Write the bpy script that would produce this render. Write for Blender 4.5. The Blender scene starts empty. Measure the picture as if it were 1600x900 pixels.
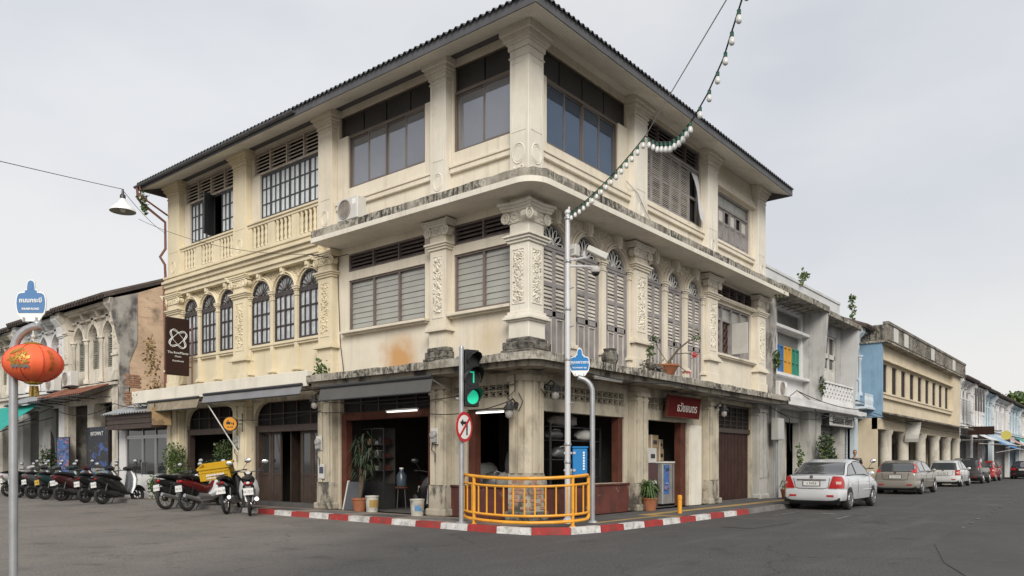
import bpy, bmesh, math, random
from mathutils import Vector, Matrix, Euler
SC = bpy.context.scene
COL = SC.collection
PI = math.pi
rnd = random.Random(7)

# ---------------------------------------------------------------- camera
CAM = (-13.08, -10.23, 1.4)
YAW = math.radians(39.263)
cd = bpy.data.cameras.new('camera'); cam = bpy.data.objects.new('camera', cd); COL.objects.link(cam)
cam.location = CAM; cam.rotation_euler = (PI/2, 0, YAW - PI/2)
cd.sensor_width = 36; cd.lens = 27.11; cd.shift_y = 0.170
cd.clip_start = 0.1; cd.clip_end = 3000
SC.camera = cam

# ---------------------------------------------------------------- sky, sun, exposure
SUN_EL, SUN_AZ = math.radians(33), math.radians(224)      # azimuth: direction TOWARDS the sun, from +X counter-clockwise
w = bpy.data.worlds.new('World'); SC.world = w; w.use_nodes = True
nt = w.node_tree; N = nt.nodes; L = nt.links
for n in list(N): N.remove(n)
out = N.new('ShaderNodeOutputWorld'); bg = N.new('ShaderNodeBackground'); bg.inputs[1].default_value = 0.1
sky = N.new('ShaderNodeTexSky'); sky.sky_type = 'NISHITA'; sky.sun_disc = False
sky.sun_elevation = SUN_EL; sky.sun_rotation = PI/2 - SUN_AZ; sky.air_density = 1.0; sky.dust_density = 3
tc = N.new('ShaderNodeTexCoord')
mp = N.new('ShaderNodeMapping'); mp.inputs['Scale'].default_value = (1.0, 1.0, 2.6)
ns = N.new('ShaderNodeTexNoise'); ns.inputs['Scale'].default_value = 1.25; ns.inputs['Detail'].default_value = 5; ns.inputs['Roughness'].default_value = .5
cr = N.new('ShaderNodeValToRGB')
cr.color_ramp.elements[0].position = .34; cr.color_ramp.elements[0].color = (3.0, 3.13, 3.38, 1)
cr.color_ramp.elements[1].position = .62; cr.color_ramp.elements[1].color = (4.1, 4.07, 4.04, 1)
n2 = N.new('ShaderNodeTexNoise'); n2.inputs['Scale'].default_value = .9; n2.inputs['Detail'].default_value = 3
r2 = N.new('ShaderNodeValToRGB')
r2.color_ramp.elements[0].position = .38; r2.color_ramp.elements[0].color = (.95, .95, .95, 1)
r2.color_ramp.elements[1].position = .72; r2.color_ramp.elements[1].color = (.86, .86, .86, 1)
mx = N.new('ShaderNodeMixRGB')
L.new(tc.outputs['Generated'], mp.inputs[0]); L.new(mp.outputs[0], ns.inputs['Vector']); L.new(ns.outputs[0], cr.inputs[0])
L.new(tc.outputs['Generated'], n2.inputs['Vector']); L.new(n2.outputs[0], r2.inputs[0])
L.new(r2.outputs[0], mx.inputs[0]); L.new(sky.outputs[0], mx.inputs[1]); L.new(cr.outputs[0], mx.inputs[2])
sz = N.new('ShaderNodeSeparateXYZ'); L.new(tc.outputs['Generated'], sz.inputs[0])
mr = N.new('ShaderNodeMapRange'); mr.inputs[1].default_value = .0; mr.inputs[2].default_value = .42; mr.inputs[3].default_value = .62; mr.inputs[4].default_value = 0; L.new(sz.outputs[2], mr.inputs[0])
hz = N.new('ShaderNodeMixRGB'); L.new(mr.outputs[0], hz.inputs[0]); L.new(mx.outputs[0], hz.inputs[1]); hz.inputs[2].default_value = (4.15, 4.02, 3.86, 1)   # brighter, warmer air towards the horizon
L.new(hz.outputs[0], bg.inputs[0]); L.new(bg.outputs[0], out.inputs[0])

sd = bpy.data.lights.new('sun', 'SUN'); so = bpy.data.objects.new('sun', sd); COL.objects.link(so)
sd.energy = 1.5; sd.angle = math.radians(30); sd.color = (1, .95, .87)
sdir = Vector((math.cos(SUN_EL)*math.cos(SUN_AZ), math.cos(SUN_EL)*math.sin(SUN_AZ), math.sin(SUN_EL)))
so.rotation_euler = sdir.to_track_quat('Z', 'Y').to_euler()
so.location = (-30, -30, 40)
SC.view_settings.view_transform = 'Standard'; SC.view_settings.look = 'None'
SC.view_settings.gamma = 1; SC.view_settings.exposure = 1.08
SC.render.engine = 'CYCLES'
try:
    SC.cycles.max_bounces = 6; SC.cycles.use_denoising = True
except Exception: pass

# ---------------------------------------------------------------- materials
MATS = {}
def _mix(nt, fac, a, b, mode='MIX'):
    m = nt.nodes.new('ShaderNodeMixRGB'); m.blend_type = mode
    for k, v in ((0, fac), (1, a), (2, b)):
        if hasattr(v, 'is_linked'): nt.links.new(v, m.inputs[k])
        elif isinstance(v, (int, float)): m.inputs[k].default_value = v
        else: m.inputs[k].default_value = (*v, 1) if len(v) == 3 else v
    return m.outputs[0]
def _noise(nt, scale, detail=4, stretch=(1,1,1), rough=.55, off=0):
    g = nt.nodes.new('ShaderNodeNewGeometry'); mp = nt.nodes.new('ShaderNodeMapping')
    mp.inputs['Scale'].default_value = stretch; mp.inputs['Location'].default_value = (off, off*.7, off*.3)
    n = nt.nodes.new('ShaderNodeTexNoise'); n.inputs['Scale'].default_value = scale
    n.inputs['Detail'].default_value = detail; n.inputs['Roughness'].default_value = rough
    nt.links.new(g.outputs['Position'], mp.inputs[0]); nt.links.new(mp.outputs[0], n.inputs['Vector'])
    return n.outputs[0]
def _ramp(nt, src, lo, hi, a=0., b=1.):
    r = nt.nodes.new('ShaderNodeMapRange'); r.inputs[1].default_value = lo; r.inputs[2].default_value = hi
    r.inputs[3].default_value = a; r.inputs[4].default_value = b
    nt.links.new(src, r.inputs[0]); return r.outputs[0]
def mat(name, col, rough=.7, metal=0., var=0., vscale=1.2, layers=(), bump=0., bscale=60, spec=.5, emit=0., alpha=1., trans=0., coat=0.):
    """layers: (colour, noise scale, stretch, threshold lo, hi, strength) stains laid over the base colour"""
    if name in MATS: return MATS[name]
    m = bpy.data.materials.new(name); m.use_nodes = True; nt = m.node_tree
    b = nt.nodes['Principled BSDF']
    c = tuple(col)
    src = c
    if var:
        f = _ramp(nt, _noise(nt, vscale, 5, off=len(name)*1.3), .3, .7)
        src = _mix(nt, f, tuple(x*(1-var) for x in c), tuple(min(1, x*(1+var*.6)) for x in c))
    for i, (lc, sc_, st, lo, hi, amt) in enumerate(layers):
        f = _ramp(nt, _noise(nt, sc_, 6, st, .62, off=3.1*i+len(name)), lo, hi, 0, amt)
        src = _mix(nt, f, src, lc)
    if hasattr(src, 'is_linked'): nt.links.new(src, b.inputs['Base Color'])
    else: b.inputs['Base Color'].default_value = (*c, 1)
    b.inputs['Roughness'].default_value = rough; b.inputs['Metallic'].default_value = metal
    b.inputs['Specular IOR Level'].default_value = spec
    if coat: b.inputs['Coat Weight'].default_value = coat; b.inputs['Coat Roughness'].default_value = .06
    if trans: b.inputs['Transmission Weight'].default_value = trans
    if emit:
        b.inputs['Emission Color'].default_value = (*c, 1); b.inputs['Emission Strength'].default_value = emit
    if bump:
        bn = nt.nodes.new('ShaderNodeBump'); bn.inputs['Strength'].default_value = bump; bn.inputs['Distance'].default_value = .02
        nt.links.new(_noise(nt, bscale, 4), bn.inputs['Height']); nt.links.new(bn.outputs[0], b.inputs['Normal'])
    MATS[name] = m; return m
V1 = (1,1,.16)        # vertical streak stretch
GR = (.055,.05,.045)
def plaster(name, c, dirt=.5, streak=.4, moldamt=.0):
    ly = [((c[0]*.55, c[1]*.5, c[2]*.42), .55, (1,1,.8), .5, .75, dirt*.55),
          ((c[0]*.42, c[1]*.4, c[2]*.38), 2.6, (2,2,.12), .54, .8, streak),
          ((min(1,c[0]*1.12), min(1,c[1]*1.13), min(1,c[2]*1.2)), 1.7, (1,1,1), .55, .8, .4),
          ((c[0]*.34, c[1]*.32, c[2]*.30), 6, (2.2,2.2,.07), .58, .76, streak*.62),
          ((c[0]*.62, c[1]*.52, c[2]*.36), .9, (1,1,1), .60, .74, dirt*.6),
          (GR, 7, (1,1,.5), .64, .8, dirt*.5)]
    if moldamt: ly.append(((.035,.035,.033), 2.2, (1,1,.6), .5, .62, moldamt))
    return mat(name, c, .88, 0, .10, 1.1, ly, .25, 45, .25)
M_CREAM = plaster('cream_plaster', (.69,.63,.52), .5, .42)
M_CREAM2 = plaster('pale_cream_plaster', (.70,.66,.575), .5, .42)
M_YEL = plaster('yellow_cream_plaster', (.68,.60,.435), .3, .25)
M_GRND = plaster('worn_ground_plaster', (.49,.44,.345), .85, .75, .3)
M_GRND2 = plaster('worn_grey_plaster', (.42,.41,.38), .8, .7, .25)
def mold_mat(name, base, clean=.5, seed=0.):
    """cement edge with black mould in ragged runs and drips, bare stretches between"""
    m = mat(name, base, .95, 0, .2, 2, [((base[0]*.5,base[1]*.48,base[2]*.44), 1.3, (1,1,1), .45, .65, .8)], .4, 30, .2); nt = m.node_tree; b = nt.nodes['Principled BSDF']; old = b.inputs['Base Color'].links[0].from_socket
    def mul(a, c, op='MULTIPLY'):
        q = nt.nodes.new('ShaderNodeMath'); q.operation = op; nt.links.new(a, q.inputs[0]); nt.links.new(c, q.inputs[1]); return q.outputs[0]
    mask = _ramp(nt, _noise(nt, .8, 4, off=seed), .40-.12*(1-clean), .56); sp = _ramp(nt, _noise(nt, 10, 6, (1,1,.8), .7, off=seed+4), .44, .58); dr = _ramp(nt, _noise(nt, 4.5, 5, (2,2,.10), off=seed+8), .50, .62)
    f = mul(mask, mul(sp, dr, 'MAXIMUM')); nt.links.new(_mix(nt, _ramp(nt, f, 0, 1, 0, .93), old, (.024,.023,.021)), b.inputs['Base Color']); return m
def patch_stain(m, c, r, col, amt):
    """one blotch of its own, round a spot on the wall"""
    nt = m.node_tree; b = nt.nodes['Principled BSDF']; old = b.inputs['Base Color'].links[0].from_socket
    g = nt.nodes.new('ShaderNodeNewGeometry'); v = nt.nodes.new('ShaderNodeVectorMath'); v.operation = 'DISTANCE'; v.inputs[1].default_value = c
    nt.links.new(g.outputs['Position'], v.inputs[0])
    a = nt.nodes.new('ShaderNodeMath'); a.operation = 'ADD'; nt.links.new(v.outputs['Value'], a.inputs[0])
    q = nt.nodes.new('ShaderNodeMath'); q.operation = 'MULTIPLY'; nt.links.new(_noise(nt, 2.2, 5), q.inputs[0]); q.inputs[1].default_value = r*.9; nt.links.new(q.outputs[0], a.inputs[1])
    nt.links.new(_mix(nt, _ramp(nt, a.outputs[0], r*.75, r*1.5, amt, 0), old, col), b.inputs['Base Color'])
patch_stain(M_CREAM, (.2, 4.3, 3.95), .75, (.50,.25,.07), .85)
patch_stain(M_CREAM, (.2, 1.3, 4.2), .6, (.55,.42,.25), .5)
M_MOLD = mold_mat('moldy_cement', (.31,.285,.245), .2, 3)
M_MOLD2 = mold_mat('moldy_ledge_face', (.44,.41,.35), -.1, 7)
M_STONE = mat('blackened_stone', (.2,.185,.16), .95, 0, .3, 4, [((.028,.027,.025), 8, (1,1,1), .42, .62, .9), ((.36,.33,.27), 14, (1,1,1), .6, .7, .6)], .7, 25, .2)
M_SOFFIT = mat('soffit_paint', (.66,.63,.57), .8, 0, .08, 2, [((.3,.27,.22), .8, (1,1,1), .55, .75, .4)])
M_FASCIA = mat('grey_fascia', (.085,.085,.092), .6, 0, .2, 3)
M_SHEET = mat('cement_roof_sheet', (.10,.105,.11), .9, 0, .3, 1.5, [((.03,.03,.03), 2.5, (1,1,1), .45, .65, .7)], .3, 20, .2)
M_SHUT = mat('grey_shutter_wood', (.27,.25,.245), .75, 0, .25, 3, [((.4,.37,.34), 6, (3,3,.3), .55, .75, .5), ((.12,.1,.09), 5, (3,3,.4), .58, .8, .5)], .2, 50)
M_SLAT = mat('pale_slat_wood', (.56,.52,.46), .75, 0, .2, 3, [((.25,.22,.2), 5, (3,3,.4), .55, .75, .5)])
M_BRNWOOD = mat('dark_brown_wood', (.055,.036,.028), .6, 0, .3, 4, [((.1,.07,.055), 6, (4,4,.3), .55, .75, .5)])
M_REDWOOD = mat('red_brown_wood', (.10,.036,.024), .75, 0, .35, 3, [((.05,.025,.02), 6, (4,4,.3), .5, .75, .6)], spec=.15)
M_FRAME = mat('black_frame', (.042,.032,.029), .45, 0, .2, 4)
M_ALU = mat('bronze_aluminium', (.17,.14,.12), .4, .4, .1)
M_GREYFR = mat('grey_window_paint', (.055,.058,.062), .5, 0, .2, 3)
M_VENT = mat('vent_wood', (.155,.125,.115), .7, 0, .25, 4)
M_VENTB = mat('beige_vent_wood', (.52,.46,.39), .7, 0, .2, 4)
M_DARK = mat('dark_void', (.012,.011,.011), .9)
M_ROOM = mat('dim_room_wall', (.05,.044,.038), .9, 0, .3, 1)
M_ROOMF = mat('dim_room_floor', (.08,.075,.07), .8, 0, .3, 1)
M_PANEL = mat('smoked_panel', (.035,.034,.036), .3, 0, .3, 1.5)
M_GLASS = mat('grey_mirror_glass', (.27,.28,.305), .045, .65, .12, .6, bump=.02, bscale=1.3)
M_GLASSB = mat('blue_mirror_glass', (.095,.13,.185), .045, .65, .14, .6, bump=.02, bscale=1.3)
M_GLASSD = mat('dark_glass', (.03,.033,.036), .05, .0, 0, 1, spec=.8)
M_CURT = mat('curtain_behind_glass', (.50,.53,.55), .25, 0, .3, 6, [((.12,.13,.14), 5, (4,4,.1), .5, .7, .6)], spec=.6)
M_LOUVG = mat('frosted_louvre_glass', (.33,.33,.30), .35, .0, .12, 2, spec=.6)
M_DADO = mat('red_dado_paint', (.125,.045,.036), .75, 0, .3, 1.5, [((.05,.03,.026), 2.2, (1,1,.6), .48, .68, .8), ((.35,.3,.25), 4, (1,1,1), .64, .72, .7)], .3, 30, .15)
M_BRICK = mat('bare_brick', (.36,.20,.13), .95, 0, .4, 9, [((.4,.34,.27), 5, (1,1,1), .52, .66, .7)], .5, 30)
M_ASPH = mat('worn_asphalt', (.215,.195,.175), .92, 0, .14, .35, [((.07,.066,.062), .5, (1,1,1), .5, .75, .55), ((.19,.175,.16), 2.2, (1,1,1), .55, .75, .35), ((.05,.05,.05), 30, (1,1,1), .52, .66, .75), ((.33,.31,.285), 34, (1,1,1), .62, .70, .7), ((.06,.055,.05), 6, (1,1,1), .58, .7, .35)], .6, 60, .25)
M_ASPHD_ = mat('fresh_asphalt', (.06,.058,.06), .9, 0, .16, .5, [((.095,.09,.088), .45, (1,1,1), .5, .72, .6), ((.03,.03,.03), 40, (1,1,1), .58, .7, .5), ((.16,.155,.15), 48, (1,1,1), .67, .74, .5)], .5, 90, .25)
M_ASPHP = mat('grey_asphalt_patch', (.078,.075,.074), .92, 0, .15, .8, [((.14,.13,.125), 3, (1,1,1), .55, .75, .4), ((.05,.05,.05), 40, (1,1,1), .6, .7, .5)], .4, 90, .25)
M_PAVE = mat('pavement_slab', (.235,.195,.165), .9, 0, .2, 1.2, [((.08,.07,.06), 1.3, (1,1,1), .5, .7, .6)], .3, 40, .3)
M_PAVEG = mat('grey_pavement', (.105,.10,.098), .9, 0, .2, 1.2, [((.05,.05,.05), 1.3, (1,1,1), .5, .7, .6)], .3, 40, .3)
M_TACT = mat('yellow_tactile', (.36,.235,.075), .85, 0, .25, 2, [((.16,.12,.07), 2, (1,1,1), .5, .7, .6)])
M_KRED = mat('kerb_red', (.33,.03,.027), .8, 0, .25, 4, [((.1,.06,.05), 5, (1,1,1), .5, .7, .75), ((.3,.22,.2), 12, (1,1,1), .64, .7, .7)], .3, 40)
M_KWHT = mat('kerb_white', (.58,.57,.55), .8, 0, .2, 4, [((.2,.18,.16), 5, (1,1,1), .48, .68, .8), ((.08,.075,.07), 12, (1,1,1), .6, .7, .8)], .3, 40)
M_KGRY = mat('kerb_grey', (.17,.16,.15), .9, 0, .2, 3, [((.07,.065,.06), 3, (1,1,1), .5, .7, .6)])
M_LINE = mat('worn_line_paint', (.2,.195,.19), .9, 0, .3, 3, [((.08,.078,.075), 5, (1,1,1), .40, .56, .95)])
M_ORANGE = mat('orange_yellow_paint', (.70,.32,.025), .45, 0, .10, 3, [((.33,.13,.03), 5, (1,1,1), .6, .74, .6), ((.25,.2,.15), 14, (1,1,1), .66, .72, .6)])
M_STEEL = mat('galvanised_steel', (.40,.41,.42), .42, .6, .12, 6)
M_WPOLE = mat('pale_painted_pole', (.56,.56,.57), .4, .15, .06, 3)
M_BLUE = mat('sign_blue', (.012,.17,.43), .5, 0, .05, spec=.3)
M_BLUE2 = mat('faded_sign_blue', (.085,.20,.40), .5, 0, .05)
M_WHITE = mat('white_paint', (.78,.78,.76), .45, 0, .05)
M_OFFW = mat('aged_white', (.55,.54,.50), .6, 0, .1, 2, [((.3,.28,.24), 4, (1,1,1), .56, .75, .5)])
M_RED = mat('sign_red', (.5,.02,.025), .4)
M_BLACK = mat('black_plastic', (.014,.014,.015), .4)
M_RUBBER = mat('tyre_rubber', (.016,.016,.016), .8)
M_CHROME = mat('chrome', (.6,.6,.6), .18, 1.)
M_ALLOY = mat('alloy', (.42,.42,.43), .35, .8)
M_DMETAL = mat('dark_metal', (.06,.06,.062), .45, .6)
M_LANT = mat('lantern_paper', (.82,.135,.045), .6, 0, .08, 5)
M_GOLD = mat('gold_print', (.42,.27,.05), .45, .5, .3, 20)
M_SIGNBR = mat('sign_brown', (.033,.017,.013), .8, spec=.15)
M_AWNL = mat('pale_grey_awning', (.20,.20,.21), .8, 0, .12, 2)
M_AWN = mat('grey_awning_cloth', (.085,.083,.08), .8, 0, .1, 2)
M_AWN2 = mat('faded_brown_awning', (.27,.225,.16), .85, 0, .3, 3, [((.12,.1,.08), 3, (1,1,1), .5, .7, .6)])
M_TEAL = mat('teal_awning_cloth', (.01,.30,.25), .75, 0, .1, 2)
M_RUST = mat('rusty_roof_iron', (.20,.075,.045), .85, 0, .4, 3, [((.3,.2,.15), 3, (1,1,1), .5, .7, .6), ((.06,.03,.02), 4, (1,1,1), .5, .7, .5)])
M_ZINC = mat('zinc_roof_iron', (.36,.38,.40), .5, .4, .2, 3, [((.2,.17,.15), 3, (1,1,1), .55, .75, .5)])
M_LEAF = mat('leaf_green', (.055,.10,.022), .6, 0, .5, 12)
M_LEAF2 = mat('leaf_pale_green', (.11,.16,.035), .6, 0, .5, 12)
M_LEAF3 = mat('leaf_dark_green', (.022,.042,.016), .6, 0, .5, 12)
M_DRY = mat('dry_creeper', (.26,.17,.075), .9, 0, .4, 10)
M_BARK = mat('bark', (.10,.075,.05), .9, 0, .3, 8)
M_TERRA = mat('terracotta', (.30,.11,.05), .8, 0, .2, 6)
M_SOIL = mat('soil', (.03,.022,.016), .95)
M_BULB = mat('milky_bulb', (.68,.68,.66), .25, 0, 0)
M_GRNPL = mat('green_socket', (.01,.085,.05), .5)
M_CARD = mat('cardboard', (.30,.21,.12), .85, 0, .15, 5)
M_YELB = mat('yellow_crate', (.55,.33,.015), .45, 0, .08, 5)
M_TUBE = mat('lit_tube', (1,.97,.9), .4, emit=.9)
M_GRNLIT = mat('green_signal', (.01,.42,.24), .4, emit=.45)
M_SHOPD = mat('brown_metal_shutter', (.065,.032,.027), .5, .2, .25, 3)
M_RSHUT = mat('grey_roller_shutter', (.20,.195,.185), .55, .2, .15, 2)
M_CABLE = mat('cable', (.015,.015,.015), .6)
M_PIPE = mat('brown_pipe', (.16,.065,.045), .6, 0, .2, 4)
M_SKIN = mat('skin', (.36,.20,.13), .6)
M_HAIR = mat('hair', (.012,.01,.01), .6)
M_TAIL = mat('tail_light', (.38,.012,.012), .15, 0, 0, coat=.5)
M_PLATE = mat('plate_white', (.62,.62,.60), .5)

# ---------------------------------------------------------------- mesh helpers
def PR(s, d, z): return (s, -d, z)        # right facade, along +X, faces -Y
def PL(s, d, z): return (-d, s, z)        # left facade, along +Y, faces -X
class MB:
    def __init__(self, P=None): self.bm = bmesh.new(); self.P = P or (lambda a, b, c: (a, b, c))
    def V(self, p): return self.bm.verts.new(self.P(*p))
    def face(self, vs):
        try: return self.bm.faces.new(vs)
        except ValueError: return None
    def poly(self, pts): return self.face([self.V(p) for p in pts])
    def box(self, a0, a1, b0, b1, c0, c1):
        v = [self.V(p) for p in ((a0,b0,c0),(a1,b0,c0),(a1,b1,c0),(a0,b1,c0),(a0,b0,c1),(a1,b0,c1),(a1,b1,c1),(a0,b1,c1))]
        for f in ((0,3,2,1),(4,5,6,7),(0,1,5,4),(1,2,6,5),(2,3,7,6),(3,0,4,7)): self.face([v[i] for i in f])
        return self
    def prism(self, A, B):
        a = [self.V(p) for p in A]; b = [self.V(p) for p in B]; n = len(a)
        self.face(a); self.face(b[::-1])
        for i in range(n): self.face([a[i], b[i], b[(i+1) % n], a[(i+1) % n]])
        return self
    def psz(self, pts, d0, d1): return self.prism([(s,d0,z) for s,z in pts], [(s,d1,z) for s,z in pts])
    def pdz(self, pts, s0, s1): return self.prism([(s0,d,z) for d,z in pts], [(s1,d,z) for d,z in pts])
    def psd(self, pts, z0, z1): return self.prism([(s,d,z0) for s,d in pts], [(s,d,z1) for s,d in pts])
    def loft(self, rings, caps=True, closed=True, loop=False):
        R = [[self.V(p) for p in r] for r in rings]; n = len(R[0])
        prs = list(zip(R, R[1:])) + ([(R[-1], R[0])] if loop else [])
        for a, b in prs:
            for i in range(n if closed else n-1): self.face([a[i], a[(i+1) % n], b[(i+1) % n], b[i]])
        if caps and not loop and closed:
            self.face(R[0][::-1]); self.face(R[-1])
        return self
    def tube(self, path, r, n=6, caps=True, loop=False):
        path = [Vector(p) for p in path]; rings = []; up0 = None
        m = len(path)
        for i, p in enumerate(path):
            a = path[i-1] if (i or loop) else path[0]; b = path[(i+1) % m] if (i < m-1 or loop) else path[-1]
            t = (b - a).normalized()
            if up0 is None: up0 = Vector((0,0,1)) if abs(t.z) < .9 else Vector((1,0,0))
            x = t.cross(up0)
            if x.length < 1e-4: x = t.cross(Vector((.3,1,.2)))
            x.normalize(); y = x.cross(t).normalized(); up0 = y
            rr = r[i] if isinstance(r, (list, tuple)) else r
            rings.append([tuple(p + x*rr*math.cos(k*2*PI/n) + y*rr*math.sin(k*2*PI/n)) for k in range(n)])
        return self.loft(rings, caps, True, loop)
    def lathe(self, c, prof, n=12, axis='z', caps=True):
        def pt(r, h, a):
            u, v = r*math.cos(a), r*math.sin(a)
            if axis == 'z': return (c[0]+u, c[1]+v, c[2]+h)
            if axis == 'y': return (c[0]+u, c[1]+h, c[2]+v)
            return (c[0]+h, c[1]+u, c[2]+v)
        return self.loft([[pt(max(r,1e-4), h, k*2*PI/n) for k in range(n)] for r, h in prof], caps)
    def ball(self, c, r, nu=10, nv=6):
        rx, ry, rz = r if isinstance(r, (list, tuple)) else (r, r, r)
        return self.loft([[(c[0]+rx*math.sin(t)*math.cos(k*2*PI/nu), c[1]+ry*math.sin(t)*math.sin(k*2*PI/nu), c[2]+rz*math.cos(t)) for k in range(nu)]
                          for t in [max(.02, min(PI-.02, i*PI/nv)) for i in range(nv+1)]])
    def ring(self, c, R, r, axis='d', n=16, m=6, ez=1.0, a0=0, a1=2*PI):
        """torus arc in the s-z plane round c=(s,d,z)"""
        full = abs(a1-a0-2*PI) < 1e-3; k = n if full else n+1
        path = [(c[0]+R*math.cos(a0+(a1-a0)*i/n), c[1], c[2]+R*ez*math.sin(a0+(a1-a0)*i/n)) for i in range(k)]
        return self.tube(path, r, m, True, full)
    def quadleaf(self, p, size, rng, droop=0.):
        d = Vector((rng.gauss(0,1), rng.gauss(0,1), rng.gauss(0,.8)-droop)).normalized()
        x = d.cross(Vector((rng.gauss(0,1), rng.gauss(0,1), rng.gauss(0,1)))).normalized()
        p = Vector(p); a = p; b = p+d*size*.5+x*size*.3; c = p+d*size; e = p+d*size*.5-x*size*.3
        self.poly([tuple(a), tuple(b), tuple(c), tuple(e)])
    def build(self, name, m, parent=None, smooth=False, bev=0, kind=None, label=None, recalc=True):
        bm = self.bm
        if recalc: bmesh.ops.recalc_face_normals(bm, faces=bm.faces)
        if bev:
            es = [e for e in bm.edges if len(e.link_faces) == 2 and e.calc_face_angle(0) > .6]
            bmesh.ops.bevel(bm, geom=es, offset=bev, segments=2 if bev > .02 else 1, affect='EDGES', profile=.5, clamp_overlap=True)
        me = bpy.data.meshes.new(name); bm.to_mesh(me); bm.free()
        if smooth:
            me.polygons.foreach_set('use_smooth', [True]*len(me.polygons))
            try: me.set_sharp_from_angle(angle=math.radians(42))
            except Exception: pass
        if isinstance(m, (list, tuple)):
            for q in m: me.materials.append(q)
        elif m: me.materials.append(m)
        o = bpy.data.objects.new(name, me); COL.objects.link(o)
        if parent: o.parent = parent
        if kind: o['kind'] = kind
        if label: o['label'] = label
        return o
def tag(o, label=None, cat=None, group=None, kind=None):
    for k, v in (('label', label), ('category', cat), ('group', group), ('kind', kind)):
        if v: o[k] = v
    return o
def thing(name, label, cat, loc=(0,0,0), rz=0, group=None):
    o = bpy.data.objects.new(name, None); COL.objects.link(o); o.location = loc; o.rotation_euler = (0,0,rz)
    o.empty_display_size = .2
    return tag(o, label, cat, group)
KIDS = {}
def children(o): return [c for c in COL.objects if c.parent == o]
def dup(root, loc, rz=None, label=None):
    r = root.copy(); COL.objects.link(r); r.location = loc
    if rz is not None: r.rotation_euler = (root.rotation_euler[0], root.rotation_euler[1], rz)
    if label: r['label'] = label
    for c in children(root):
        k = c.copy(); COL.objects.link(k); k.parent = r
        for g in children(c):
            q = g.copy(); COL.objects.link(q); q.parent = k
    return r
def inst(src, loc, parent, mtx=None):
    o = src.copy(); COL.objects.link(o); o.parent = parent; o.location = loc
    return o
def text_mesh(body, size, name, m, parent, mtx, extrude=.003, align='CENTER', bold=0., sx=1.):
    c = bpy.data.curves.new(name, 'FONT'); c.body = body; c.size = size; c.extrude = extrude; c.align_x = align; c.align_y = 'CENTER'
    c.resolution_u = 2; c.offset = bold
    t = bpy.data.objects.new(name, c); COL.objects.link(t)
    dg = bpy.context.evaluated_depsgraph_get(); dg.update()
    me = bpy.data.meshes.new_from_object(t.evaluated_get(dg)); bpy.data.objects.remove(t)
    me.materials.clear(); me.materials.append(m)
    for v in me.vertices: v.co = mtx @ Vector((v.co.x*sx, v.co.y, v.co.z))
    o = bpy.data.objects.new(name, me); COL.objects.link(o)
    if parent: o.parent = parent
    return o
def frame(origin, xdir, up=(0,0,1)):
    """matrix whose x runs along xdir, y along up, z out of the face"""
    x = Vector(xdir).normalized(); y = Vector(up).normalized(); z = x.cross(y)
    return Matrix(((x.x,y.x,z.x,origin[0]),(x.y,y.y,z.y,origin[1]),(x.z,y.z,z.z,origin[2]),(0,0,0,1)))
def camxy(px_x, depth):                    # a spot so many metres right of and ahead of the camera
    c, s = math.cos(YAW), math.sin(YAW)
    return (CAM[0] + px_x*s + depth*c, CAM[1] - px_x*c + depth*s)
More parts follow.
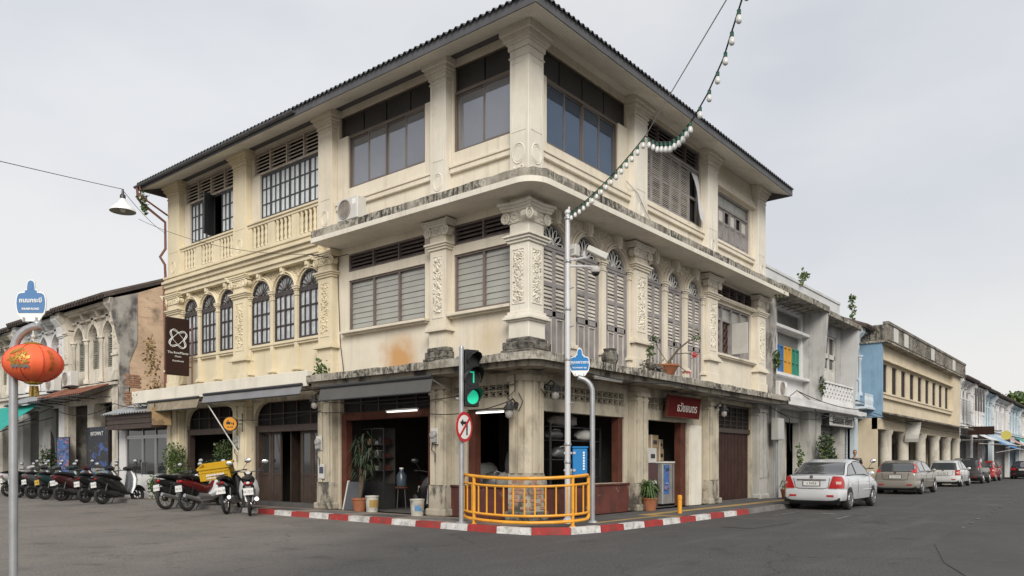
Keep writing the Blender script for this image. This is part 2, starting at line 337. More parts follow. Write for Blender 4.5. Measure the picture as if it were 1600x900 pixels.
# ================================================================ ground
def sheet(name, pts, z, m):
    b = MB(); b.poly([(x, y, z) for x, y in pts]); return tag(b.build(name, m), kind='structure')
def road_mat():
    m = M_ASPH.copy(); m.name = 'road_asphalt'; nt = m.node_tree; b = nt.nodes['Principled BSDF']
    old = b.inputs['Base Color'].links[0].from_socket
    f1 = _ramp(nt, _noise(nt, .45, 3), .5, .72, 0, .6); c = _mix(nt, f1, (.082,.079,.078), (.118,.113,.109))
    c = _mix(nt, _ramp(nt, _noise(nt, 30, 6), .52, .66, 0, .75), c, (.025,.025,.025)); c = _mix(nt, _ramp(nt, _noise(nt, 34, 6, off=9), .60, .69, 0, .7), c, (.19,.185,.18))
    g = nt.nodes.new('ShaderNodeNewGeometry'); sx = nt.nodes.new('ShaderNodeSeparateXYZ'); nt.links.new(g.outputs['Position'], sx.inputs[0])
    def M(op, a, b_):
        q = nt.nodes.new('ShaderNodeMath'); q.operation = op
        for k, v in ((0,a),(1,b_)):
            if hasattr(v,'is_linked'): nt.links.new(v, q.inputs[k])
            else: q.inputs[k].default_value = v
        return q.outputs[0]
    # newer surfacing ends along a ragged seam crossing the mouth of the left street
    d = M('ADD', M('MULTIPLY', sx.outputs[0], .47), M('MULTIPLY', sx.outputs[1], -.88))
    d = M('ADD', d, M('MULTIPLY', M('SUBTRACT', _noise(nt, .55, 6), .5), 3.2))
    f = _ramp(nt, d, -5.0, -1.2)
    res = _mix(nt, f, old, c)
    vo = nt.nodes.new('ShaderNodeTexVoronoi'); vo.feature = 'DISTANCE_TO_EDGE'; vo.inputs['Scale'].default_value = .28
    va = nt.nodes.new('ShaderNodeVectorMath'); va.operation = 'ADD'; nz = nt.nodes.new('ShaderNodeTexNoise'); nz.inputs['Scale'].default_value = .8; nz.inputs['Detail'].default_value = 6
    nt.links.new(g.outputs['Position'], nz.inputs['Vector']); vs = nt.nodes.new('ShaderNodeVectorMath'); vs.operation = 'SCALE'; vs.inputs['Scale'].default_value = 1.6
    nt.links.new(nz.outputs['Color'], vs.inputs[0]); nt.links.new(g.outputs['Position'], va.inputs[0]); nt.links.new(vs.outputs[0], va.inputs[1]); nt.links.new(va.outputs[0], vo.inputs['Vector'])
    crk = M('MULTIPLY', _ramp(nt, vo.outputs['Distance'], .001, .008, .5, 0), _ramp(nt, _noise(nt, .25, 3, off=5), .46, .6))
    res = _mix(nt, crk, res, (.022,.021,.02))                                  # tar-filled cracks
    res = _mix(nt, _ramp(nt, _noise(nt, 1.1, 4, off=21), .60, .72, 0, .55), res, (.045,.043,.042))   # oil and damp patches
    res = _mix(nt, _ramp(nt, _noise(nt, .9, 4, (.25,2.2,1), off=33), .55, .72, 0, .4), res, (.13,.125,.12))   # tyre polish along the right street
    nt.links.new(res, b.inputs['Base Color']); return m
g = MB(); n = 30
gx = [-700, -120, -60, -40, -30, -20, -10, 0, 10, 20, 30, 45, 60, 90, 140, 300, 900]
g.loft([[(x, y, 0) for y in gx] for x in gx], False, False)
tag(g.build('road', road_mat()), kind='structure')
# newer dark asphalt of the right-hand street sweeping round the corner
sheet('asphalt_repair', [(-3.2,-8.9),(-1,-8.1),(1.6,-7.5),(4,-7.3),(40,-6.6),(130,-6.5),(130,-9.6),(40,-10.1),(0,-13.5),(-2.4,-11)], .008, M_ASPHP)
for i, pp in enumerate(([(2.6,-3.2),(4.9,-3.3),(4.9,-4.0),(2.6,-3.9)],)): sheet('asphalt_repair', pp, .006, M_ASPHP)
sheet('tar_patch', [(-6.7,-5.2),(-5.6,-4.3),(-5.3,-4.6),(-6.1,-5.5)], .012, M_ASPHP)
for i, (x, y, l, a) in enumerate([(6.6,-2.9,2.0,.03),(6.5,-4.5,1.6,.05)]):
    c, s = math.cos(a), math.sin(a)
    sheet('parking_line', [(x,y),(x+l*c,y+l*s),(x+l*c-.09*s,y+l*s+.09*c),(x-.09*s,y+.09*c)], .012, M_LINE)
rr = random.Random(3)
for i in range(16):                          # the worn centre line of the right-hand street
    x = 5.5 + i*1.55; y = -7.3 + .06*i + rr.uniform(-.06,.06)
    sheet('centre_line', [(x,y),(x+rr.uniform(.2,.5),y+.02),(x+.4,y+.10),(x+.1,y+.08)], .014, M_LINE)
for y in (9.2, 12.3, 15.4, 17.2, 19.0, 20.8, 22.6):   # motorbike bay lines
    sheet('bay_line', [(-3.0,y-.55),(-1.2,y),(-1.2,y+.07),(-3.0,y-.48)], .010, M_LINE)
mh = MB(); mh.lathe((8.3,-3.7,.0), [(.02,.015),(.17,.015),(.18,.006)], 16, caps=False)
tag(mh.build('manhole_cover', M_LINE), 'small round pale cover in the road surface behind the silver-white sedan', 'manhole cover')

KERB = [(-.75,30.0),(-.8,24.0),(-.95,17.0),(-1.1,12.0),(-1.2,8.5),(-1.3,5.0),(-1.42,2.0),(-1.5,.2),(-1.52,-.6),(-1.42,-1.2),(-1.1,-1.62),(-.6,-1.82),(.2,-1.92),(2,-1.98),(5,-2.0),(8,-1.98),(11,-1.85),(14,-1.7),(19.5,-1.35)]
KI = [(x+.11 if y > -.9 else x+.07, y+(.09 if y < -.9 else 0)) if x < .2 else (x, y+.11) for x, y in KERB]
pv = MB(); pv.psd(KI[:9] + [(0,-.6),(0,30)], 0, .115); tag(pv.build('pavement', M_PAVE), kind='structure')
pv = MB(); pv.psd(KI[8:] + [(19.5,0),(0,0),(0,-.6)], 0, .115); tag(pv.build('pavement', M_PAVEG), kind='structure')
# kerb stones: even pieces along the line, painted red and white near the corner
def resample(P, step):
    o = [Vector((*P[0],0))]; acc = 0
    for a, b in zip(P, P[1:]):
        a, b = Vector((*a,0)), Vector((*b,0)); l = (b-a).length; d = step-acc
        while d <= l: o.append(a+(b-a)*d/l); d += step
        acc = (acc+l) % step if False else l-(d-step)
    return o
ks = resample(KERB, .80)
kb = tag(bpy.data.objects.new('kerb', None), kind='structure'); COL.objects.link(kb)
kr = random.Random(5)
for i, (a, b) in enumerate(zip(ks, ks[1:])):
    t = (b-a).normalized(); nrm = Vector((-t.y, t.x, 0)); mid = (a+b)/2
    if nrm.dot(Vector((2,2,0))-mid) < 0: nrm = -nrm
    e = MB(); j = kr.uniform(-.006,.006)
    aa, bb = a+t*.004, b-t*.004
    e.prism([(*(aa-nrm*.02).xy,-.02),(*(bb-nrm*.02).xy,-.02),(*(bb+nrm*.16).xy,-.02),(*(aa+nrm*.16).xy,-.02)],
            [(*(aa-nrm*.0).xy,.128+j),(*(bb-nrm*.0).xy,.128+j),(*(bb+nrm*.16).xy,.128+j),(*(aa+nrm*.16).xy,.128+j)])
    painted = (mid.x < .5 and mid.y < 8.9) or (mid.y < 0 and mid.x < 7.4)
    e.build('kerb_stone', (M_KRED if i % 2 else M_KWHT) if painted else M_KGRY, kb)
tac = MB()
tac.box(3.4,13.8,-.98,-.72,.115,.121); tac.box(3.4,3.66,-1.8,-.98,.115,.121); tac.box(.6,3.4,-1.35,-1.22,.115,.120)
tag(tac.build('tactile_strip', M_TACT), kind='structure')
for i in range(7):
    p = MB(); p.box(-.95+.01*(i%2),-.35,1.2+i*2.0,2.5+i*2.0,.115,.1185); tag(p.build('pavement_patch', M_PAVEG if i%2 else M_LINE), kind='structure')

# ================================================================ corner building
CB = thing('corner_shophouse', 'three-storey cream corner shophouse with arched shutters and dark corrugated roof', 'building')
ZS, ZC0, ZC1 = .115, 3.53, 3.68             # pavement, canopy slab
ZL0, ZL1 = 7.16, 7.46                       # ledge under the top floor
ZT = 10.95
LB = {'4': (.55,2.48), '3': (3.0,6.77), '2': (7.37,10.94), '1': (11.67,15.03)}
RB = {'1': (.53,4.49), '2': (5.16,8.87), '3': (9.57,12.8)}
LCOL = [(2.48,3.0),(6.77,7.37),(10.94,11.67),(15.03,15.8)]
RCOL = [(4.49,5.16),(8.87,9.57),(12.8,13.5)]

def wall(P, s0, s1, z0, z1, holes, m, d0=-.42, d1=-.2, par=None, name='wall'):
    b = MB(P); es = sorted({s0, s1, *[h[0] for h in holes], *[h[1] for h in holes]})
    es = [e for e in es if s0 <= e <= s1]
    for a, c in zip(es, es[1:]):
        mid = (a+c)/2; z = z0
        for h in sorted([h for h in holes if h[0] < mid < h[1]], key=lambda h: h[2]):
            if h[2] > z+1e-4: b.box(a, c, d0, d1, z, h[2])
            z = max(z, h[3])
        if z < z1-1e-4: b.box(a, c, d0, d1, z, z1)
    bmesh.ops.remove_doubles(b.bm, verts=b.bm.verts, dist=.0005)
    return b.build(name, m, par or CB)
def moulds(b, s0, s1, st, din=-.2, dout=0.):
    for z0, z1, e in st: b.box(s0-e, s1+e, din, dout+e, z0, z1)
def frame_box(b, s0, s1, z0, z1, d0, d1, t, inner=()):
    b.box(s0,s1,d0,d1,z0,z0+t); b.box(s0,s1,d0,d1,z1-t,z1); b.box(s0,s0+t,d0,d1,z0+t,z1-t); b.box(s1-t,s1,d0,d1,z0+t,z1-t)
    for x in inner: b.box(x-t/2,x+t/2,d0,d1,z0+t,z1-t)
def relief(b, s0, s1, z0, z1, d, n, rng, k=.05):
    """raised stucco foliage: leaf-shaped lumps and curled stems standing proud of the surface"""
    for i in range(n):
        s, z = rng.uniform(s0, s1), z0+(z1-z0)*(i+rng.random())/n; a = rng.uniform(0, 2*PI); r = k*rng.uniform(.6,1.2)
        ca, sa = math.cos(a)*r, math.sin(a)*r
        c = b.V((s, d+r*.8, z)); q = [b.V((s+x*ca-y*sa*.45, d, z+x*sa+y*ca*.45)) for x, y in ((1,0),(.3,1),(-1,.1),(-.2,-1))]
        for i2 in range(4): b.face([c, q[i2], q[(i2+1)%4]])
    for i in range(max(1, n//5)):
        s, z = rng.uniform(s0+.03, s1-.03), z0+(z1-z0)*(i+.5)/max(1, n//5)
        b.ring((s,d+.008,z), k*rng.uniform(.7,1.1), .013, n=7, m=4, a0=rng.uniform(0,6), a1=rng.uniform(7,10))
RNG = random.Random(11)

def pier2(P, s0, s1, m, capm, stone=True, wide=.0):
    """second-floor pilaster with scroll capital, stucco relief panel and stained pedestal"""
    b = MB(P); b.box(s0,s1,-.2,0,4.55,7.16); b.box(s0-.02,s1+.02,-.2,.02,4.12,4.5)
    c = b.build('column', m, CB, bev=.006)
    p = MB(P); moulds(p, s0, s1, [(4.5,4.55,.11),(4.55,4.61,.075),(4.61,4.66,.035)]); p.build('moulding', m, c)
    p = MB(P); moulds(p, s0, s1, [(6.44,6.5,.04),(6.5,6.55,.075),(6.55,6.59,.11)])
    p.build('moulding', m, c)
    w = s1-s0; mid = (s0+s1)/2
    q = MB(P); moulds(q, s0, s1, [(6.78,6.98,.03)])
    pts = lambda e: [(s0-e-.10,e+.10),(s0-e-.02,e+.045),(mid-w*.12,e+.03),(mid+w*.12,e+.03),(s1+e+.02,e+.045),(s1+e+.10,e+.10)]
    for z0, z1, e in ((6.98,7.03,.03),(7.03,7.08,.055),(7.08,7.12,.08)): q.psd([(s0-e-.1,-.2)]+pts(e)+[(s1+e+.1,-.2)], z0, z1)
    for s in (s0-.03, s1+.03):
        q.lathe((s,-.03,6.87), [(.115,0),(.12,.06),(.115,.10)], 14, 'y') if False else None
        q.ring((s,.06,6.87), .095, .028, n=14, m=5); q.ring((s,.07,6.87), .045, .022, n=10, m=5); q.prism([(s+.1*math.cos(k*PI/6),-.12,6.87+.1*math.sin(k*PI/6)) for k in range(12)],[(s+.1*math.cos(k*PI/6),.06,6.87+.1*math.sin(k*PI/6)) for k in range(12)])
    relief(q, s0+.05, s1-.05, 6.8, 6.97, .03, 16, RNG, .05)
    q.build('capital', capm, c)
    f = MB(P); frame_box(f, s0+w*.17, s1-w*.17, 4.82, 6.3, 0, .014, .022)
    relief(f, s0+w*.26, s1-w*.26, 4.95, 6.25, 0, 110, RNG, .055)
    tag(f.build('stucco_relief', capm, c), kind='stuff')
    if stone:
        t = MB(P); moulds(t, s0, s1, [(3.68,3.78,.17),(3.78,3.86,.13),(3.86,4.02,.10),(4.02,4.12,.06)])
        t.build('pedestal', M_STONE, c, bev=.02)
    else:
        t = MB(P); moulds(t, s0, s1, [(3.68,3.8,.08),(3.8,4.12,.05)]); t.build('pedestal', m, c, bev=.01)
def pier3(P, s0, s1, m, oval=True):
    b = MB(P); b.box(s0,s1,-.2,0,ZL1-.01,10.5); c = b.build('column', m, CB, bev=.006)
    p = MB(P); moulds(p, s0, s1, [(10.40,10.43,.02)]); p.build('neck_band', m, c)
    p = MB(P); moulds(p, s0, s1, [(10.5,10.6,.03),(10.6,10.66,.06),(10.66,10.76,.10),(10.76,10.92,.15)])
    p.build('capital', m, c, bev=.006); p = MB(P); moulds(p, s0, s1, [(ZL1,ZL1+.22,.02)]); p.build('base', m, c, bev=.006)
    q = MB(P); mid = (s0+s1)/2
    q.ring((mid,0,8.05), .15, .018, n=18, m=5, ez=1.35); q.ring((mid,0,8.05), .115, .01, n=18, m=5, ez=1.35)
    frame_box(q, s0+.08, s1-.08, 8.55, 10.3, 0, .008, .014)
    q.build('panel_moulding', m, c)
M_SOOT = plaster('sooty_plaster', (.40,.36,.29), .9, .9, .85)
def pier1(P, s0, s1, m, base=M_STONE, z1=3.4):
    base = M_SOOT if base is M_STONE else base
    b = MB(P); b.box(s0,s1,-.2,.0,ZS,z1); w = s1-s0
    b.box(s0+w*.10,s0+w*.36,0,.06,.85,z1-.28); b.box(s0+w*.62,s0+w*.9,0,.06,.85,z1-.28); b.box(s0+w*.42,s0+w*.56,0,.03,.85,z1-.28)
    b.box(s0-.03,s1+.03,-.2,.09,z1-.28,z1-.16); b.box(s0-.02,s1+.02,-.2,.04,z1-.4,z1-.34)
    c = b.build('column', m, CB, bev=.008)
    p = MB(P); p.box(s0-.012,s1+.012,-.2,.03,.28,.85); p.build('soot_patch', base, c)
    p = MB(P); p.box(s0-.06,s1+.06,-.2,.12,ZS,.30); p.build('pedestal', base, c, bev=.04)

# ---- ground floor
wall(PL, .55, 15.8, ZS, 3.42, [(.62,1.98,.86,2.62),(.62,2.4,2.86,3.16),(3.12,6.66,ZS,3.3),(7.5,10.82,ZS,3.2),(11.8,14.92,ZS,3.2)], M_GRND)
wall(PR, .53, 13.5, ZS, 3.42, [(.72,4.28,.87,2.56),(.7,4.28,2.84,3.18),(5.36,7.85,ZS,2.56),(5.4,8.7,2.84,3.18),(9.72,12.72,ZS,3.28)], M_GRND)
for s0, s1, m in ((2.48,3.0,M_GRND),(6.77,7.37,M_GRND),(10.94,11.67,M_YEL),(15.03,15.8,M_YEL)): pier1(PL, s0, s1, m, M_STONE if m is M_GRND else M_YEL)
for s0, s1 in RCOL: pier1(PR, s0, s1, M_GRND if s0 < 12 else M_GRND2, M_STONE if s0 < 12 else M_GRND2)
b = MB(); b.psd([(.0,.1),(.1,0),(.53,0),(.53,.55),(0,.55)], 1.15, 3.42)
for a in (.14,.36): b.box(-.05,0,a,a+.12,1.15,3.2); b.box(a,a+.12,-.05,0,1.15,3.2)
b.psd([(-.06,.09),(.09,-.06),(.57,-.06),(.57,.58),(-.06,.58)], 3.16, 3.3)
cg = b.build('column', M_GRND, CB, bev=.006)
b = MB(); b.psd([(-.10,.08),(.08,-.10),(.60,-.10),(.60,.6),(-.10,.6)], ZS, .32); b.build('pedestal', M_STONE, cg, bev=.03)
b = MB(); b.psd([(-.015,.1),(.1,-.015),(.54,-.015),(.54,.56),(-.015,.56)], .32, 1.15); b.build('plaster_patch', M_SOOT, cg)
br = random.Random(2); brick0 = None                                # bricks bared at the foot of the corner pillar
for P in (PL, PR):
    for r in range(9):
        for k in range(3):
            if br.random() < (.1 if 1 < r < 7 else .45) + (.3 if k == 2 else 0): continue
            x = .06 + k*.165 + (r % 2)*.06 + br.uniform(-.01,.01); z = .36 + r*.083
            if x+.15 > .56: continue
            e = MB(P); e.box(x, x+.15, -.05, .022+br.uniform(0,.014), z, z+.066); e.build('brick', M_BRICK, cg, bev=.006)
# dado walls, vent blocks
for P, s0, s1 in ((PL,.6,2.46),(PR,.56,4.46)):
    e = MB(P); e.box(s0, s1, -.2, -.165, ZS, .84); e.box(s0+.05, s1, -.2, -.13, .82, .86); e.build('dado', M_DADO, CB)
def ventblocks(P, s0, s1, z0, z1, n, rows=2):
    e = MB(P); e.box(s0,s1,-.4,-.37,z0,z1); o = e.build('block_grille', M_DARK, CB)
    w, h = (s1-s0)/n, (z1-z0)/rows
    for i in range(n):
        for r in range(rows):
            a, c = s0+i*w, z0+r*h; q = MB(P); frame_box(q, a+.002, a+w-.002, c+.002, c+h-.002, -.3, -.19, .013)
            q.ring((a+w/2,-.22,c+h/2), w*.30, .009, n=8, m=4, ez=.62); q.box(a+.01,a+w*.22,-.26,-.21,c+h/2-.008,c+h/2+.008); q.box(a+w*.78,a+w-.01,-.26,-.21,c+h/2-.008,c+h/2+.008)
            q.build('vent_block', M_GRND, o)
ventblocks(PL, .66, 2.36, 2.86, 3.16, 8); ventblocks(PR, .74, 4.24, 2.84, 3.18, 14); ventblocks(PR, 5.45, 8.6, 2.84, 3.18, 14)
# door and shop-opening joinery
def opening(P, s0, s1, z1, m, t=.22, transom=None, zb=ZS, far=False):
    e = MB(P)
    if far: e.box(s1-t,s1,-.46,-.24,zb,z1)
    else: e.box(s0,s0+t,-.46,-.24,zb,z1); e.box(s1-t,s1,-.46,-.24,zb,z1); e.box(s0+t,s1-t,-.44,-.25,z1-.2,z1)
    o = e.build('door_frame', m, CB, bev=.01)
    if transom:
        q = MB(P); q.box(s0,s1,-.44,-.40,z1,transom); q.build('transom_panel', M_DARK, o)
        q = MB(P); k = 5
        for i in range(k+1): q.box(s0+(s1-s0)*i/k-.02, s0+(s1-s0)*i/k+.02,-.40,-.33,z1,transom)
        q.box(s0,s1,-.40,-.34,(z1+transom)/2-.015,(z1+transom)/2+.015); q.build('transom_bar', M_BRNWOOD, o)
    return o
opening(PL, 3.12, 6.66, 2.72, M_REDWOOD, .2, 3.3)
o = opening(PL, 7.5, 10.82, 2.5, M_BRNWOOD, .16, 3.2)
for i in range(6):                                                  # folding doors standing half open
    s = 7.72+i*.5; e = MB(PL)
    if i in (2,3): e.prism([(s,-.42,.2),(s+.18,-.95,.2),(s+.22,-.95,.2),(s+.04,-.42,.2)],[(s,-.42,2.3),(s+.18,-.95,2.3),(s+.22,-.95,2.3),(s+.04,-.42,2.3)])
    else:
        frame_box(e, s, s+.48, .2, 2.3, -.46, -.41, .07); e.box(s+.07,s+.41,-.445,-.43,.27,1.0); e.box(s+.07,s+.41,-.46,-.415,1.0,1.07)
    q = e.build('door_leaf', M_BRNWOOD, o)
    if i not in (2,3): r = MB(PL); r.box(s+.07,s+.41,-.437,-.432,1.07,2.23); r.build('pane', M_GLASSD, q)
for s in (7.5,10.82-.45): pass
e = MB(PL); e.box(7.4,10.9,-.2,.08,ZS,.24); e.build('doorstep', M_PAVEG, CB)
o = opening(PL, 11.8, 14.92, 2.5, M_BRNWOOD, .12, 3.2)
for P, s0, s1, z in ((PL,.62,1.98,2.62),(PR,.72,4.28,2.56)):
    opening(P, s0, s1, z, M_REDWOOD, .2, None, .87, True)
opening(PR, 5.36, 7.85, 2.56, M_REDWOOD, .3, far=True)
e = MB(PR); e.box(8.0,8.72,-.2,-.15,ZS,2.5); e.build('wall_strip', M_CREAM2, CB)
# arched shoulder brackets of the yellow bays
for s0, s1 in ((7.5,10.82),(11.8,14.92)):
    for a, sg in ((s0,1),(s1,-1)):
        e = MB(PL); pts = [(a,2.62),(a,3.2),(a+sg*.6,3.2)]+[(a+sg*(.58*(1-math.cos(t*PI/16))),2.62+.56*math.sin(t*PI/16)) for t in range(7,-1,-1)][:-1]
        e.psz(pts, -.33, -.19); e.build('arch_shoulder', M_YEL, CB)
# folding metal gate, right bay
e = MB(PR); e.box(9.72,12.72,-.40,-.36,2.36,3.28); o = e.build('gate', M_DARK, CB)
e = MB(PR); e.box(9.72,12.72,-.36,-.25,2.36,2.5); e.box(9.72,12.72,-.33,-.28,3.2,3.28)
for i in range(7): e.box(9.74+i*.49,9.78+i*.49,-.36,-.3,2.5,3.2)
for k in range(4): e.box(9.75,12.7,-.35,-.32,2.6+k*.15,2.62+k*.15)
e.build('gate_grille', M_BRNWOOD, o)
sl = None
for i in range(26):
    if sl is None:
        e = MB(PR); e.pdz([(-.36,.15),(-.36,2.36),(-.30,2.36),(-.30,.15)], 0, .03); e.box(.035,.1,-.37,-.345,.15,2.36); sl = e.build('gate_slat', M_SHOPD, o); sl.location = (9.74,0,0)
    else: inst(sl, (9.74+i*.1146,0,0), o)
e = MB(PR); e.box(9.6,12.8,-.2,.04,ZS,.17); e.build('doorstep', M_PAVEG, CB)
# rooms behind the openings
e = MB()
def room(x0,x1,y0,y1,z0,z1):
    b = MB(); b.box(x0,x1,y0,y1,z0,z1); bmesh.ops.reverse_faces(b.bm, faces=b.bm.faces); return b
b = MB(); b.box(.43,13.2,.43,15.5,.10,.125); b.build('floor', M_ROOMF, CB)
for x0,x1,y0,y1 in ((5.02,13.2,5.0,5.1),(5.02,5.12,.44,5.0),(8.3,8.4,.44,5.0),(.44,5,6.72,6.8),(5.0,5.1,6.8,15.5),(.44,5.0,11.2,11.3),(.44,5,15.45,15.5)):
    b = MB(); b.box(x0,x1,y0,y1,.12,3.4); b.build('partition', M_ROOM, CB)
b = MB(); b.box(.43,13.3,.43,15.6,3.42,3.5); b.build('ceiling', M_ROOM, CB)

# ---- canopy slab over the pavement
def around(d, r=.35, n=6):            # plan outline that runs along both facades at distance d with a rounded corner
    return [(-d+r-r*math.sin(PI/2*(1-k/n)) if False else -d+r*(1-math.cos(PI/2*k/n)), -d+r*(1-math.sin(PI/2*k/n))) for k in range(n+1)]
def slab(name, d, z0, z1, ly, rx, m, mf, r=.35, lip=.1):
    cor = [(-d + r*(1-math.cos(PI/2*k/8)), -d + r*(1-math.sin(PI/2*k/8))) for k in range(9)]
    out = [(-d, ly)] + cor + [(rx, -d)]
    inn = [(rx,.26),(.26,.26),(.26,ly)]
    b = MB(); b.psd(out+inn, z0, z1-lip); o = b.build(name, m, CB)
    din = d-.10; cin = [(-din + max(.02,r-.1)*(1-math.cos(PI/2*k/8)), -din + max(.02,r-.1)*(1-math.sin(PI/2*k/8))) for k in range(9)]
    q = MB(); e = .03 if lip < .1 else -.012; co = [(-d-e + r*(1-math.cos(PI/2*k/8)), -d-e + r*(1-math.sin(PI/2*k/8))) for k in range(9)]
    A = [(-d-e, ly)]+co+[(rx,-d-e)]; B = [(-din, ly)]+cin+[(rx,-din)]
    # kerb-like edge cut into short, unevenly worn lengths
    rg = random.Random(len(name)); nA = []
    def sub(P):
        o2 = []
        for (x0,y0),(x1,y1) in zip(P,P[1:]):
            k = max(1,int(math.hypot(x1-x0,y1-y0)/.3))
            for i in range(k): o2.append((x0+(x1-x0)*i/k,y0+(y1-y0)*i/k))
        return o2+[P[-1]]
    A, B2 = sub(A), sub(B)
    if len(A) != len(B2):
        B2 = [(x*(din/(d+e)) if x < 0 else x, y*(din/(d+e)) if y < 0 else y) for x, y in A]
    hs = [rg.uniform(-.012,.016) for _ in A]
    zq = z0-.02 if lip < .1 else z1-lip-.02
    q.loft([[(a[0],a[1],zq),(a[0],a[1],z1+h),(c[0],c[1],z1+h),(c[0],c[1],zq+.03)] for a, c, h in zip(A,B2,hs)])
    q.build('slab_edge', mf, o)
    return o
slab('canopy_slab', .70, ZC0, ZC1, 6.9, 13.9, M_MOLD, M_MOLD2, .3, .06)
b = MB(); b.psd([(-.56,6.9),(-.56,-.3),(-.48,-.48),(-.3,-.56),(13.9,-.56),(13.9,.26),(.26,.26),(.26,6.9)], 3.40, 3.53); b.build('canopy_beam', M_SOOT, CB)
slab('ledge', .72, ZL0, ZL1, 6.72, 13.75, M_CREAM2, M_MOLD2, .5, .18)
b = MB(PL); b.box(6.95,17.0,0,.62,3.42,3.5); b.box(6.95,17.0,.5,.68,3.42,3.84); b.box(6.95,15.8,0,.5,3.5,3.62); b.build('canopy_beam', M_CREAM2, CB, bev=.01)

# ---- second floor walls
W2L = [(.6,2.4,4.95,6.3),(.6,2.4,6.52,7.0),(3.38,6.3,4.92,6.27),(3.38,6.3,6.5,6.98)]
wall(PL, .55, 7.37, 3.6, 7.2, W2L, M_CREAM)
wall(PR, 8.87, 13.5, 3.6, 7.2, [(9.72,12.66,4.88,6.46),(9.72,12.75,6.7,7.12)], M_CREAM)
WIN = .14                                   # how far the arched windows stand forward in their openings
def Fw(P): return lambda s, d, z: P(s, d+WIN, z)
def archwall(P, s0, s1, z0, z1, cs, r, zs, zspr, m, d0=-.42, d1=-.2):
    """wall with round-headed openings, their mouldings, colonettes and keystones"""
    b = MB(P); e = [s0] + [x for c in cs for x in (c-r, c+r)] + [s1]
    for a, c in zip(e[::2], e[1::2]): b.box(a, c, d0, d1, z0, z1)
    for c in cs:
        if zs > z0: b.box(c-r, c+r, d0, d1, z0, zs)
        k = 12; pt = [(c-r*math.cos(PI*i/k), zspr+r*math.sin(PI*i/k)) for i in range(k+1)]
        for (a0,h0),(a1,h1) in zip(pt,pt[1:]): b.psz([(a0,h0),(a1,h1),(a1,z1),(a0,z1)], d0, d1)
    bmesh.ops.remove_doubles(b.bm, verts=b.bm.verts, dist=.0005)
    wl = b.build('wall', m, CB)
    q = MB(P)
    for c in cs:
        for ro, ri, d in ((r+.155,r+.11,.05),(r+.10,r+.06,.11),(r+.05,r-.005,.07)):
            k = 16; q.loft([[(c-x*math.cos(PI*i/k), dd, zspr+x*math.sin(PI*i/k)) for x, dd in ((ri,d1-.01),(ri,d1+d),(ro,d1+d*.8),(ro,d1-.01))] for i in range(k+1)])
    q.build('archivolt', m, wl)
    for c in cs:
        q = MB(P); q.psz([(c-.07,zspr+r-.02),(c+.07,zspr+r-.02),(c+.12,zspr+r+.34),(c-.12,zspr+r+.34)], d1, d1+.17)
        q.box(c-.15,c+.15,d1,d1+.2,zspr+r+.34,zspr+r+.40); q.box(c-.055,c+.055,d1+.17,d1+.2,zspr+r+.06,zspr+r+.26); q.build('keystone', m, wl, bev=.01)
    q = MB(P)
    for a, c in zip([s0]+list(cs), list(cs)+[s1]):
        mid0, mid1 = (a if a == s0 else a+r*.62), (c if c == s1 else c-r*.62)
        relief(q, max(mid0,a+.03), min(mid1,c-.03), zspr+r*.75, zspr+r+.34, d1, 60, RNG, .07)
    tag(q.build('stucco_relief', m, wl), kind='stuff')
    for a, c in zip([s0]+[x+r for x in cs], [x-r for x in cs]+[s1]):
        mid = (a+c)/2; hw = min(.13, (c-a)/2-.01); hw = max(hw,.06)
        q = MB(P); q.box(mid-hw*.75,mid+hw*.75,d1,d1+.10,z0+.55,zspr-.05)
        for zz, h2, ee in ((zspr-.05,.05,.02),(zspr,.06,.045),(zspr+.06,.03,.06),(zspr-.19,.03,.02)): q.box(mid-hw*.75-ee,mid+hw*.75+ee,d1,d1+.10+ee,zz,zz+h2)
        for zz, h2, ee in ((z0+.5,.05,.04),(z0+.44,.06,.08),(z0+.1,.34,.03),(z0+.02,.08,.07)): q.box(mid-hw*.75-ee,mid+hw*.75+ee,d1,d1+.10+ee,zz,zz+h2)
        relief(q, mid-hw*.7, mid+hw*.7, zspr-.16, zspr-.06, d1+.1, 6, RNG, .04)
        q.build('colonette', m, wl, bev=.004)
    return wl
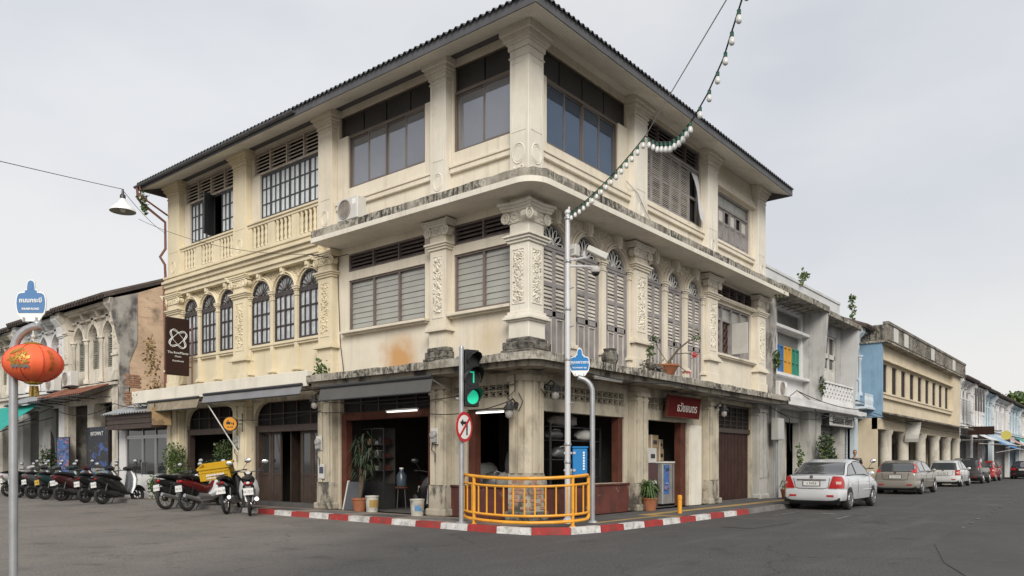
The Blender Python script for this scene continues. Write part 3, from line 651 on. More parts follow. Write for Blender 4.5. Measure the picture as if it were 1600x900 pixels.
def fan(P, c, z, r, d, par, m, petals=7, loops=True):
    q = MB(P); k = 12
    q.loft([[(c-x*math.cos(PI*i/k),dd,z+x*math.sin(PI*i/k)) for x, dd in ((r-.05,d),(r-.05,d+.05),(r,d+.05),(r,d))] for i in range(k+1)])
    q.box(c-r,c+r,d,d+.06,z-.05,z+.03)
    if loops: q.build('fanlight_frame', M_SHUT, par); q = MB(P)
    q.ring((c,d+.03,z+.02), .09, .03, n=8, m=4, a0=0, a1=PI)
    for i in range(petals):
        if loops:
            a0, a1 = PI*i/petals+.02, PI*(i+1)/petals-.02; am = (a0+a1)/2; rr_ = r*.9
            pth = [(c-.09*math.cos(am),d+.03,z+.09*math.sin(am)), (c-rr_*.72*math.cos(a0+.03),d+.03,z+rr_*.72*math.sin(a0+.03)), (c-rr_*.90*math.cos(a0+.10),d+.03,z+rr_*.9*math.sin(a0+.10)), (c-rr_*math.cos(am),d+.03,z+rr_*math.sin(am)), (c-rr_*.9*math.cos(a1-.10),d+.03,z+rr_*.9*math.sin(a1-.10)), (c-rr_*.72*math.cos(a1-.03),d+.03,z+rr_*.72*math.sin(a1-.03))]
            q.tube(pth, .014, 4, True, True)
        elif i:
            a = PI*i/petals; q.tube([(c-.08*math.cos(a),d+.03,z+.08*math.sin(a)),(c-(r-.04)*math.cos(a),d+.03,z+(r-.04)*math.sin(a))], .02, 4)
    q.build('fanlight', m, par)
    g_ = MB(P); g_.psz([(c-r*math.cos(PI*i/12),z+r*math.sin(PI*i/12)) for i in range(13)], d-.03, d-.015); return g_
# left: brown french windows in yellow wall
for (s0,s1), cs, r in ((LB['2'],(7.95,9.15,10.36),.50),(LB['1'],(12.22,13.35,14.48),.465)):
    ztop = 6.87; zspr = ztop-r
    archwall(PL, s0, s1, 3.6, 7.2, cs, r, 4.95, zspr, M_YEL)
    e = MB(PL); e.box(s0+.02,s1-.02,-.2,-.08,4.86,4.93); e.box(s0+.02,s1-.02,-.2,-.12,4.80,4.86); e.build('sill', M_YEL, CB)
    for c in cs:
        PW = Fw(PL); e = MB(PW); frame_box(e, c-r, c+r, 4.95, zspr-.05, -.36, -.29, .055, (c,)); 
        for k in (.33,.66): zz = 4.95+(zspr-5.0)*k; e.box(c-r+.05,c+r-.05,-.35,-.30,zz-.018,zz+.018)
        for x in (c-r/2, c+r/2): e.box(x-.014,x+.014,-.35,-.30,5.0,zspr-.1)
        o = e.build('arched_window', M_FRAME, CB)
        fan(PW, c, zspr, r-.002, -.35, o, M_FRAME, 9, False).build('pane', M_CURT, o)
        e = MB(PW); e.box(c-r+.03,c+r-.03,-.345,-.335,4.98,zspr-.08); e.build('pane', M_CURT if RNG.random()<.9 else M_GLASSD, o)
        e = MB(PW); e.box(c-r+.03,c+r-.03,-.36,-.348,4.96,zspr-.08); e.build('curtain', M_CURT, o)
# right: grey shuttered french windows
for (s0,s1), cs, r in ((RB['1'],(1.17,2.5,3.84),.51),(RB['2'],(5.78,7.0,8.25),.465)):
    zspr = 6.84-r; zb = 3.86
    archwall(PR, s0, s1, 3.6, 7.2, cs, r, 3.75, zspr, M_CREAM)
    for c in cs:
        PW = Fw(PR); e = MB(PW); e.box(c-r,c-r+.05,-.40,-.30,3.75,zspr); e.box(c+r-.05,c+r,-.40,-.30,3.75,zspr); e.box(c-r,c+r,-.4,-.3,zspr-.06,zspr+.02); o = e.build('shuttered_window', M_SHUT, CB)
        fan(PW, c, zspr, r-.003, -.43, o, M_WHITE, 7, True).build('backing', M_DARK, o)
        for a0, a1 in ((c-r+.055,c-.004),(c+.004,c+r-.055)):
            e = MB(PW); ang = RNG.uniform(-.012,.012)
            frame_box(e, a0, a1, 3.78, zspr-.07, -.37, -.315, .06); e.box(a0,a1,-.37,-.315,4.72,4.84); e.box(a0+.06,a1-.06,-.355,-.335,3.84,4.72)
            sh = e.build('shutter', M_SHUT, o)
            e = MB(PW); frame_box(e, a0+.085, a1-.085, 3.88, 4.68, -.335, -.31, .022); e.build('panel_moulding', M_SLAT, sh)
            e = MB(PW); zz = 5.45+RNG.uniform(-.04,.04); e.box(a0+.05,a1-.05,-.365,-.312,zz-.05,zz+.05); e.build('mid_rail', M_SHUT, sh)
            q = MB(PW); k = 15; mid = RNG.random() < .6
            for i in range(k):
                z = 4.86+(zspr-.15-4.86)*i/k; t = RNG.uniform(.062,.082) if RNG.random() < .8 else RNG.uniform(.03,.05)
                q.pdz([(-.362,z+t),(-.355,z+t+.012),(-.320,z+.012),(-.327,z)], a0+.06, a1-.06)
            q.box(a0+.06,a1-.06,-.372,-.366,4.8,zspr-.1)
            tag(q.build('shutter_slats', M_SLAT, sh), kind='stuff')
# rectangular windows of the cream bays
def louvre_window(P, s0, s1, z0, z1, cols, m=M_VENT, nl=9):
    e = MB(P); e.box(s0,s1,-.42,-.40,z0,z1); bk = e
    e2 = MB(P); frame_box(e2, s0, s1, z0, z1, -.36, -.24, .05, [s0+(s1-s0)*i/cols for i in range(1,cols)]); o = e2.build('louvre_window', m, CB)
    bk.build('backing', M_DARK, o)
    w = (s1-s0)/cols
    for i in range(cols):
        for k in range(nl):
            z = z0+.05+(z1-z0-.1)*k/nl; h = (z1-z0-.1)/nl
            q = MB(P); t = RNG.uniform(-.004,.006); q.pdz([(-.322+t*.6,z+h+.010),(-.317+t*.6,z+h+.010),(-.298+t*.6,z+.002),(-.303+t*.6,z+.002)], s0+i*w+.03, s0+(i+1)*w-.03); q.build('louvre_pane', M_LOUVG, o)
    return o
def vent(P, s0, s1, z0, z1, cols, n, m=M_VENT, par=None):
    e = MB(P); frame_box(e, s0, s1, z0, z1, -.36, -.22, .045, [s0+(s1-s0)*i/cols for i in range(1,cols)]); o = e.build('louvre_vent', m, CB)
    q = MB(P); q.box(s0,s1,-.42,-.40,z0,z1); q.build('backing', M_DARK, o)
    w = (s1-s0)/cols
    for i in range(cols):
        for k in range(n):
            h = (z1-z0-.09)/n; z = z0+.045+h*k
            q = MB(P); q.pdz([(-.35,z+h*.85),(-.33,z+h*.95),(-.245,z+h*.28),(-.26,z+h*.12)], s0+i*w+.024, s0+(i+1)*w-.024); q.build('slat', m, o)
def sill(P, s0, s1, z, m, d=.06):
    e = MB(P); e.box(s0,s1,-.2,-.2+.2+d-.06,z-.03,z+.035); e.box(s0+.03,s1-.03,-.2,-.08,z-.07,z-.03); e.build('sill', m, CB, bev=.006)
louvre_window(PL, .6, 2.4, 4.95, 6.3, 2); louvre_window(PL, 3.38, 6.3, 4.92, 6.27, 3)
vent(PL, .6, 2.4, 6.52, 7.0, 2, 4); vent(PL, 3.38, 6.3, 6.5, 6.98, 3, 4)
sill(PL, .56, 2.47, 4.86, M_CREAM); sill(PL, 3.22, 6.45, 4.86, M_CREAM)
vent(PR, 9.72, 12.75, 6.7, 7.12, 5, 4, M_VENT); sill(PR, 9.58, 12.95, 6.62, M_CREAM, .0); sill(PR, 9.6, 12.8, 4.8, M_CREAM, .02)
e = MB(PR); frame_box(e, 9.72, 12.66, 4.88, 6.46, -.38, -.26, .06, (10.45,11.2,11.93)); e.box(9.78,12.6,-.37,-.28,5.96,6.02); o = e.build('window', M_SHUT, CB)
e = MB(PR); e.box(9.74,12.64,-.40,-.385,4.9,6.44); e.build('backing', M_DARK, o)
for a, c in ((9.78,10.42),(10.48,11.17),(11.23,11.9),(11.96,12.6)):
    e = MB(PR); e.box(a,c,-.36,-.345,6.02,6.40); e.build('pane', M_LOUVG, o)
for a, c in ((11.23,11.58),(11.6,11.93),(11.97,12.28),(12.3,12.6)):
    e = MB(PR); frame_box(e,a,c,4.94,5.96,-.35,-.31,.05); e.box(a+.05,c-.05,-.345,-.33,4.99,5.91); e.build('shutter', M_SHUT, o)
e = MB(PR); 
for i in range(5):
    for k in range(4): e.ring((9.9+i*.26,-.34,5.07+k*.25), .11, .011, n=8, m=4)
e.build('window_grille', M_PIPE, o)
for s, ux, uy in ((9.80,-.42,.26),(11.2,-.05,.55)):                  # two leaves swung open
    pq = [(s,-.25),(s+ux,-.25+uy),(s+ux+.03,-.25+uy+.005),(s+.03,-.25)]
    e = MB(PR); e.prism([(a,d_,4.95) for a, d_ in pq],[(a,d_,5.95) for a, d_ in pq])
    e.build('open_shutter', M_OFFW, o)
for s0, s1, m, cm, st in ((2.48,3.0,M_CREAM,M_CREAM2,True),(6.77,7.37,M_YEL,M_YEL,False),(10.94,11.67,M_YEL,M_YEL,False),(15.03,15.8,M_YEL,M_YEL,False)): pier2(PL, s0, s1, m, cm, st)
for i, (s0, s1) in enumerate(RCOL): pier2(PR, s0, s1, M_CREAM, M_CREAM2, i == 1 and False)
# corner pier, second floor
b = MB(); b.box(0,.55,0,.53,4.5,7.16); b.box(-.02,.57,-.02,.55,4.1,4.5); c2 = b.build('column', M_CREAM2, CB, bev=.012)
for grp in (((4.46,4.5,.06),(4.5,4.56,.12),(4.56,4.61,.08),(4.61,4.68,.04)),((6.18,6.24,.04),(6.24,6.3,.08),(6.3,6.34,.12),(6.34,6.37,.07))):
    p = MB()
    for z0, z1, e in grp: p.box(-e,.55+e,-e,.53+e,z0,z1)
    p.build('moulding', M_CREAM2, c2, bev=.006)
p = MB(); p.box(-.03,.58,-.03,.56,6.62,6.86)
for z0, z1, e in ((6.86,6.92,.04),(6.92,6.98,.07),(6.98,7.04,.11)):
    A = -e-.10; B = -e-.02; p.psd([(A,A),(B+.05,B-.02),(.2,B),(.34,B),(.55+e+.08,A),(.55+e+.08,.53+e+.08),(A,.53+e+.08),(B,.34),(B,.2),(B-.02,B+.05)], z0, z1)
for P in (PL, PR):
    for s in (-.06,.6):
        p.P = P; p.ring((s,.06,6.74), .10, .03, n=14, m=5); p.ring((s,.07,6.74), .048, .024, n=10, m=5); p.prism([(s+.1*math.cos(k*PI/6),-.1,6.74+.1*math.sin(k*PI/6)) for k in range(12)],[(s+.1*math.cos(k*PI/6),.06,6.74+.1*math.sin(k*PI/6)) for k in range(12)])
    relief(p, .06, .5, 6.65, 6.84, .03, 16, RNG, .055)
p.build('capital', M_CREAM2, c2)
p = MB()
for P in (PL, PR):
    p.P = P; frame_box(p, .1, .46, 4.85, 6.05, 0, .016, .022); relief(p, .16, .4, 4.92, 6.0, 0, 130, RNG, .055)
tag(p.build('stucco_relief', M_CREAM2, c2), kind='stuff')
p = MB()
for z0, z1, e in ((3.66,3.76,.2),(3.76,3.84,.15),(3.84,4.02,.12),(4.02,4.1,.06)): p.box(-e,.55+e,-e,.53+e,z0,z1)
p.build('pedestal', M_STONE, c2, bev=.025)

# ---- top floor
BALH = [(a+i*(c-a)/3+.2, a+(i+1)*(c-a)/3-.2, 7.88, 8.5) for a, c in (LB['2'],LB['1']) for i in range(3)]
b = MB(PL); b.box(7.37,15.6,-.5,-.42,7.8,8.6); b.build('recess_back', M_YEL, CB)
wall(PL, .55, 15.8, 7.2, ZT, [(.62,2.42,8.73,10.78),(3.1,6.7,10.18,10.78),(3.38,6.33,8.75,10.18),(7.5,10.85,10.1,10.85),(7.62,10.5,8.75,10.1),(11.75,14.98,10.1,10.85),(11.83,14.66,8.75,10.1)]+BALH, M_CREAM)
wall(PR, .53, 13.5, 7.2, ZT, [(.6,4.42,10.12,10.78),(.92,4.0,8.62,10.12),(5.3,8.8,8.55,10.85),(9.75,12.6,8.5,10.05)], M_CREAM)
wall(PL, 7.37, 15.8, 7.2, 8.7, BALH, M_YEL, -.2, -.192, CB, 'wall_band')
for s0, s1, m in ((2.48,3.0,M_CREAM2),(6.77,7.37,M_CREAM),(10.94,11.67,M_YEL),(15.03,15.8,M_YEL)): pier3(PL, s0, s1, m)
for s0, s1 in RCOL: pier3(PR, s0, s1, M_CREAM2)
b = MB(); b.box(0,.55,0,.53,7.44,10.4); c3 = b.build('column', M_CREAM2, CB, bev=.012)
for nm, grp in (('neck_band',((10.22,10.25,.02),)),('capital',((10.4,10.52,.03),(10.52,10.58,.06),(10.58,10.7,.11),(10.7,10.95,.17))),('base',((7.46,7.7,.03),))):
    p = MB()
    for z0, z1, e in grp: p.box(-e,.55+e,-e,.53+e,z0,z1)
    p.build(nm, M_CREAM2, c3, bev=.006)
p = MB()
for P in (PL, PR):
    p.P = P; p.ring((.28,0,8.12), .17, .018, n=18, m=5, ez=1.3); p.ring((.28,0,8.12), .13, .01, n=18, m=5, ez=1.3); frame_box(p, .08,.47,8.6,10.1,0,.008,.014); relief(p, .08, .47, 7.72, 7.82, 0, 14, RNG, .05)
p.build('panel_moulding', M_CREAM2, c3)
for P, s0, s1 in ((PL,.56,2.46),(PL,3.02,6.75),(PR,.54,4.47),(PR,5.18,8.85),(PR,9.6,12.78)): 
    e = MB(P); e.box(s0,s1,-.2,-.12,8.22,8.34); e.box(s0,s1,-.2,-.09,8.34,8.40); e.build('sill_moulding', M_CREAM, CB, bev=.008)
def slider(P, s0, s1, z0, z1, n, mg, fr=M_ALU):
    e = MB(P); frame_box(e, s0, s1, z0, z1, -.36, -.25, .05); o = e.build('sliding_window', fr, CB)
    w = (s1-s0-.1)/n
    for i in range(n):
        a = s0+.05+i*w; dd = -.33 if i % 2 else -.30; e = MB(P); frame_box(e, a, a+w, z0+.05, z1-.05, dd, dd+.035, .035); q = e.build('sash', fr, o)
        e = MB(P); e.box(a+.03,a+w-.03,dd+.008,dd+.016,z0+.08,z1-.08); e.build('pane', mg, q)
def panels(P, s0, s1, z0, z1, n):
    e = MB(P); frame_box(e, s0, s1, z0, z1, -.36, -.28, .035); o = e.build('panel_band', M_ALU, CB)
    w = (s1-s0)/n
    for i in range(n): e = MB(P); e.box(s0+i*w+.02,s0+(i+1)*w-.02,-.34,-.315,z0+.03,z1-.03); e.build('panel', M_PANEL, o)
slider(PL, .62, 2.42, 8.73, 10.16, 2, M_GLASS); panels(PL, .62, 2.42, 10.17, 10.78, 2)
slider(PL, 3.38, 6.33, 8.75, 10.17, 4, M_GLASS); panels(PL, 3.1, 6.7, 10.185, 10.78, 4)
slider(PR, .92, 4.0, 8.62, 10.11, 4, M_GLASSB); panels(PR, .6, 4.42, 10.125, 10.78, 4)
def steel_window(s0, s1, z0, z1, n, opened=None):
    e = MB(PL); frame_box(e, s0, s1, z0, z1, -.32, -.26, .045); o = e.build('casement_window', M_GREYFR, CB)
    w = (s1-s0)/n
    for i in range(n):
        a, c = s0+i*w, s0+(i+1)*w; e = MB(PL)
        if opened == i:
            hx = c; pts = lambda u, z: (hx-u*.35, -.27+u*.94, z)
            for u0, u1, y0, y1 in ((0,.04,z0,z1),(w-.04,w,z0,z1),(0,w,z0,z0+.04),(0,w,z1-.04,z1),(w/2-.012,w/2+.012,z0,z1),(0,w,z0+.45,z0+.475),(0,w,z0+.9,z0+.925)):
                e.prism([pts(u0,y0),pts(u1,y0),pts(u1,y1),pts(u0,y1)], [(p[0]+.03,p[1]+.01,p[2]) for p in (pts(u0,y0),pts(u1,y0),pts(u1,y1),pts(u0,y1))])
            q = e.build('sash', M_GREYFR, o); e = MB(PL); e.poly([pts(.02,z0+.02),pts(w-.02,z0+.02),pts(w-.02,z1-.02),pts(.02,z1-.02)]); e.build('pane', M_GLASSD, q)
            e = MB(PL); e.box(a,c,-.6,-.58,z0,z1); e.build('backing', M_DARK, o); continue
        frame_box(e, a+.01, c-.01, z0+.045, z1-.045, -.305, -.25, .03, ((a+c)/2,)); 
        for k in (1,2): zz = z0+(z1-z0)*k/3; e.box(a+.03,c-.03,-.3,-.255,zz-.013,zz+.013)
        q = e.build('sash', M_GREYFR, o)
        e = MB(PL); e.box(a+.03,c-.03,-.288,-.28,z0+.06,z1-.06); e.build('pane', M_CURTL, q)
M_CURTL = mat('light_curtain_behind_glass', (.62,.66,.68), .2, 0, .12, 8, [((.3,.34,.36), 5, (6,6,.1), .5, .7, .5)], spec=.6)
steel_window(7.62, 10.5, 8.75, 10.1, 6); steel_window(11.83, 14.66, 8.75, 10.1, 6, 2)
vent(PL, 7.5, 10.85, 10.11, 10.84, 4, 6, M_VENTB); vent(PL, 11.75, 14.98, 10.11, 10.84, 4, 6, M_VENTB)
# balustraded aprons, left
for s0, s1 in (LB['2'], LB['1']):
    w = (s1-s0)/3; e = MB(PL); e.box(s0,s1,-.19,-.06,8.52,8.6); e.box(s0-.02,s1+.02,-.19,-.02,8.6,8.66)
    for i in range(4): x = s0+(s1-s0)*i/3; e.box(max(s0,x-.17),min(s1,x+.17),-.19,-.08,7.72,8.52)
    e.box(s0,s1,-.19,-.07,7.72,7.86); o = e.build('balustrade', M_YEL, CB, bev=.006)
    for i in range(3):
        a, c = s0+i*w+.2, s0+(i+1)*w-.2
        for k in range(4):
            x = a+(c-a)*(k+.5)/4; q = MB(PL)
            q.loft([[(x+r_*math.cos(t*PI/3),-.125+r_*math.sin(t*PI/3),7.88+h) for t in range(6)] for r_, h in ((.05,0),(.05,.05),(.03,.09),(.055,.22),(.035,.31),(.055,.40),(.03,.52),(.05,.57),(.05,.64))])
            q.build('baluster', M_YEL, o, smooth=True)
e = MB(PL)                                                           # stepped cornice under them
for z0, z1, d in ((7.06,7.18,.02),(7.18,7.28,.08),(7.28,7.36,.05),(7.36,7.48,.12),(7.48,7.56,.20),(7.56,7.66,.10),(7.66,7.73,.14)): e.box(7.3,15.86,-.2,d,z0,z1)
e.build('cornice', M_YEL, CB, bev=.006)
# right top-floor shutters
e = MB(PR); frame_box(e, 5.3, 8.8, 8.55, 10.85, -.38, -.26, .06); e.box(5.36,8.74,-.37,-.26,10.2,10.27); o = e.build('shuttered_window', M_SHUT, CB)
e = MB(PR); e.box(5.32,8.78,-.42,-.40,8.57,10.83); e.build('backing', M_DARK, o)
k = 6; w = 3.38/k
for i in range(k):
    a, c = 5.36+i*w, 5.36+(i+1)*w; e = MB(PR); frame_box(e, a+.004, c-.004, 8.6, 10.2, -.36, -.30, .055); e.box(a+.05,c-.05,-.355,-.31,9.35,9.42); sh = e.build('shutter', M_SHUT, o)
    if i == 5: continue
    q = MB(PR)
    for j in range(28):
        z = 8.66+(10.13-8.66)*j/28; t = RNG.uniform(.028,.042); q.pdz([(-.35,z+t),(-.343,z+t+.01),(-.308,z+.012),(-.315,z)], a+.055, c-.055)
    tag(q.build('shutter_slats', M_SLAT, sh), kind='stuff')
for i in range(4):
    a, c = 5.36+i*.845, 5.36+(i+1)*.845
    for j in range(5): q = MB(PR); z = 10.29+j*.108; q.pdz([(-.36,z+.09),(-.345,z+.1),(-.27,z+.035),(-.285,z+.02)], a+.02, c-.02); q.build('slat', M_VENT, o)
    q = MB(PR); q.box(a-.015,a+.015,-.36,-.25,10.27,10.8); q.build('mullion', M_VENT, o)
e = MB(PR); e.loft([[(8.15+.04*i+.12*math.sin(i),-.2+.05*i,10.05-.28*i),(8.55+.05*i+.05*math.sin(i*2),-.2+.02*i,10.05-.28*i)] for i in range(6)], False, False)
tag(e.build('hanging_cloth', mat('white_cloth',(.62,.63,.64),.8)), 'white cloth hanging out of a grey top-floor shuttered window', 'cloth')
e = MB(PR); frame_box(e, 9.75, 12.6, 8.5, 10.05, -.38, -.26, .05); e.box(9.8,12.55,-.37,-.27,9.6,9.66); o = e.build('shuttered_window', M_SHUT, CB)
e = MB(PR); e.box(9.76,12.58,-.42,-.40,8.52,10.03); e.build('backing', M_DARK, o)
for i in range(6):
    a, c = 9.8+i*.458, 9.8+(i+1)*.458; e = MB(PR); frame_box(e, a+.004, c-.004, 8.55, 9.6, -.36, -.31, .05); e.box(a+.05,c-.05,-.35,-.33,8.6,9.15); e.box(a+.05,c-.05,-.355,-.315,9.13,9.2); frame_box(e,a+.09,c-.09,8.64,9.1,-.33,-.318,.02)
    sh = e.build('shutter', M_SHUT, o)
    if i in (2,4): continue
    q = MB(PR); q.box(a+.05,c-.05,-.35,-.335,9.2,9.56); q.build('panel', M_OFFW, sh)
for i in range(3): q = MB(PR); q.box(9.8+i*.92,9.8+(i+1)*.92-.03,-.35,-.335,9.66,10.0); q.build('pane', M_LOUVG, o)
e = MB(PR); e.box(9.58,12.8,-.2,-.06,10.1,10.2); e.box(9.58,12.8,-.2,-.1,10.2,10.34); e.build('lintel_moulding', M_CREAM, CB)
# closing walls at the far ends and back
for x0,x1,y0,y1 in ((13.28,13.5,.42,15.8),(.42,13.28,15.58,15.8)):
    b = MB(); b.box(x0,x1,y0,y1,0,ZT); b.build('wall', M_GRND2, CB)
for z in (3.5, 7.3): b = MB(); b.box(.43,13.27,.43,15.57,z,z+.1); b.build('floor', M_ROOM, CB)

# ---- roof
OV, ZE = .85, 10.62; X1, Y1 = 13.5+.25, 15.8+.35; RIDGE = 13.6; ZR0 = ZE+.22
rf = MB(); half = (X1+OV)/2; xm = -OV+half
rf_o = None
def slope_pt(x, y):
    """height of the hipped roof at a spot"""
    return ZR0 + min(x+OV, X1-x, y+OV, Y1-y)*.44
def rsheet(P, n0, n1, depth, name):
    """corrugated sheet: waves of .18 m, running up the slope from the eave"""
    b = MB(); st = .0225; k = int((n1-n0)/st); A = []; B = []
    for i in range(k+1):
        s = n0+i*st; h = .035*math.sin(2*PI*s/.18); lim = max(.02, min(depth, s-n0+.0, n1-s))
        A.append(P(s, OV+.06, ZR0+h-.02)); B.append(P(s, OV-lim, ZR0+lim*.44+h)); 
    b.loft([[A[i], B[i], (B[i][0],B[i][1],B[i][2]-.012), (A[i][0],A[i][1],A[i][2]-.012)] for i in range(k+1)], True)
    return b
roof = MB(); roof.psd([(.2,.2),(13.4,.2),(13.4,15.7),(.2,15.7)], 11.02, 11.06); RO = roof.build('roof', M_FASCIA, CB)
rsheet(PL, -OV, Y1, half, '').build('roof_sheet', M_SHEET, RO)
rsheet(PR, -OV, X1, half, '').build('roof_sheet', M_SHEET, RO)
b = MB(); b.poly([(X1+.05,-OV,ZR0),(X1+.05,Y1,ZR0),(xm,Y1-half,ZR0+half*.44),(xm,-OV+half,ZR0+half*.44)]); b.poly([(X1,Y1+.05,ZR0),(-OV,Y1+.05,ZR0),(xm,Y1-half,ZR0+half*.44)]); b.build('roof_sheet', M_SHEET, RO)
b = MB(); b.tube([(-OV-.05,-OV-.05,ZR0+.04),(xm,-OV+half,ZR0+half*.44+.06)], .09, 8); b.tube([(xm,-OV+half,ZR0+half*.44+.06),(xm,Y1-half,ZR0+half*.44+.06)], .09, 8); b.build('ridge_cap', M_SHEET, RO)
f = MB(); f.box(-OV-.0,-OV+.03,-OV+.0,Y1,ZE-.01,ZE+.22); f.box(-OV+.03,X1,-OV,-OV+.03,ZE-.01,ZE+.22); f.box(-OV+.03,X1,Y1-.03,Y1,ZE-.01,ZE+.22); f.box(X1-.03,X1,-OV+.03,Y1-.03,ZE-.01,ZE+.22); f.build('fascia', M_FASCIA, RO, bev=.004)
# soffit boards, one strip after another up to the wall head
nb = 8
for P, s1 in ((PL, Y1-.04),(PR, X1-.04)):
    for i in range(nb):
        d1, d0 = OV-.035-i*(OV-.03)/nb, OV-.035-(i+1)*(OV-.03)/nb+.006
        za, zb = ZE+.0+(.30*i/nb), ZE+.0+(.30*(i+1)/nb)
        q = MB(P); q.prism([(-d1,d1,za),(s1,d1,za),(s1,d1,za+.02),(-d1,d1,za+.02)],[(-d0,d0,zb),(s1,d0,zb),(s1,d0,zb+.02),(-d0,d0,zb+.02)]); q.build('soffit_board', M_SOFFIT, RO)
for P, s0, s1 in ((PL,0,15.8),(PR,0,13.5)):
    q = MB(P); q.box(s0+.19,s1,-.2,.03,10.93,11.02); q.build('wall_plate', M_SOFFIT if P is PR else M_FASCIA, RO)
gt = MB(PL); gt.loft([[(s,OV+.06+.065*math.cos(t),ZE+.115+.065*math.sin(t)) for t in [PI+PI*k/8 for k in range(9)]]+[(s,OV+.06+.052*math.cos(t),ZE+.115+.052*math.sin(t)) for t in [2*PI-PI*k/8 for k in range(9)]] for s in (7.2,Y1+.1)]); gt.build('gutter', M_FASCIA, RO)
b = MB(PL); b.tube([(Y1-.05,OV+.06,ZE+.1),(Y1-.08,OV+.05,ZE-.3),(Y1-.1,OV-.05,ZE-.42),(15.86,.06,ZE-.95),(15.84,.06,8.75),(15.9,.22,8.45),(15.84,.08,8.2),(15.84,.06,7.8),(15.95,.06,7.4),(15.88,.08,7.1),(15.86,.06,5.2),(15.86,.06,3.6)], .045, 8)
b.build('downpipe', M_PIPE, CB, smooth=True)
b = MB(PL); b.tube([(Y1-.25,OV+.06,ZE+.1),(Y1-.28,OV+.03,ZE-.28),(15.7,.05,ZE-.75)], .035, 6); b.build('downpipe', M_PIPE, CB)
# ================================================================ neighbouring buildings
def begin(name, label, cat='building', loc=(0,0,0), group=None):
    global CB
    CB = thing(name, label, cat, loc, 0, group); return CB
M_HWHITE = plaster('white_house_plaster', (.66,.655,.65), .55, .45)
M_HGREY = plaster('grey_house_plaster', (.44,.44,.43), .75, .7, .25)
M_HCREAM = plaster('weathered_cream_plaster', (.62,.575,.49), .85, .8, .3)
M_HLBLUE = plaster('pale_blue_plaster', (.50,.57,.62), .4, .3)
M_HBLUE = plaster('blue_plaster', (.21,.33,.45), .55, .3, .15)
M_HYEL = plaster('tan_yellow_plaster', (.60,.52,.385), .4, .35)
M_BROWNP = mat('brown_stained_plaster', (.62,.45,.31), .95, 0, .2, .8, [((.27,.19,.13), .7, (1,1,1.6), .48, .7, .7), ((.58,.44,.30), 1.6, (1,1,3.5), .52, .7, .6), ((.2,.15,.11), 3, (1,1,3), .55, .68, .5), ((.12,.105,.095), 1.1, (1,1,.7), .6, .7, .7)], .4, 25)
M_GREYP = mat('grey_blotched_plaster', (.37,.35,.32), .95, 0, .25, 1.5, [((.08,.075,.07), 2.2, (1,1,.7), .45, .62, .9), ((.45,.42,.37), 4, (1,1,1), .6, .7, .6)], .4, 25)
M_PSHUT = mat('maroon_shutter', (.19,.045,.05), .7, 0, .2, 4)
M_OSHUT = mat('orange_shutter', (.55,.29,.035), .6, 0, .15, 4)
M_GSHUT = mat('green_shutter', (.035,.22,.155), .6, 0, .15, 4)
M_BSHUT = mat('blue_shutter', (.04,.15,.33), .6, 0, .15, 4)
M_PANEL2 = mat('dusty_dark_pane', (.12,.12,.115), .3)
M_TSHUT = mat('teal_shutter', (.02,.25,.26), .6, 0, .15, 4)
M_PSHUT2 = mat('peach_shutter', (.5,.32,.2), .6, 0, .15, 4)
M_GRSHUT = mat('aged_green_grey_shutter', (.2,.2,.165), .7, 0, .25, 4, [((.4,.38,.33), 6, (3,3,.3), .55, .72, .5)])
M_TILE = mat('old_clay_roof', (.075,.058,.05), .95, 0, .35, 2, [((.16,.14,.12), 4, (1,1,1), .55, .7, .5)], .4, 12)
M_AC = mat('ac_casing', (.56,.55,.52), .5, 0, .08, 3)

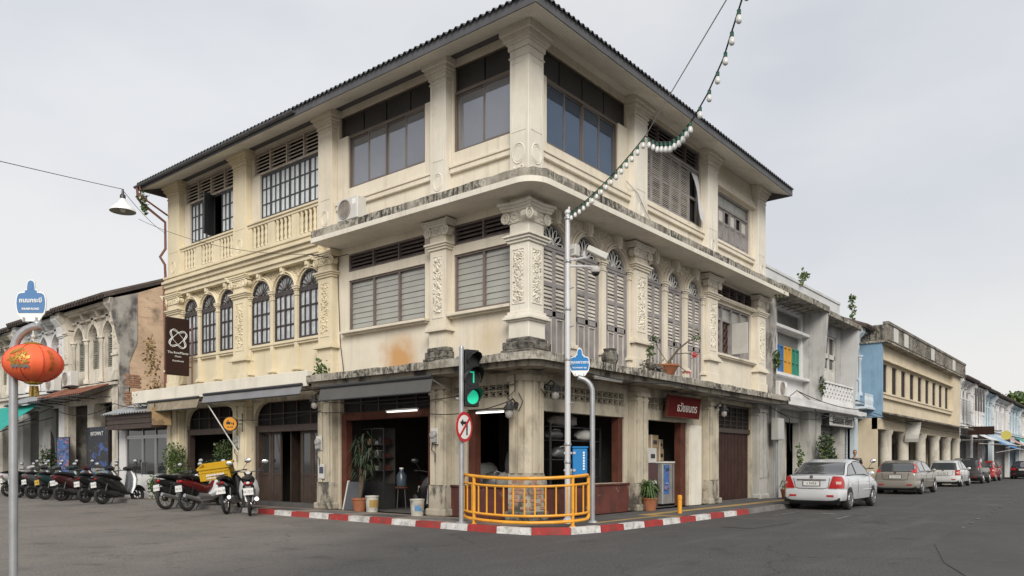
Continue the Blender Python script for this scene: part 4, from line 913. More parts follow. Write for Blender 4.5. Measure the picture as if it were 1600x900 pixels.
def arch_house(P, s0, s1, z1, zc, wm, sm, name, label, zeave=7.65, n=3, zbot=5.1, zarch=6.75, ground='arch', door=M_BRNWOOD, deep=9., roofh=2.2, pm=None, group=None, quoin=None):
    begin(name, label, group=group); pm = pm or wm; rg = random.Random(int(s0*7)); H = CB
    a, c = s0+.55, s1-.45; step = (c-a)/n; cs = [a+step*(i+.5) for i in range(n)]; r = min(.5, step*.34)
    b = MB(P); zs = zarch-r
    e = [a] + [x for q in cs for x in (q-r, q+r)] + [c]
    for u, v in zip(e[::2], e[1::2]): b.box(u, v, -.45, -.22, zc, zeave)
    for q in cs:
        b.box(q-r,q+r,-.45,-.22,zc,zbot); k = 10; pt = [(q-r*math.cos(PI*i/k), zs+r*1.15*math.sin(PI*i/k)) for i in range(k+1)]
        for (a0,h0),(a1,h1) in zip(pt,pt[1:]): b.psz([(a0,h0),(a1,h1),(a1,zeave),(a0,zeave)], -.45, -.22)
    bmesh.ops.remove_doubles(b.bm, verts=b.bm.verts, dist=.0005); b.build('wall', wm, H)
    b = MB(P); b.box(s0,s0+.06,-deep,-.2,0,zeave); b.box(s1-.06,s1,-deep,-.2,0,zeave); b.box(s0,s1,-deep-.05,-deep,0,zeave); b.build('party_wall', M_GREYP if quoin else pm, H)
    for q in cs:
        w = MB(P); w.box(q-r,q+r,-.44,-.42,zbot,zarch+.1); o = w.build('arched_window', M_DARK, H)
        for u0, u1 in ((q-r+.02,q-.01),(q+.01,q+r-.02)):
            w = MB(P); frame_box(w,u0,u1,zbot,zs,-.40,-.34,.05); w.box(u0,u1,-.39,-.35,zbot+.62,zbot+.70); sh = w.build('shutter', sm, o)
            w = MB(P); k = 14
            for i in range(k):
                z = zbot+.06+(zs-zbot-.12)*i/k; w.pdz([(-.39,z+.055),(-.38,z+.065),(-.345,z+.012),(-.355,z)], u0+.05, u1-.05)
            tag(w.build('shutter_slats', sm, sh), kind='stuff')
        w = MB(P)
        for i in range(1,7): t = PI*i/7; w.tube([(q,-.37,zs),(q-(r-.02)*math.cos(t),-.37,zs+(r*1.15-.02)*math.sin(t))], .02, 4)
        w.box(q-r,q+r,-.40,-.33,zs-.03,zs+.04); w.build('fanlight', sm, o)
        w = MB(P); k = 12
        w.loft([[(q-x*math.cos(PI*i/k)*(1-.0),dd,zs+x*1.18*math.sin(PI*i/k)+(.12 if i==6 else .03 if i in (5,7) else 0)) for x, dd in ((r,-.23),(r,-.12),(r+.13,-.14),(r+.13,-.23))] for i in range(k+1)])
        w.psz([(q-.07,zs+r*1.15+.05),(q+.07,zs+r*1.15+.05),(q+.12,zs+r+.42),(q-.12,zs+r+.42)],-.23,-.1); w.build('archivolt', wm, H)
    for u, v in zip([a]+[q+r for q in cs], [q-r for q in cs]+[c]):
        m_ = (u+v)/2; w = MB(P); hw = .09
        w.lathe  # column shafts are half round
        w.loft([[(m_+x*math.cos(PI*t/6),-.22+x*math.sin(PI*t/6)+.03,z) for t in range(7)] for z, x in ((zbot-.55,.15),(zbot-.4,.15),(zbot-.38,.1),(zs-.2,.085),(zs-.16,.12),(zs-.05,.12),(zs-.02,.17),(zs+.05,.17))])
        w.build('colonette', wm, H, smooth=True)
    for u0, u1 in ((s0,a-.02),(c+.02,s1)):
        w = MB(P); w.box(u0,u1,-.3,.0,0,zeave-.7); 
        for z0,z2,e_ in ((zc+.05,zc+.3,.10),(zc+.3,zc+.42,.06),(zc+1.0,zc+1.1,.05),(zeave-.9,zeave-.84,.04),(zeave-.84,zeave-.75,.08)): w.box(u0-e_*.3,u1+e_*.3,-.3,e_,z0,z2)
        w.pdz([(-.3,zeave-.75),(.05,zeave-.75),(.12,zeave-.45),(.32,zeave-.2),(.34,zeave),(-.3,zeave)], u0, u1)
        frame_box(w,u0+.1,u1-.1,zc+1.25,zeave-1.05,0,.02,.04); relief(w,u0+.15,u1-.15,zc+1.3,zeave-1.1,0,30,rg,.06)
        w.build('pilaster', pm, H)
    w = MB(P)
    for z0,z2,d in ((zeave-.5,zeave-.42,-.1),(zeave-.2,zeave-.12,.05),(zeave-.12,zeave-.02,.2)): w.box(s0+.02,s1-.02,-.25,d,z0,z2)
    for i in range(n+1): x = a+(c-a)*i/n; w.pdz([(-.22,zeave-.6),(-.02,zeave-.42),(.1,zeave-.2),(-.22,zeave-.2)], x-.07,x+.07)
    w.build('cornice', wm, H)
    w = MB(P); w.prism([(s0-.05,.5,zeave-.02),(s1+.05,.5,zeave-.02),(s1+.05,-5,zeave+roofh),(s0-.05,-5,zeave+roofh)],[(s0-.05,.5,zeave+.08),(s1+.05,.5,zeave+.08),(s1+.05,-5,zeave+roofh+.1),(s0-.05,-5,zeave+roofh+.1)])
    w.prism([(s0-.05,-5,zeave+roofh),(s1+.05,-5,zeave+roofh),(s1+.05,-deep,zeave+.3),(s0-.05,-deep,zeave+.3)],[(s0-.05,-5,zeave+roofh+.1),(s1+.05,-5,zeave+roofh+.1),(s1+.05,-deep,zeave+.4),(s0-.05,-deep,zeave+.4)])
    ro = w.build('roof', M_TILE, H)
    w = MB(P); k = int((s1-s0)/.26)
    for i in range(k):
        x = s0+(i+.5)*(s1-s0)/k; w.tube([(x,.56,zeave+.07),(x,-4.9,zeave+roofh+.09)], .085, 5)
    tag(w.build('roof_tiles', M_TILE, ro), kind='stuff')
    # ground floor: piers, beam, recessed arcade front
    w = MB(P); w.box(s0+.01,s1-.01,-.25,-.018,zc-.75,zc); w.box(s0,s1,-.3,.12,zc-.12,zc-.02); w.build('beam', wm, H)
    w = MB(P); w.box(s0+.07,s1-.07,-3.2,-3.0,0,zc); o = w.build('inner_wall', M_ROOM if ground != 'shut' else wm, H)
    w = MB(P); w.box(s0+.07,s1-.07,-8,.0,zc-.02,zc+.04) ; w.build('floor', M_ROOM, H)
    if ground == 'arch':
        m_ = (s0+s1)/2; w = MB(P); u0, u1 = s0+.6, s1-.55
        w.box(m_-.25,m_+.35,-.3,-.05,0,zc-.75)
        for q0, q1 in ((u0,m_-.25),(m_+.35,u1)):
            k = 10; rr_ = (q1-q0)/2; qc = (q0+q1)/2; pt = [(qc-rr_*.8*math.cos(PI*i/k), 2.1+.75*math.sin(PI*i/k)) for i in range(k+1)]
            w.box(q0,qc-rr_*.8,-.9,-.75,0,zc-.75); w.box(qc+rr_*.8,q1,-.9,-.75,0,zc-.75)
            for (a0,h0),(a1,h1) in zip(pt,pt[1:]): w.psz([(a0,h0),(a1,h1),(a1,zc-.7),(a0,zc-.7)], -.9, -.75)
        w.build('arcade_wall', wm, H)
        w = MB(P); w.box(u0+.3,u1-.3,-1.4,-1.35,0,2.9); w.build('door', M_BRNWOOD, H)
    else:
        k = 3; ww = (s1-s0-1.1)/k
        for i in range(k):
            q = s0+.6+i*ww; w = MB(P); frame_box(w,q+.03,q+ww-.03,.1,zc-.8,-1.2,-1.1,.07); w.box(q+.1,q+ww-.1,-1.18,-1.12,1.2,1.28); o2 = w.build('shop_front', door, H)
            w = MB(P); w.box(q+.08,q+ww-.08,-1.17,-1.14,.15,zc-.85); w.build('pane', M_GLASSD, o2)
    return H

ha = arch_house(PL, 19.57, 24.6, 7.6, 4.45, M_HCREAM, M_GRSHUT, 'shophouse', 'weathered cream shophouse with three pointed arches and a bare brown side wall', 7.55, quoin=True)
b = MB(); b.prism([(.36,19.5,0),(10,19.5,0),(10,19.5,9.0),(5.0,19.5,9.85),(.36,19.5,7.72)],[(.36,19.56,0),(10,19.56,0),(10,19.56,9.0),(5.0,19.56,9.85),(.36,19.56,7.72)]); b.build('side_wall', M_BROWNP, ha)
b = MB(); b.prism([(-.02,19.47,5.9),(.1,19.47,5.75),(.36,19.47,5.2),(.66,19.47,5.95),(.66,19.47,7.86),(-.3,19.47,7.5),(-.3,19.47,7.1)],[(-.02,19.57,5.9),(.1,19.57,5.75),(.36,19.57,5.2),(.66,19.57,5.95),(.66,19.57,7.86),(-.3,19.57,7.5),(-.3,19.57,7.1)]); b.build('plaster_patch', M_GREYP, ha)
b = MB(); b.prism([(.02,19.48,4.2),(.36,19.48,4.2),(.36,19.48,5.4),(.02,19.48,5.9)],[(.02,19.57,4.2),(.36,19.57,4.2),(.36,19.57,5.4),(.02,19.57,5.9)]); b.build('plaster_patch', M_GREYP, ha)
b = MB(); b.box(.0,.4,19.5,19.62,0,4.25); b.build('corner_pier', M_GREYP, ha)
for r in range(15):
    if r in (7,8): continue
    for k in range(3):
        e = MB(); x = .18+k*.19+(r%2)*.06; e.box(x,x+.175,19.455+rnd.uniform(0,.02),19.52,3.5+r*.083,3.565+r*.083); e.build('brick', M_BRICK, ha)
hb = arch_house(PL, 24.62, 29.6, 7.6, 4.45, M_HWHITE, M_PSHUT, 'shophouse', 'white shophouse with maroon arched shutters behind the red lantern', 7.5)
hc = arch_house(PL, 29.62, 34.8, 7.5, 4.4, M_HCREAM, M_GRSHUT, 'shophouse', 'cream shophouse above the teal awning, next to the white one', 7.35)
hd = arch_house(PL, 34.82, 40, 7.5, 4.4, M_HWHITE, M_GRSHUT, 'shophouse', 'farthest white shophouse of the left street, behind the lantern post', 7.2, roofh=2)

# low shop between the corner building and the brown wall
sh = begin('glass_front_shop', 'narrow single-storey shop with aluminium glass door and zinc roof')
b = MB(PL); b.box(15.86,19.46,-4.0,-3.9,0,3.3); b.box(15.82,15.86,-4,-.05,0,3.2); b.build('wall', M_HWHITE, sh)
b = MB(PL); b.box(15.9,18.98,-.12,.0,.115,.95); b.box(19.0,19.5,-.4,0,0,3.1); b.build('wall', M_HWHITE, sh)
def dframe(s0,s1,z0,z1,inner,name,par):
    w = MB(PL); frame_box(w,s0,s1,z0,z1,-.1,-.03,.05,inner); o = w.build(name, M_ALLOY, par)
    es = [s0]+list(inner)+[s1]
    for u,v in zip(es,es[1:]): w = MB(PL); w.box(u+.03,v-.03,-.075,-.065,z0+.04,z1-.04); w.build('pane', M_GLASSD, o)
    return o
dframe(17.72,18.97,.95,2.3,(),'shop_window',sh); dframe(16.75,17.7,.13,2.3,(),'glass_door',sh); dframe(15.9,16.73,.95,2.3,(),'shop_window',sh); dframe(15.9,18.97,2.31,2.72,(16.74,17.71),'transom',sh)
b = MB(PL); b.box(17.63,17.66,-.03,.03,.9,1.4); b.build('door_handle', M_CHROME, sh)
b = MB(PL)
for i in range(6): b.box(15.85,19.3,-.1,.55-.03*(i%2),2.58+i*.09,2.665+i*.09)
b.build('fascia_board', M_BRNWOOD, sh)
b = MB(PL); k = 90
for e_ in (0,): b.loft([[(15.86+3.5*i/k, d, z+.03*math.sin(i*PI/2.5)) for d, z in ((.72,3.13),(-.6,3.62),(-.6,3.61),(.72,3.12))] for i in range(k+1)])
b.build('roof_sheet', M_ZINC, sh)
b = MB(PL); b.box(15.9,19.4,-3.8,-.3,3.05,3.1); b.build('ceiling', M_ROOM, sh)

# awnings and street clutter of the left row
def sheetawn(name, label, s0, s1, d0, z0, d1, z1, m, waves=True, seg=1):
    t = thing(name, label, 'awning', (0,0,0)); w = (s1-s0)/seg
    for j in range(seg):
        b = MB(PL); k = 24; o_ = rnd.uniform(-.03,.03)
        b.loft([[(s0+j*w+(w+.03)*i/k, d, z+(.025*math.sin(i*PI/2) if waves else 0)+o_) for d, z in ((d0,z0),(d1,z1),(d1,z1-.012),(d0,z0-.012))] for i in range(k+1)])
        b.build('roof_sheet' if waves else 'cloth', m, t)
    b = MB(PL); b.tube([(s0,d1,z1-.06),(s1,d1,z1-.06)], .025, 5)
    for i in range(4): x = s0+(s1-s0)*i/3; b.tube([(x,0.05,z0-.55),(x,d1,z1-.06)], .02, 5); b.tube([(x,.03,z0-.1),(x,d1,z1-.06)], .018, 5)
    b.build('bracket', M_DMETAL, t); return t
sheetawn('rusty_awning', 'rusty corrugated iron awning below the pointed arches', 20.1, 24.2, .0, 4.42, 1.15, 3.95, M_RUST, seg=4)
sheetawn('zinc_awning', 'grey zinc awning beside the rusty corrugated one', 24.3, 28.4, .0, 4.3, 1.0, 3.9, M_ZINC, seg=3)
t = sheetawn('teal_awning', 'sloping teal cloth awning at the left end of the street', 25.6, 31.5, .6, 3.85, 2.0, 2.7, M_TEAL, False)
def ac_unit(P, s, d, z, label, big=1., rot=0, facing=None):
    t = thing('air_conditioner', label, 'air conditioner', P(s,d,z), (0 if P is PR else -PI/2)+rot)
    b = MB(); b.box(-.4,.4,0,.3,0,.56); b.build('casing', M_AC, t, bev=.02)
    b = MB(); b.ring((-.1,-.006,.29), .235, .018, n=20, m=5)
    for i in range(5): b.ring((-.1,-.004,.29), .04+.04*i, .005, n=16, m=4)
    for k in range(8): b.tube([(-.1,-.004,.29),(-.1+.23*math.cos(k*PI/4),-.004,.29+.23*math.sin(k*PI/4))], .005, 4)
    b.build('fan_grille', M_BRNGR, t)
    b = MB(); b.lathe((-.1,-.002,.29), [(.225,0),(.225,.0015)], 20, 'y'); b.build('fan', M_FANB, t)
    b = MB(); b.box(.2,.34,-.004,0,.36,.5); b.build('label_plate', M_FANB if False else M_WHITE, t)
    b = MB(); b.box(-.36,-.3,.02,.28,-.06,0); b.box(.3,.36,.02,.28,-.06,0); b.build('bracket', M_DMETAL, t)
    t.scale = (big,)*3; return t
M_BRNGR = mat('grille_grey', (.3,.27,.24), .5); M_FANB = mat('fan_brown', (.2,.165,.135), .6)
ac_unit(PL, 5.35, .62, 7.52, 'white air conditioner on the mouldy ledge beside the yellow balustrade', 1.0)
ac_unit(PL, 23.2, .45, 4.45, 'white air conditioner under the pointed arches, nearest the brown wall', 1.05)
ac_unit(PL, 24.9, .45, 4.35, 'white air conditioner below the maroon shutters', 1.05)
ac_unit(PR, 14.9, .12, 3.78, 'white air conditioner under the coloured shutters', 1.0)
# poster boards and the brochure rack
def board(P, s0, s1, d, z0, z1, name, label, cat, m, fr=M_DMETAL, group=None):
    t = thing(name, label, cat, P((s0+s1)/2, d, 0)); t.rotation_euler = (0,0,0 if P is PR else -PI/2); hw = (s1-s0)/2
    b = MB(); b.box(-hw,hw,0,.03,z0,z1); b.build('panel', m, t); b = MB(); frame_box(b,-hw-.02,hw+.02,z0-.02,z1+.02,-.012,.035,.03); b.build('frame', fr, t)
    return t
M_POSTB = mat('poster_blue', (.055,.13,.34), .5, 0, .2, 2, [((.5,.12,.03), 3, (1,1,2.2), .56, .6, .9), ((.5,.5,.46), 4, (1,1,3), .62, .64, .8), ((.01,.02,.04), 3, (1,1,3), .55, .58, .8)])
M_POSTD = mat('poster_dark', (.012,.014,.02), .4, 0, .2, 2, [((.04,.09,.3), 2, (1,1,1.5), .55, .6, .9), ((.45,.36,.06), 5, (1,1,2), .64, .66, .9)])
M_PRINT = mat('brochure_print', (.3,.28,.24), .6, 0, .3, 9, [((.05,.2,.4), 5, (1,1,1), .5, .52, .9), ((.5,.2,.05), 6, (1,1,1), .57, .59, .9), ((.08,.28,.1), 7, (1,1,1), .6, .62, .9)])
board(PL, 23.3, 24.5, .3, .95, 2.4, 'poster_board', 'tall blue tour poster board beside the dark archway', 'poster', M_POSTB)
t = board(PL, 20.4, 22.3, .02, 1.2, 2.75, 'poster_board', 'black tour shop board with white lettering behind the scooters', 'poster', M_POSTD)
text_mesh('INTOWN T', .22, 'lettering', M_WHITE, t, frame((0,-.02,2.5),(1,0,0)))
t = thing('brochure_rack', 'wooden rack crowded with coloured brochures behind the scooters', 'rack', (-.35,21.4,.0), -PI/2)
for k in range(3):
    b = MB(); b.prism([(-1.3,.1+.14*k,.75+.2*k),(1.3,.1+.14*k,.75+.2*k),(1.3,.25+.14*k,.98+.2*k),(-1.3,.25+.14*k,.98+.2*k)],[(-1.3,.12+.14*k,.73+.2*k),(1.3,.12+.14*k,.73+.2*k),(1.3,.27+.14*k,.96+.2*k),(-1.3,.27+.14*k,.96+.2*k)]); sf = b.build('shelf', M_CARD, t)
    for i in range(11):
        b = MB(); x = -1.22+i*.225; b.prism([(x,.08+.14*k,.78+.2*k),(x+.18,.08+.14*k,.78+.2*k),(x+.18,.24+.14*k,1.04+.2*k),(x,.24+.14*k,1.04+.2*k)],[(x,.09+.14*k,.77+.2*k),(x+.18,.09+.14*k,.77+.2*k),(x+.18,.25+.14*k,1.03+.2*k),(x,.25+.14*k,1.03+.2*k)]); b.build('brochure', M_PRINT, sf)
b = MB(); b.box(-1.3,1.3,.1,.6,.1,.74); b.build('cabinet', M_BRNWOOD, t)

# ---------------------------------------------------------------- right-hand street
hA = begin('shophouse', 'grey shophouse with blue, orange and green shutters and slanting side walls')
b = MB(PR); b.box(14.0,14.58,-.9,-.02,3.7,7.55); b.box(13.52,14.0,-.5,-.08,0,7.5); b.build("side_fin", M_GREYP, hA)
b = MB(PR); b.pdz([(-1.0,3.6),(.0,3.6),(.28,7.55),(-1.0,7.55)], 19.38, 19.62); b.build('side_fin', M_HGREY, hA)
wall(PR, 14.5, 19.4, 3.6, 7.6, [(16.5,19.2,4.9,6.5),(16.5,19.2,6.75,7.35)], M_HWHITE, -.95, -.7, hA)
b = MB(PR); b.box(14.06,19.5,-1.0,.32,7.55,7.68); b.box(14.06,19.5,.28,.36,7.52,7.74); b.build('roof_slab', M_MOLD2, hA)
b = MB(PR); b.box(15.6,19.38,-.7,-.42,6.55,6.66); b.box(15.6,19.38,-.7,-.4,4.72,4.83); b.build('window_slab', M_HWHITE, hA)
wb = MB(PR); wb.box(16.5,19.2,-.94,-.91,4.9,7.35); o = wb.build('window', M_DARK, hA)
for i, m in enumerate((M_BSHUT,M_BSHUT,M_OSHUT,M_OSHUT,M_GSHUT,M_GSHUT)):
    a, c = 16.53+i*.445, 16.53+(i+1)*.445-.02; q = MB(PR); frame_box(q,a,c,4.92,6.02,-.86,-.78,.06); q.box(a+.06,c-.06,-.84,-.79,5.42,5.5); q.box(a+.06,c-.06,-.85,-.835,4.98,5.42); q.box(a+.06,c-.06,-.85,-.835,5.5,5.96); q.build('shutter', m, o)
for i in range(3): q = MB(PR); q.box(16.53+i*.89,17.4+i*.89,-.86,-.84,6.04,6.48); q.build('pane', M_PANEL2, o)
for i in range(3): q = MB(PR); q.box(16.53+i*.89,17.4+i*.89,-.86,-.84,6.78,7.33); q.build('pane', M_PANEL2, o)
b = MB(PR); 
for i in range(6): b.tube([(15.2+i*.55,-.5,7.3),(15.2+i*.55,.2,7.38)], .012, 4)
b.tube([(15,-.2,7.3),(18.4,-.2,7.33)], .012, 4); b.tube([(15,.1,7.34),(18.4,.1,7.37)], .012, 4); b.build('roof_rack', M_DMETAL, hA)
b = MB(PR); b.box(14.0,19.5,-1,.6,3.42,3.62); b.box(14.0,22.6,.55,.63,3.44,3.72); b.box(19.5,24,-1,.6,3.42,3.62); b.build('canopy_slab', M_HWHITE, hA)
wall(PR, 13.5, 19.5, .0, 3.45, [(16.35,17.9,.1,2.95)], M_GRND2, -.6, -.35, hA)
b = MB(PR); b.box(16.35,17.9,-.9,-.85,.1,2.95); b.build('doorway', M_HCREAM, hA); b = MB(PR); b.box(16.3,16.9,-.85,-.84,2.05,2.5) ; b.build('dark_opening', M_DARK, hA)
for bb in ((18.0,18.8,-.35,-.0,0,3.42),(14.1,14.9,-.35,.0,0,3.42)): MB(PR).box(*bb).build('pier', M_GRND2, hA)
b = MB(PR); b.box(13.55,30.6,-2.7,-2.5,7.0,9.92); b.box(13.5,30.65,-2.75,-2.45,9.92,10.04); b.box(13.55,13.6,-9,-2.7,0,9.9); b.box(30.5,30.6,-9,-2.7,0,9.9); b.build('setback_wall', plaster('pale_setback_plaster', (.56,.57,.57), .4, .35), hA)
b = MB(PR); b.box(13.55,24.2,-9,-8.9,0,7.5); b.box(13.6,24.2,-9,-1,7.4,7.5); b.build('wall', M_HGREY, hA)
hB = begin('shophouse', 'grey shophouse with pierced-block balcony and grey roller shutters')
b = MB(PR); b.pdz([(-1.0,3.6),(.0,3.6),(.25,7.45),(-1.0,7.45)], 23.95, 24.25); b.build('side_fin', plaster('light_grey_fin',(.5,.5,.5),.3,.3), hB)
wall(PR, 19.62, 23.95, 3.6, 7.5, [(20.75,23.3,4.0,7.0)], M_HGREY, -.75, -.5, hB)
b = MB(PR); b.box(19.5,24.25,-1.2,.28,7.45,7.56); b.box(19.5,24.3,.24,.32,7.42,7.62); b.build('roof_slab', M_MOLD2, hB)
q = MB(PR); frame_box(q,20.75,23.3,4.0,7.0,-.7,-.58,.08,(21.6,22.45)); q.box(20.75,23.3,-.7,-.58,6.0,6.2); o = q.build('balcony_door', M_OFFW, hB)
for i in range(3):
    a = 20.83+i*.85
    for a2 in (a, a+.37): q = MB(PR); frame_box(q,a2,a2+.36,4.05,5.55,-.68,-.62,.05); q.box(a2+.05,a2+.31,-.67,-.64,4.1,5.5); q.build('door_panel', M_OFFW, o)
    q = MB(PR); q.box(a,a+.72,-.69,-.66,5.58,6.0); q.build('pane', M_GLASSD, o)
    q = MB(PR); q.box(a,a+.72,-.69,-.66,6.2,6.92); q.build('pane', M_GLASSD, o)
bal = MB(PR); bal.box(19.5,24,-.1,.02,3.62,4.02); bal.box(19.5,24,-.1,.03,4.72,4.8); bo = bal.build('balcony', M_HWHITE, hB)
q = MB(PR); q.box(19.5,24,-.16,-.13,4.0,4.75); q.build('backing', M_DARK, bo)
blk = None
for r in range(4):
    for i in range(10):
        if blk is None: q = MB(); q.box(0,.20,-.01,.08,0,.105); blk = q.build('pierced_block', M_HWHITE, bo)
        else: o3 = inst(blk, (0,0,0), bo)
        (blk if (r==0 and i==0) else o3).location = (19.62+i*.44+(r%2)*.22, .0, 4.085+r*.165)
blk0 = [MB(PR).box(19.5,24,-.09,.005,4.025+.165*r,4.083+.165*r) for r in range(4)]
for q in blk0: q.build('block_course', M_HWHITE, bo)
for bb in ((19.5,24.2,-.35,-.05,2.95,3.44),(18.95,19.5,-.35,0,0,3.44),(22.15,22.85,-.35,-.02,0,2.95)): MB(PR).box(*bb).build('pier', M_GRND2, hB)
for a, c in ((19.5,22.15),(22.85,26.3)):
    q = MB(PR); q.box(a,c,-.4,-.38,0,2.95); o = q.build('roller_shutter', M_RSHUT, hB); s_ = None
    for i in range(19): q = MB(PR); q.pdz([(-.38,.05+i*.152),(-.345,.07+i*.152),(-.345,.17+i*.152),(-.38,.19+i*.152)], a, c); q.build('slat', M_RSHUT, o)
t = thing('shop_sign', 'white box sign with bold dark Thai lettering above a roller shutter', 'sign', PR(21.5,.25,3.18))
b = MB(); b.box(-1.75,1.75,0,.2,-.26,.3); b.build('box', M_OFFW, t); b = MB(); frame_box(b,-1.77,1.77,-.28,.32,-.012,.21,.03); b.build('frame', M_DMETAL, t)
text_mesh('เอี่ยมนคร บริการ', .42, 'lettering', M_BLACK, t, frame((0.1,-.016,-.03),(1,0,0)), bold=.008)
hL = arch_house(PR, 24.27, 28.2, 7.5, 4.2, M_HLBLUE, M_HLBLUE, 'shophouse', 'narrow pale blue shophouse with arched windows beside the bright blue end wall', 7.55, n=3, ground='shut', door=M_OFFW)
for z in (3.95,): b = MB(PR); b.box(24.3,25.8,0,.5,z-.1,z); b.build('balcony_slab', M_HLBLUE, hL)
for i in range(7): b = MB(PR); b.lathe((24.45+i*.2,.42,3.95),[(.05,0),(.03,.1),(.06,.3),(.03,.5),(.05,.6)],6); b.build('baluster', M_HLBLUE, hL)
# long tan building, standing forward
hD = begin('arcaded_building', 'long tan building with nine narrow windows, mouldy parapet and round ground columns')
PF = lambda s, d, z: PR(s, d+.8, z); X0, X9 = 25.8, 45.9
wins = [(26.62+i*1.905, 27.62+i*1.905) for i in range(9)]
wall(PF, X0, X9, 3.75, 7.2, [(a,c,4.75,6.12) for a,c in wins], M_HYEL, -.4, -.2, hD)
b = MB(PF); b.box(X0-.02,X0+.22,-9,0,3.5,7.0); b.build('end_wall', M_HBLUE, hD)
b = MB(PF); b.box(X9-2.6,X9,-.2,.0,3.75,7.0); b.build('end_wall', M_HYEL, hD)
b = MB(PF); b.box(X0-.1,X9+.1,-9,.25,7.0,7.1); b.build('roof_slab', M_MOLD2, hD)
b = MB(PF); b.box(X0-.1,X9+.1,.1,.28,7.1,7.82); b.box(X0-.12,X9+.12,.06,.32,7.82,7.95); b.box(X0-.1,X0+.1,-2.0,.1,7.1,7.82); b.build('parapet', M_MOLD, hD)
for i in range(9):
    b = MB(PF); x = X0+1+i*2.1; b.box(x,x+.9,.28,.285,7.15,7.8)
    if i in (0,1,4,7): b.build('parapet_patch', M_OFFW, hD)
b = MB(PF); b.box(X0+.25,X9-2.6,-.2,.02,6.22,6.32); b.box(X0+.25,X9-2.6,-.2,-.05,4.45,4.62); b.box(X0+.25,X9-2.6,-.2,.0,4.62,4.70); b.build('window_moulding', M_HYEL, hD)
for a, c in wins:
    b = MB(PF); frame_box(b,a,c,4.75,6.12,-.34,-.26,.06,((a+c)/2,)); b.box(a,c,-.33,-.27,5.55,5.62); o = b.build('window', M_BRNWOOD, hD)
    b = MB(PF); b.box(a+.04,c-.04,-.32,-.31,4.8,6.08); b.build('pane', M_GLASSD, o)
    b = MB(PF)
    for k in range(1,4): x = a+(c-a)*k/4; b.box(x-.012,x+.012,-.25,-.23,4.78,6.1)
    b.build('window_bar', M_DMETAL, o)
b = MB(PF); b.prism([(X0,-.2,3.75),(X9,-.2,3.75),(X9,.75,3.52),(X0,.75,3.52)],[(X0,-.2,3.82),(X9,-.2,3.82),(X9,.75,3.6),(X0,.75,3.6)]); b.build('canopy', M_MOLD, hD)
b = MB(PF); b.box(X0,X9,-.45,-.05,2.95,3.74); b.build('beam', M_HYEL, hD)
for s, e_ in ((27.4,0),(30.9,0),(34.95,0),(38.7,0),(42.2,0),(45.4,0)):
    b = MB(PF); b.lathe((s,-.25,0), [(.34,0),(.34,.12),(.3,.15),(.29,2.7),(.34,2.78),(.36,2.95)], 14); b.build('column', M_HCREAM, hD, smooth=True)
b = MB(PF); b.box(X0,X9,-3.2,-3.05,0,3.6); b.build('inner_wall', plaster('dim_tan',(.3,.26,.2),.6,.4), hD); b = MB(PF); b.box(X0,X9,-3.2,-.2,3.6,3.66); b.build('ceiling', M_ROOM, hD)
for i in range(6):
    b = MB(PF); frame_box(b,X0+.8+i*3.3,X0+3.0+i*3.3,0,2.6,-3.05,-2.95,.1,(X0+1.9+i*3.3,)); b.box(X0+.9+i*3.3,X0+2.9+i*3.3,-3.04,-3.0,.05,2.5); b.build('door', M_BRNWOOD, hD)
b = MB(PF); b.box(X0,X0+.1,-8.9,-.2,0,3.5); b.box(X9-.1,X9,-9,-.2,0,7); b.box(X0,X9,-9,-8.9,0,7); b.build('wall', M_HYEL, hD)
# white terrace further on
for i, (s0, s1, wm, sm, lb) in enumerate([(46.4,51.6,M_HWHITE,M_GREYFR,'white shophouse with dark open shutters just past the long tan building'),
        (51.62,56.8,M_HWHITE,M_PSHUT2,'white shophouse with peach arched shutters in the far terrace'),
        (56.82,62,M_HLBLUE,M_TSHUT,'pale shophouse with teal shutters in the far terrace'),
        (62.02,72,M_HWHITE,M_HGREY,'wide white shophouse with grey shutters near the end of the right street'),
        (72.02,80,M_HLBLUE,M_TSHUT,'pale blue shophouse with teal door, second to last in the right street'),
        (80.02,92,M_HWHITE,M_GRSHUT,'last white shophouse at the vanishing end of the right street')]):
    arch_house(lambda s,d,z: PR(s,d+.6,z), s0, s1, 7.5, 4.0, wm, sm, 'shophouse', lb, 7.1 - .06*i, ground='shut', door=M_OFFW, zbot=4.7, zarch=6.3, roofh=1.6)
t = thing('open_shutter', 'row of black shutter leaves swung out from the first white far house', 'shutter', (47.5,-1.15,4.9))
for k in range(4): b = MB(); b.box(k*.75,k*.75+.6,-.3-.05*k,-.26-.05*k,0,1.55); b.build('leaf', M_FRAME, t)
def clothawn(label, x0, x1, y0, z0, y1, z1, m, name='cloth_awning'):
    t = thing(name, label, 'awning'); b = MB(); b.loft([[(x0+(x1-x0)*i/6,y0+(y1-y0)*k/6,z0+(z1-z0)*k/6-.08*math.sin(PI*k/6)) for k in range(7)] for i in range(7)], False, False); b.build('cloth', m, t)
    b = MB(); b.tube([(x0,y1,z1),(x1,y1,z1)], .03, 5); b.tube([(x0,y0,z0-1),(x0,y1,z1)], .025, 5); b.tube([(x1,y0,z0-1),(x1,y1,z1)], .025, 5); b.build('arm', M_OFFW, t); return t
clothawn('white cloth awning stretched out on long arms past the tan building', 47,51.5,-.7,3.9,-2.4,2.9, mat('awning_white',(.6,.6,.6),.8))
clothawn('pale blue sloping awning of the far terrace', 54,60,-.7,3.8,-2.6,2.7, mat('awning_paleblue',(.32,.42,.52),.8))
clothawn('bright blue low awning of the far terrace', 63,68,-.7,3.2,-2.2,2.5, mat('awning_blue',(.02,.17,.42),.8))
clothawn('small teal awning at the end of the far terrace', 76,80,-.7,3.8,-2.0,3.0, M_TEAL)
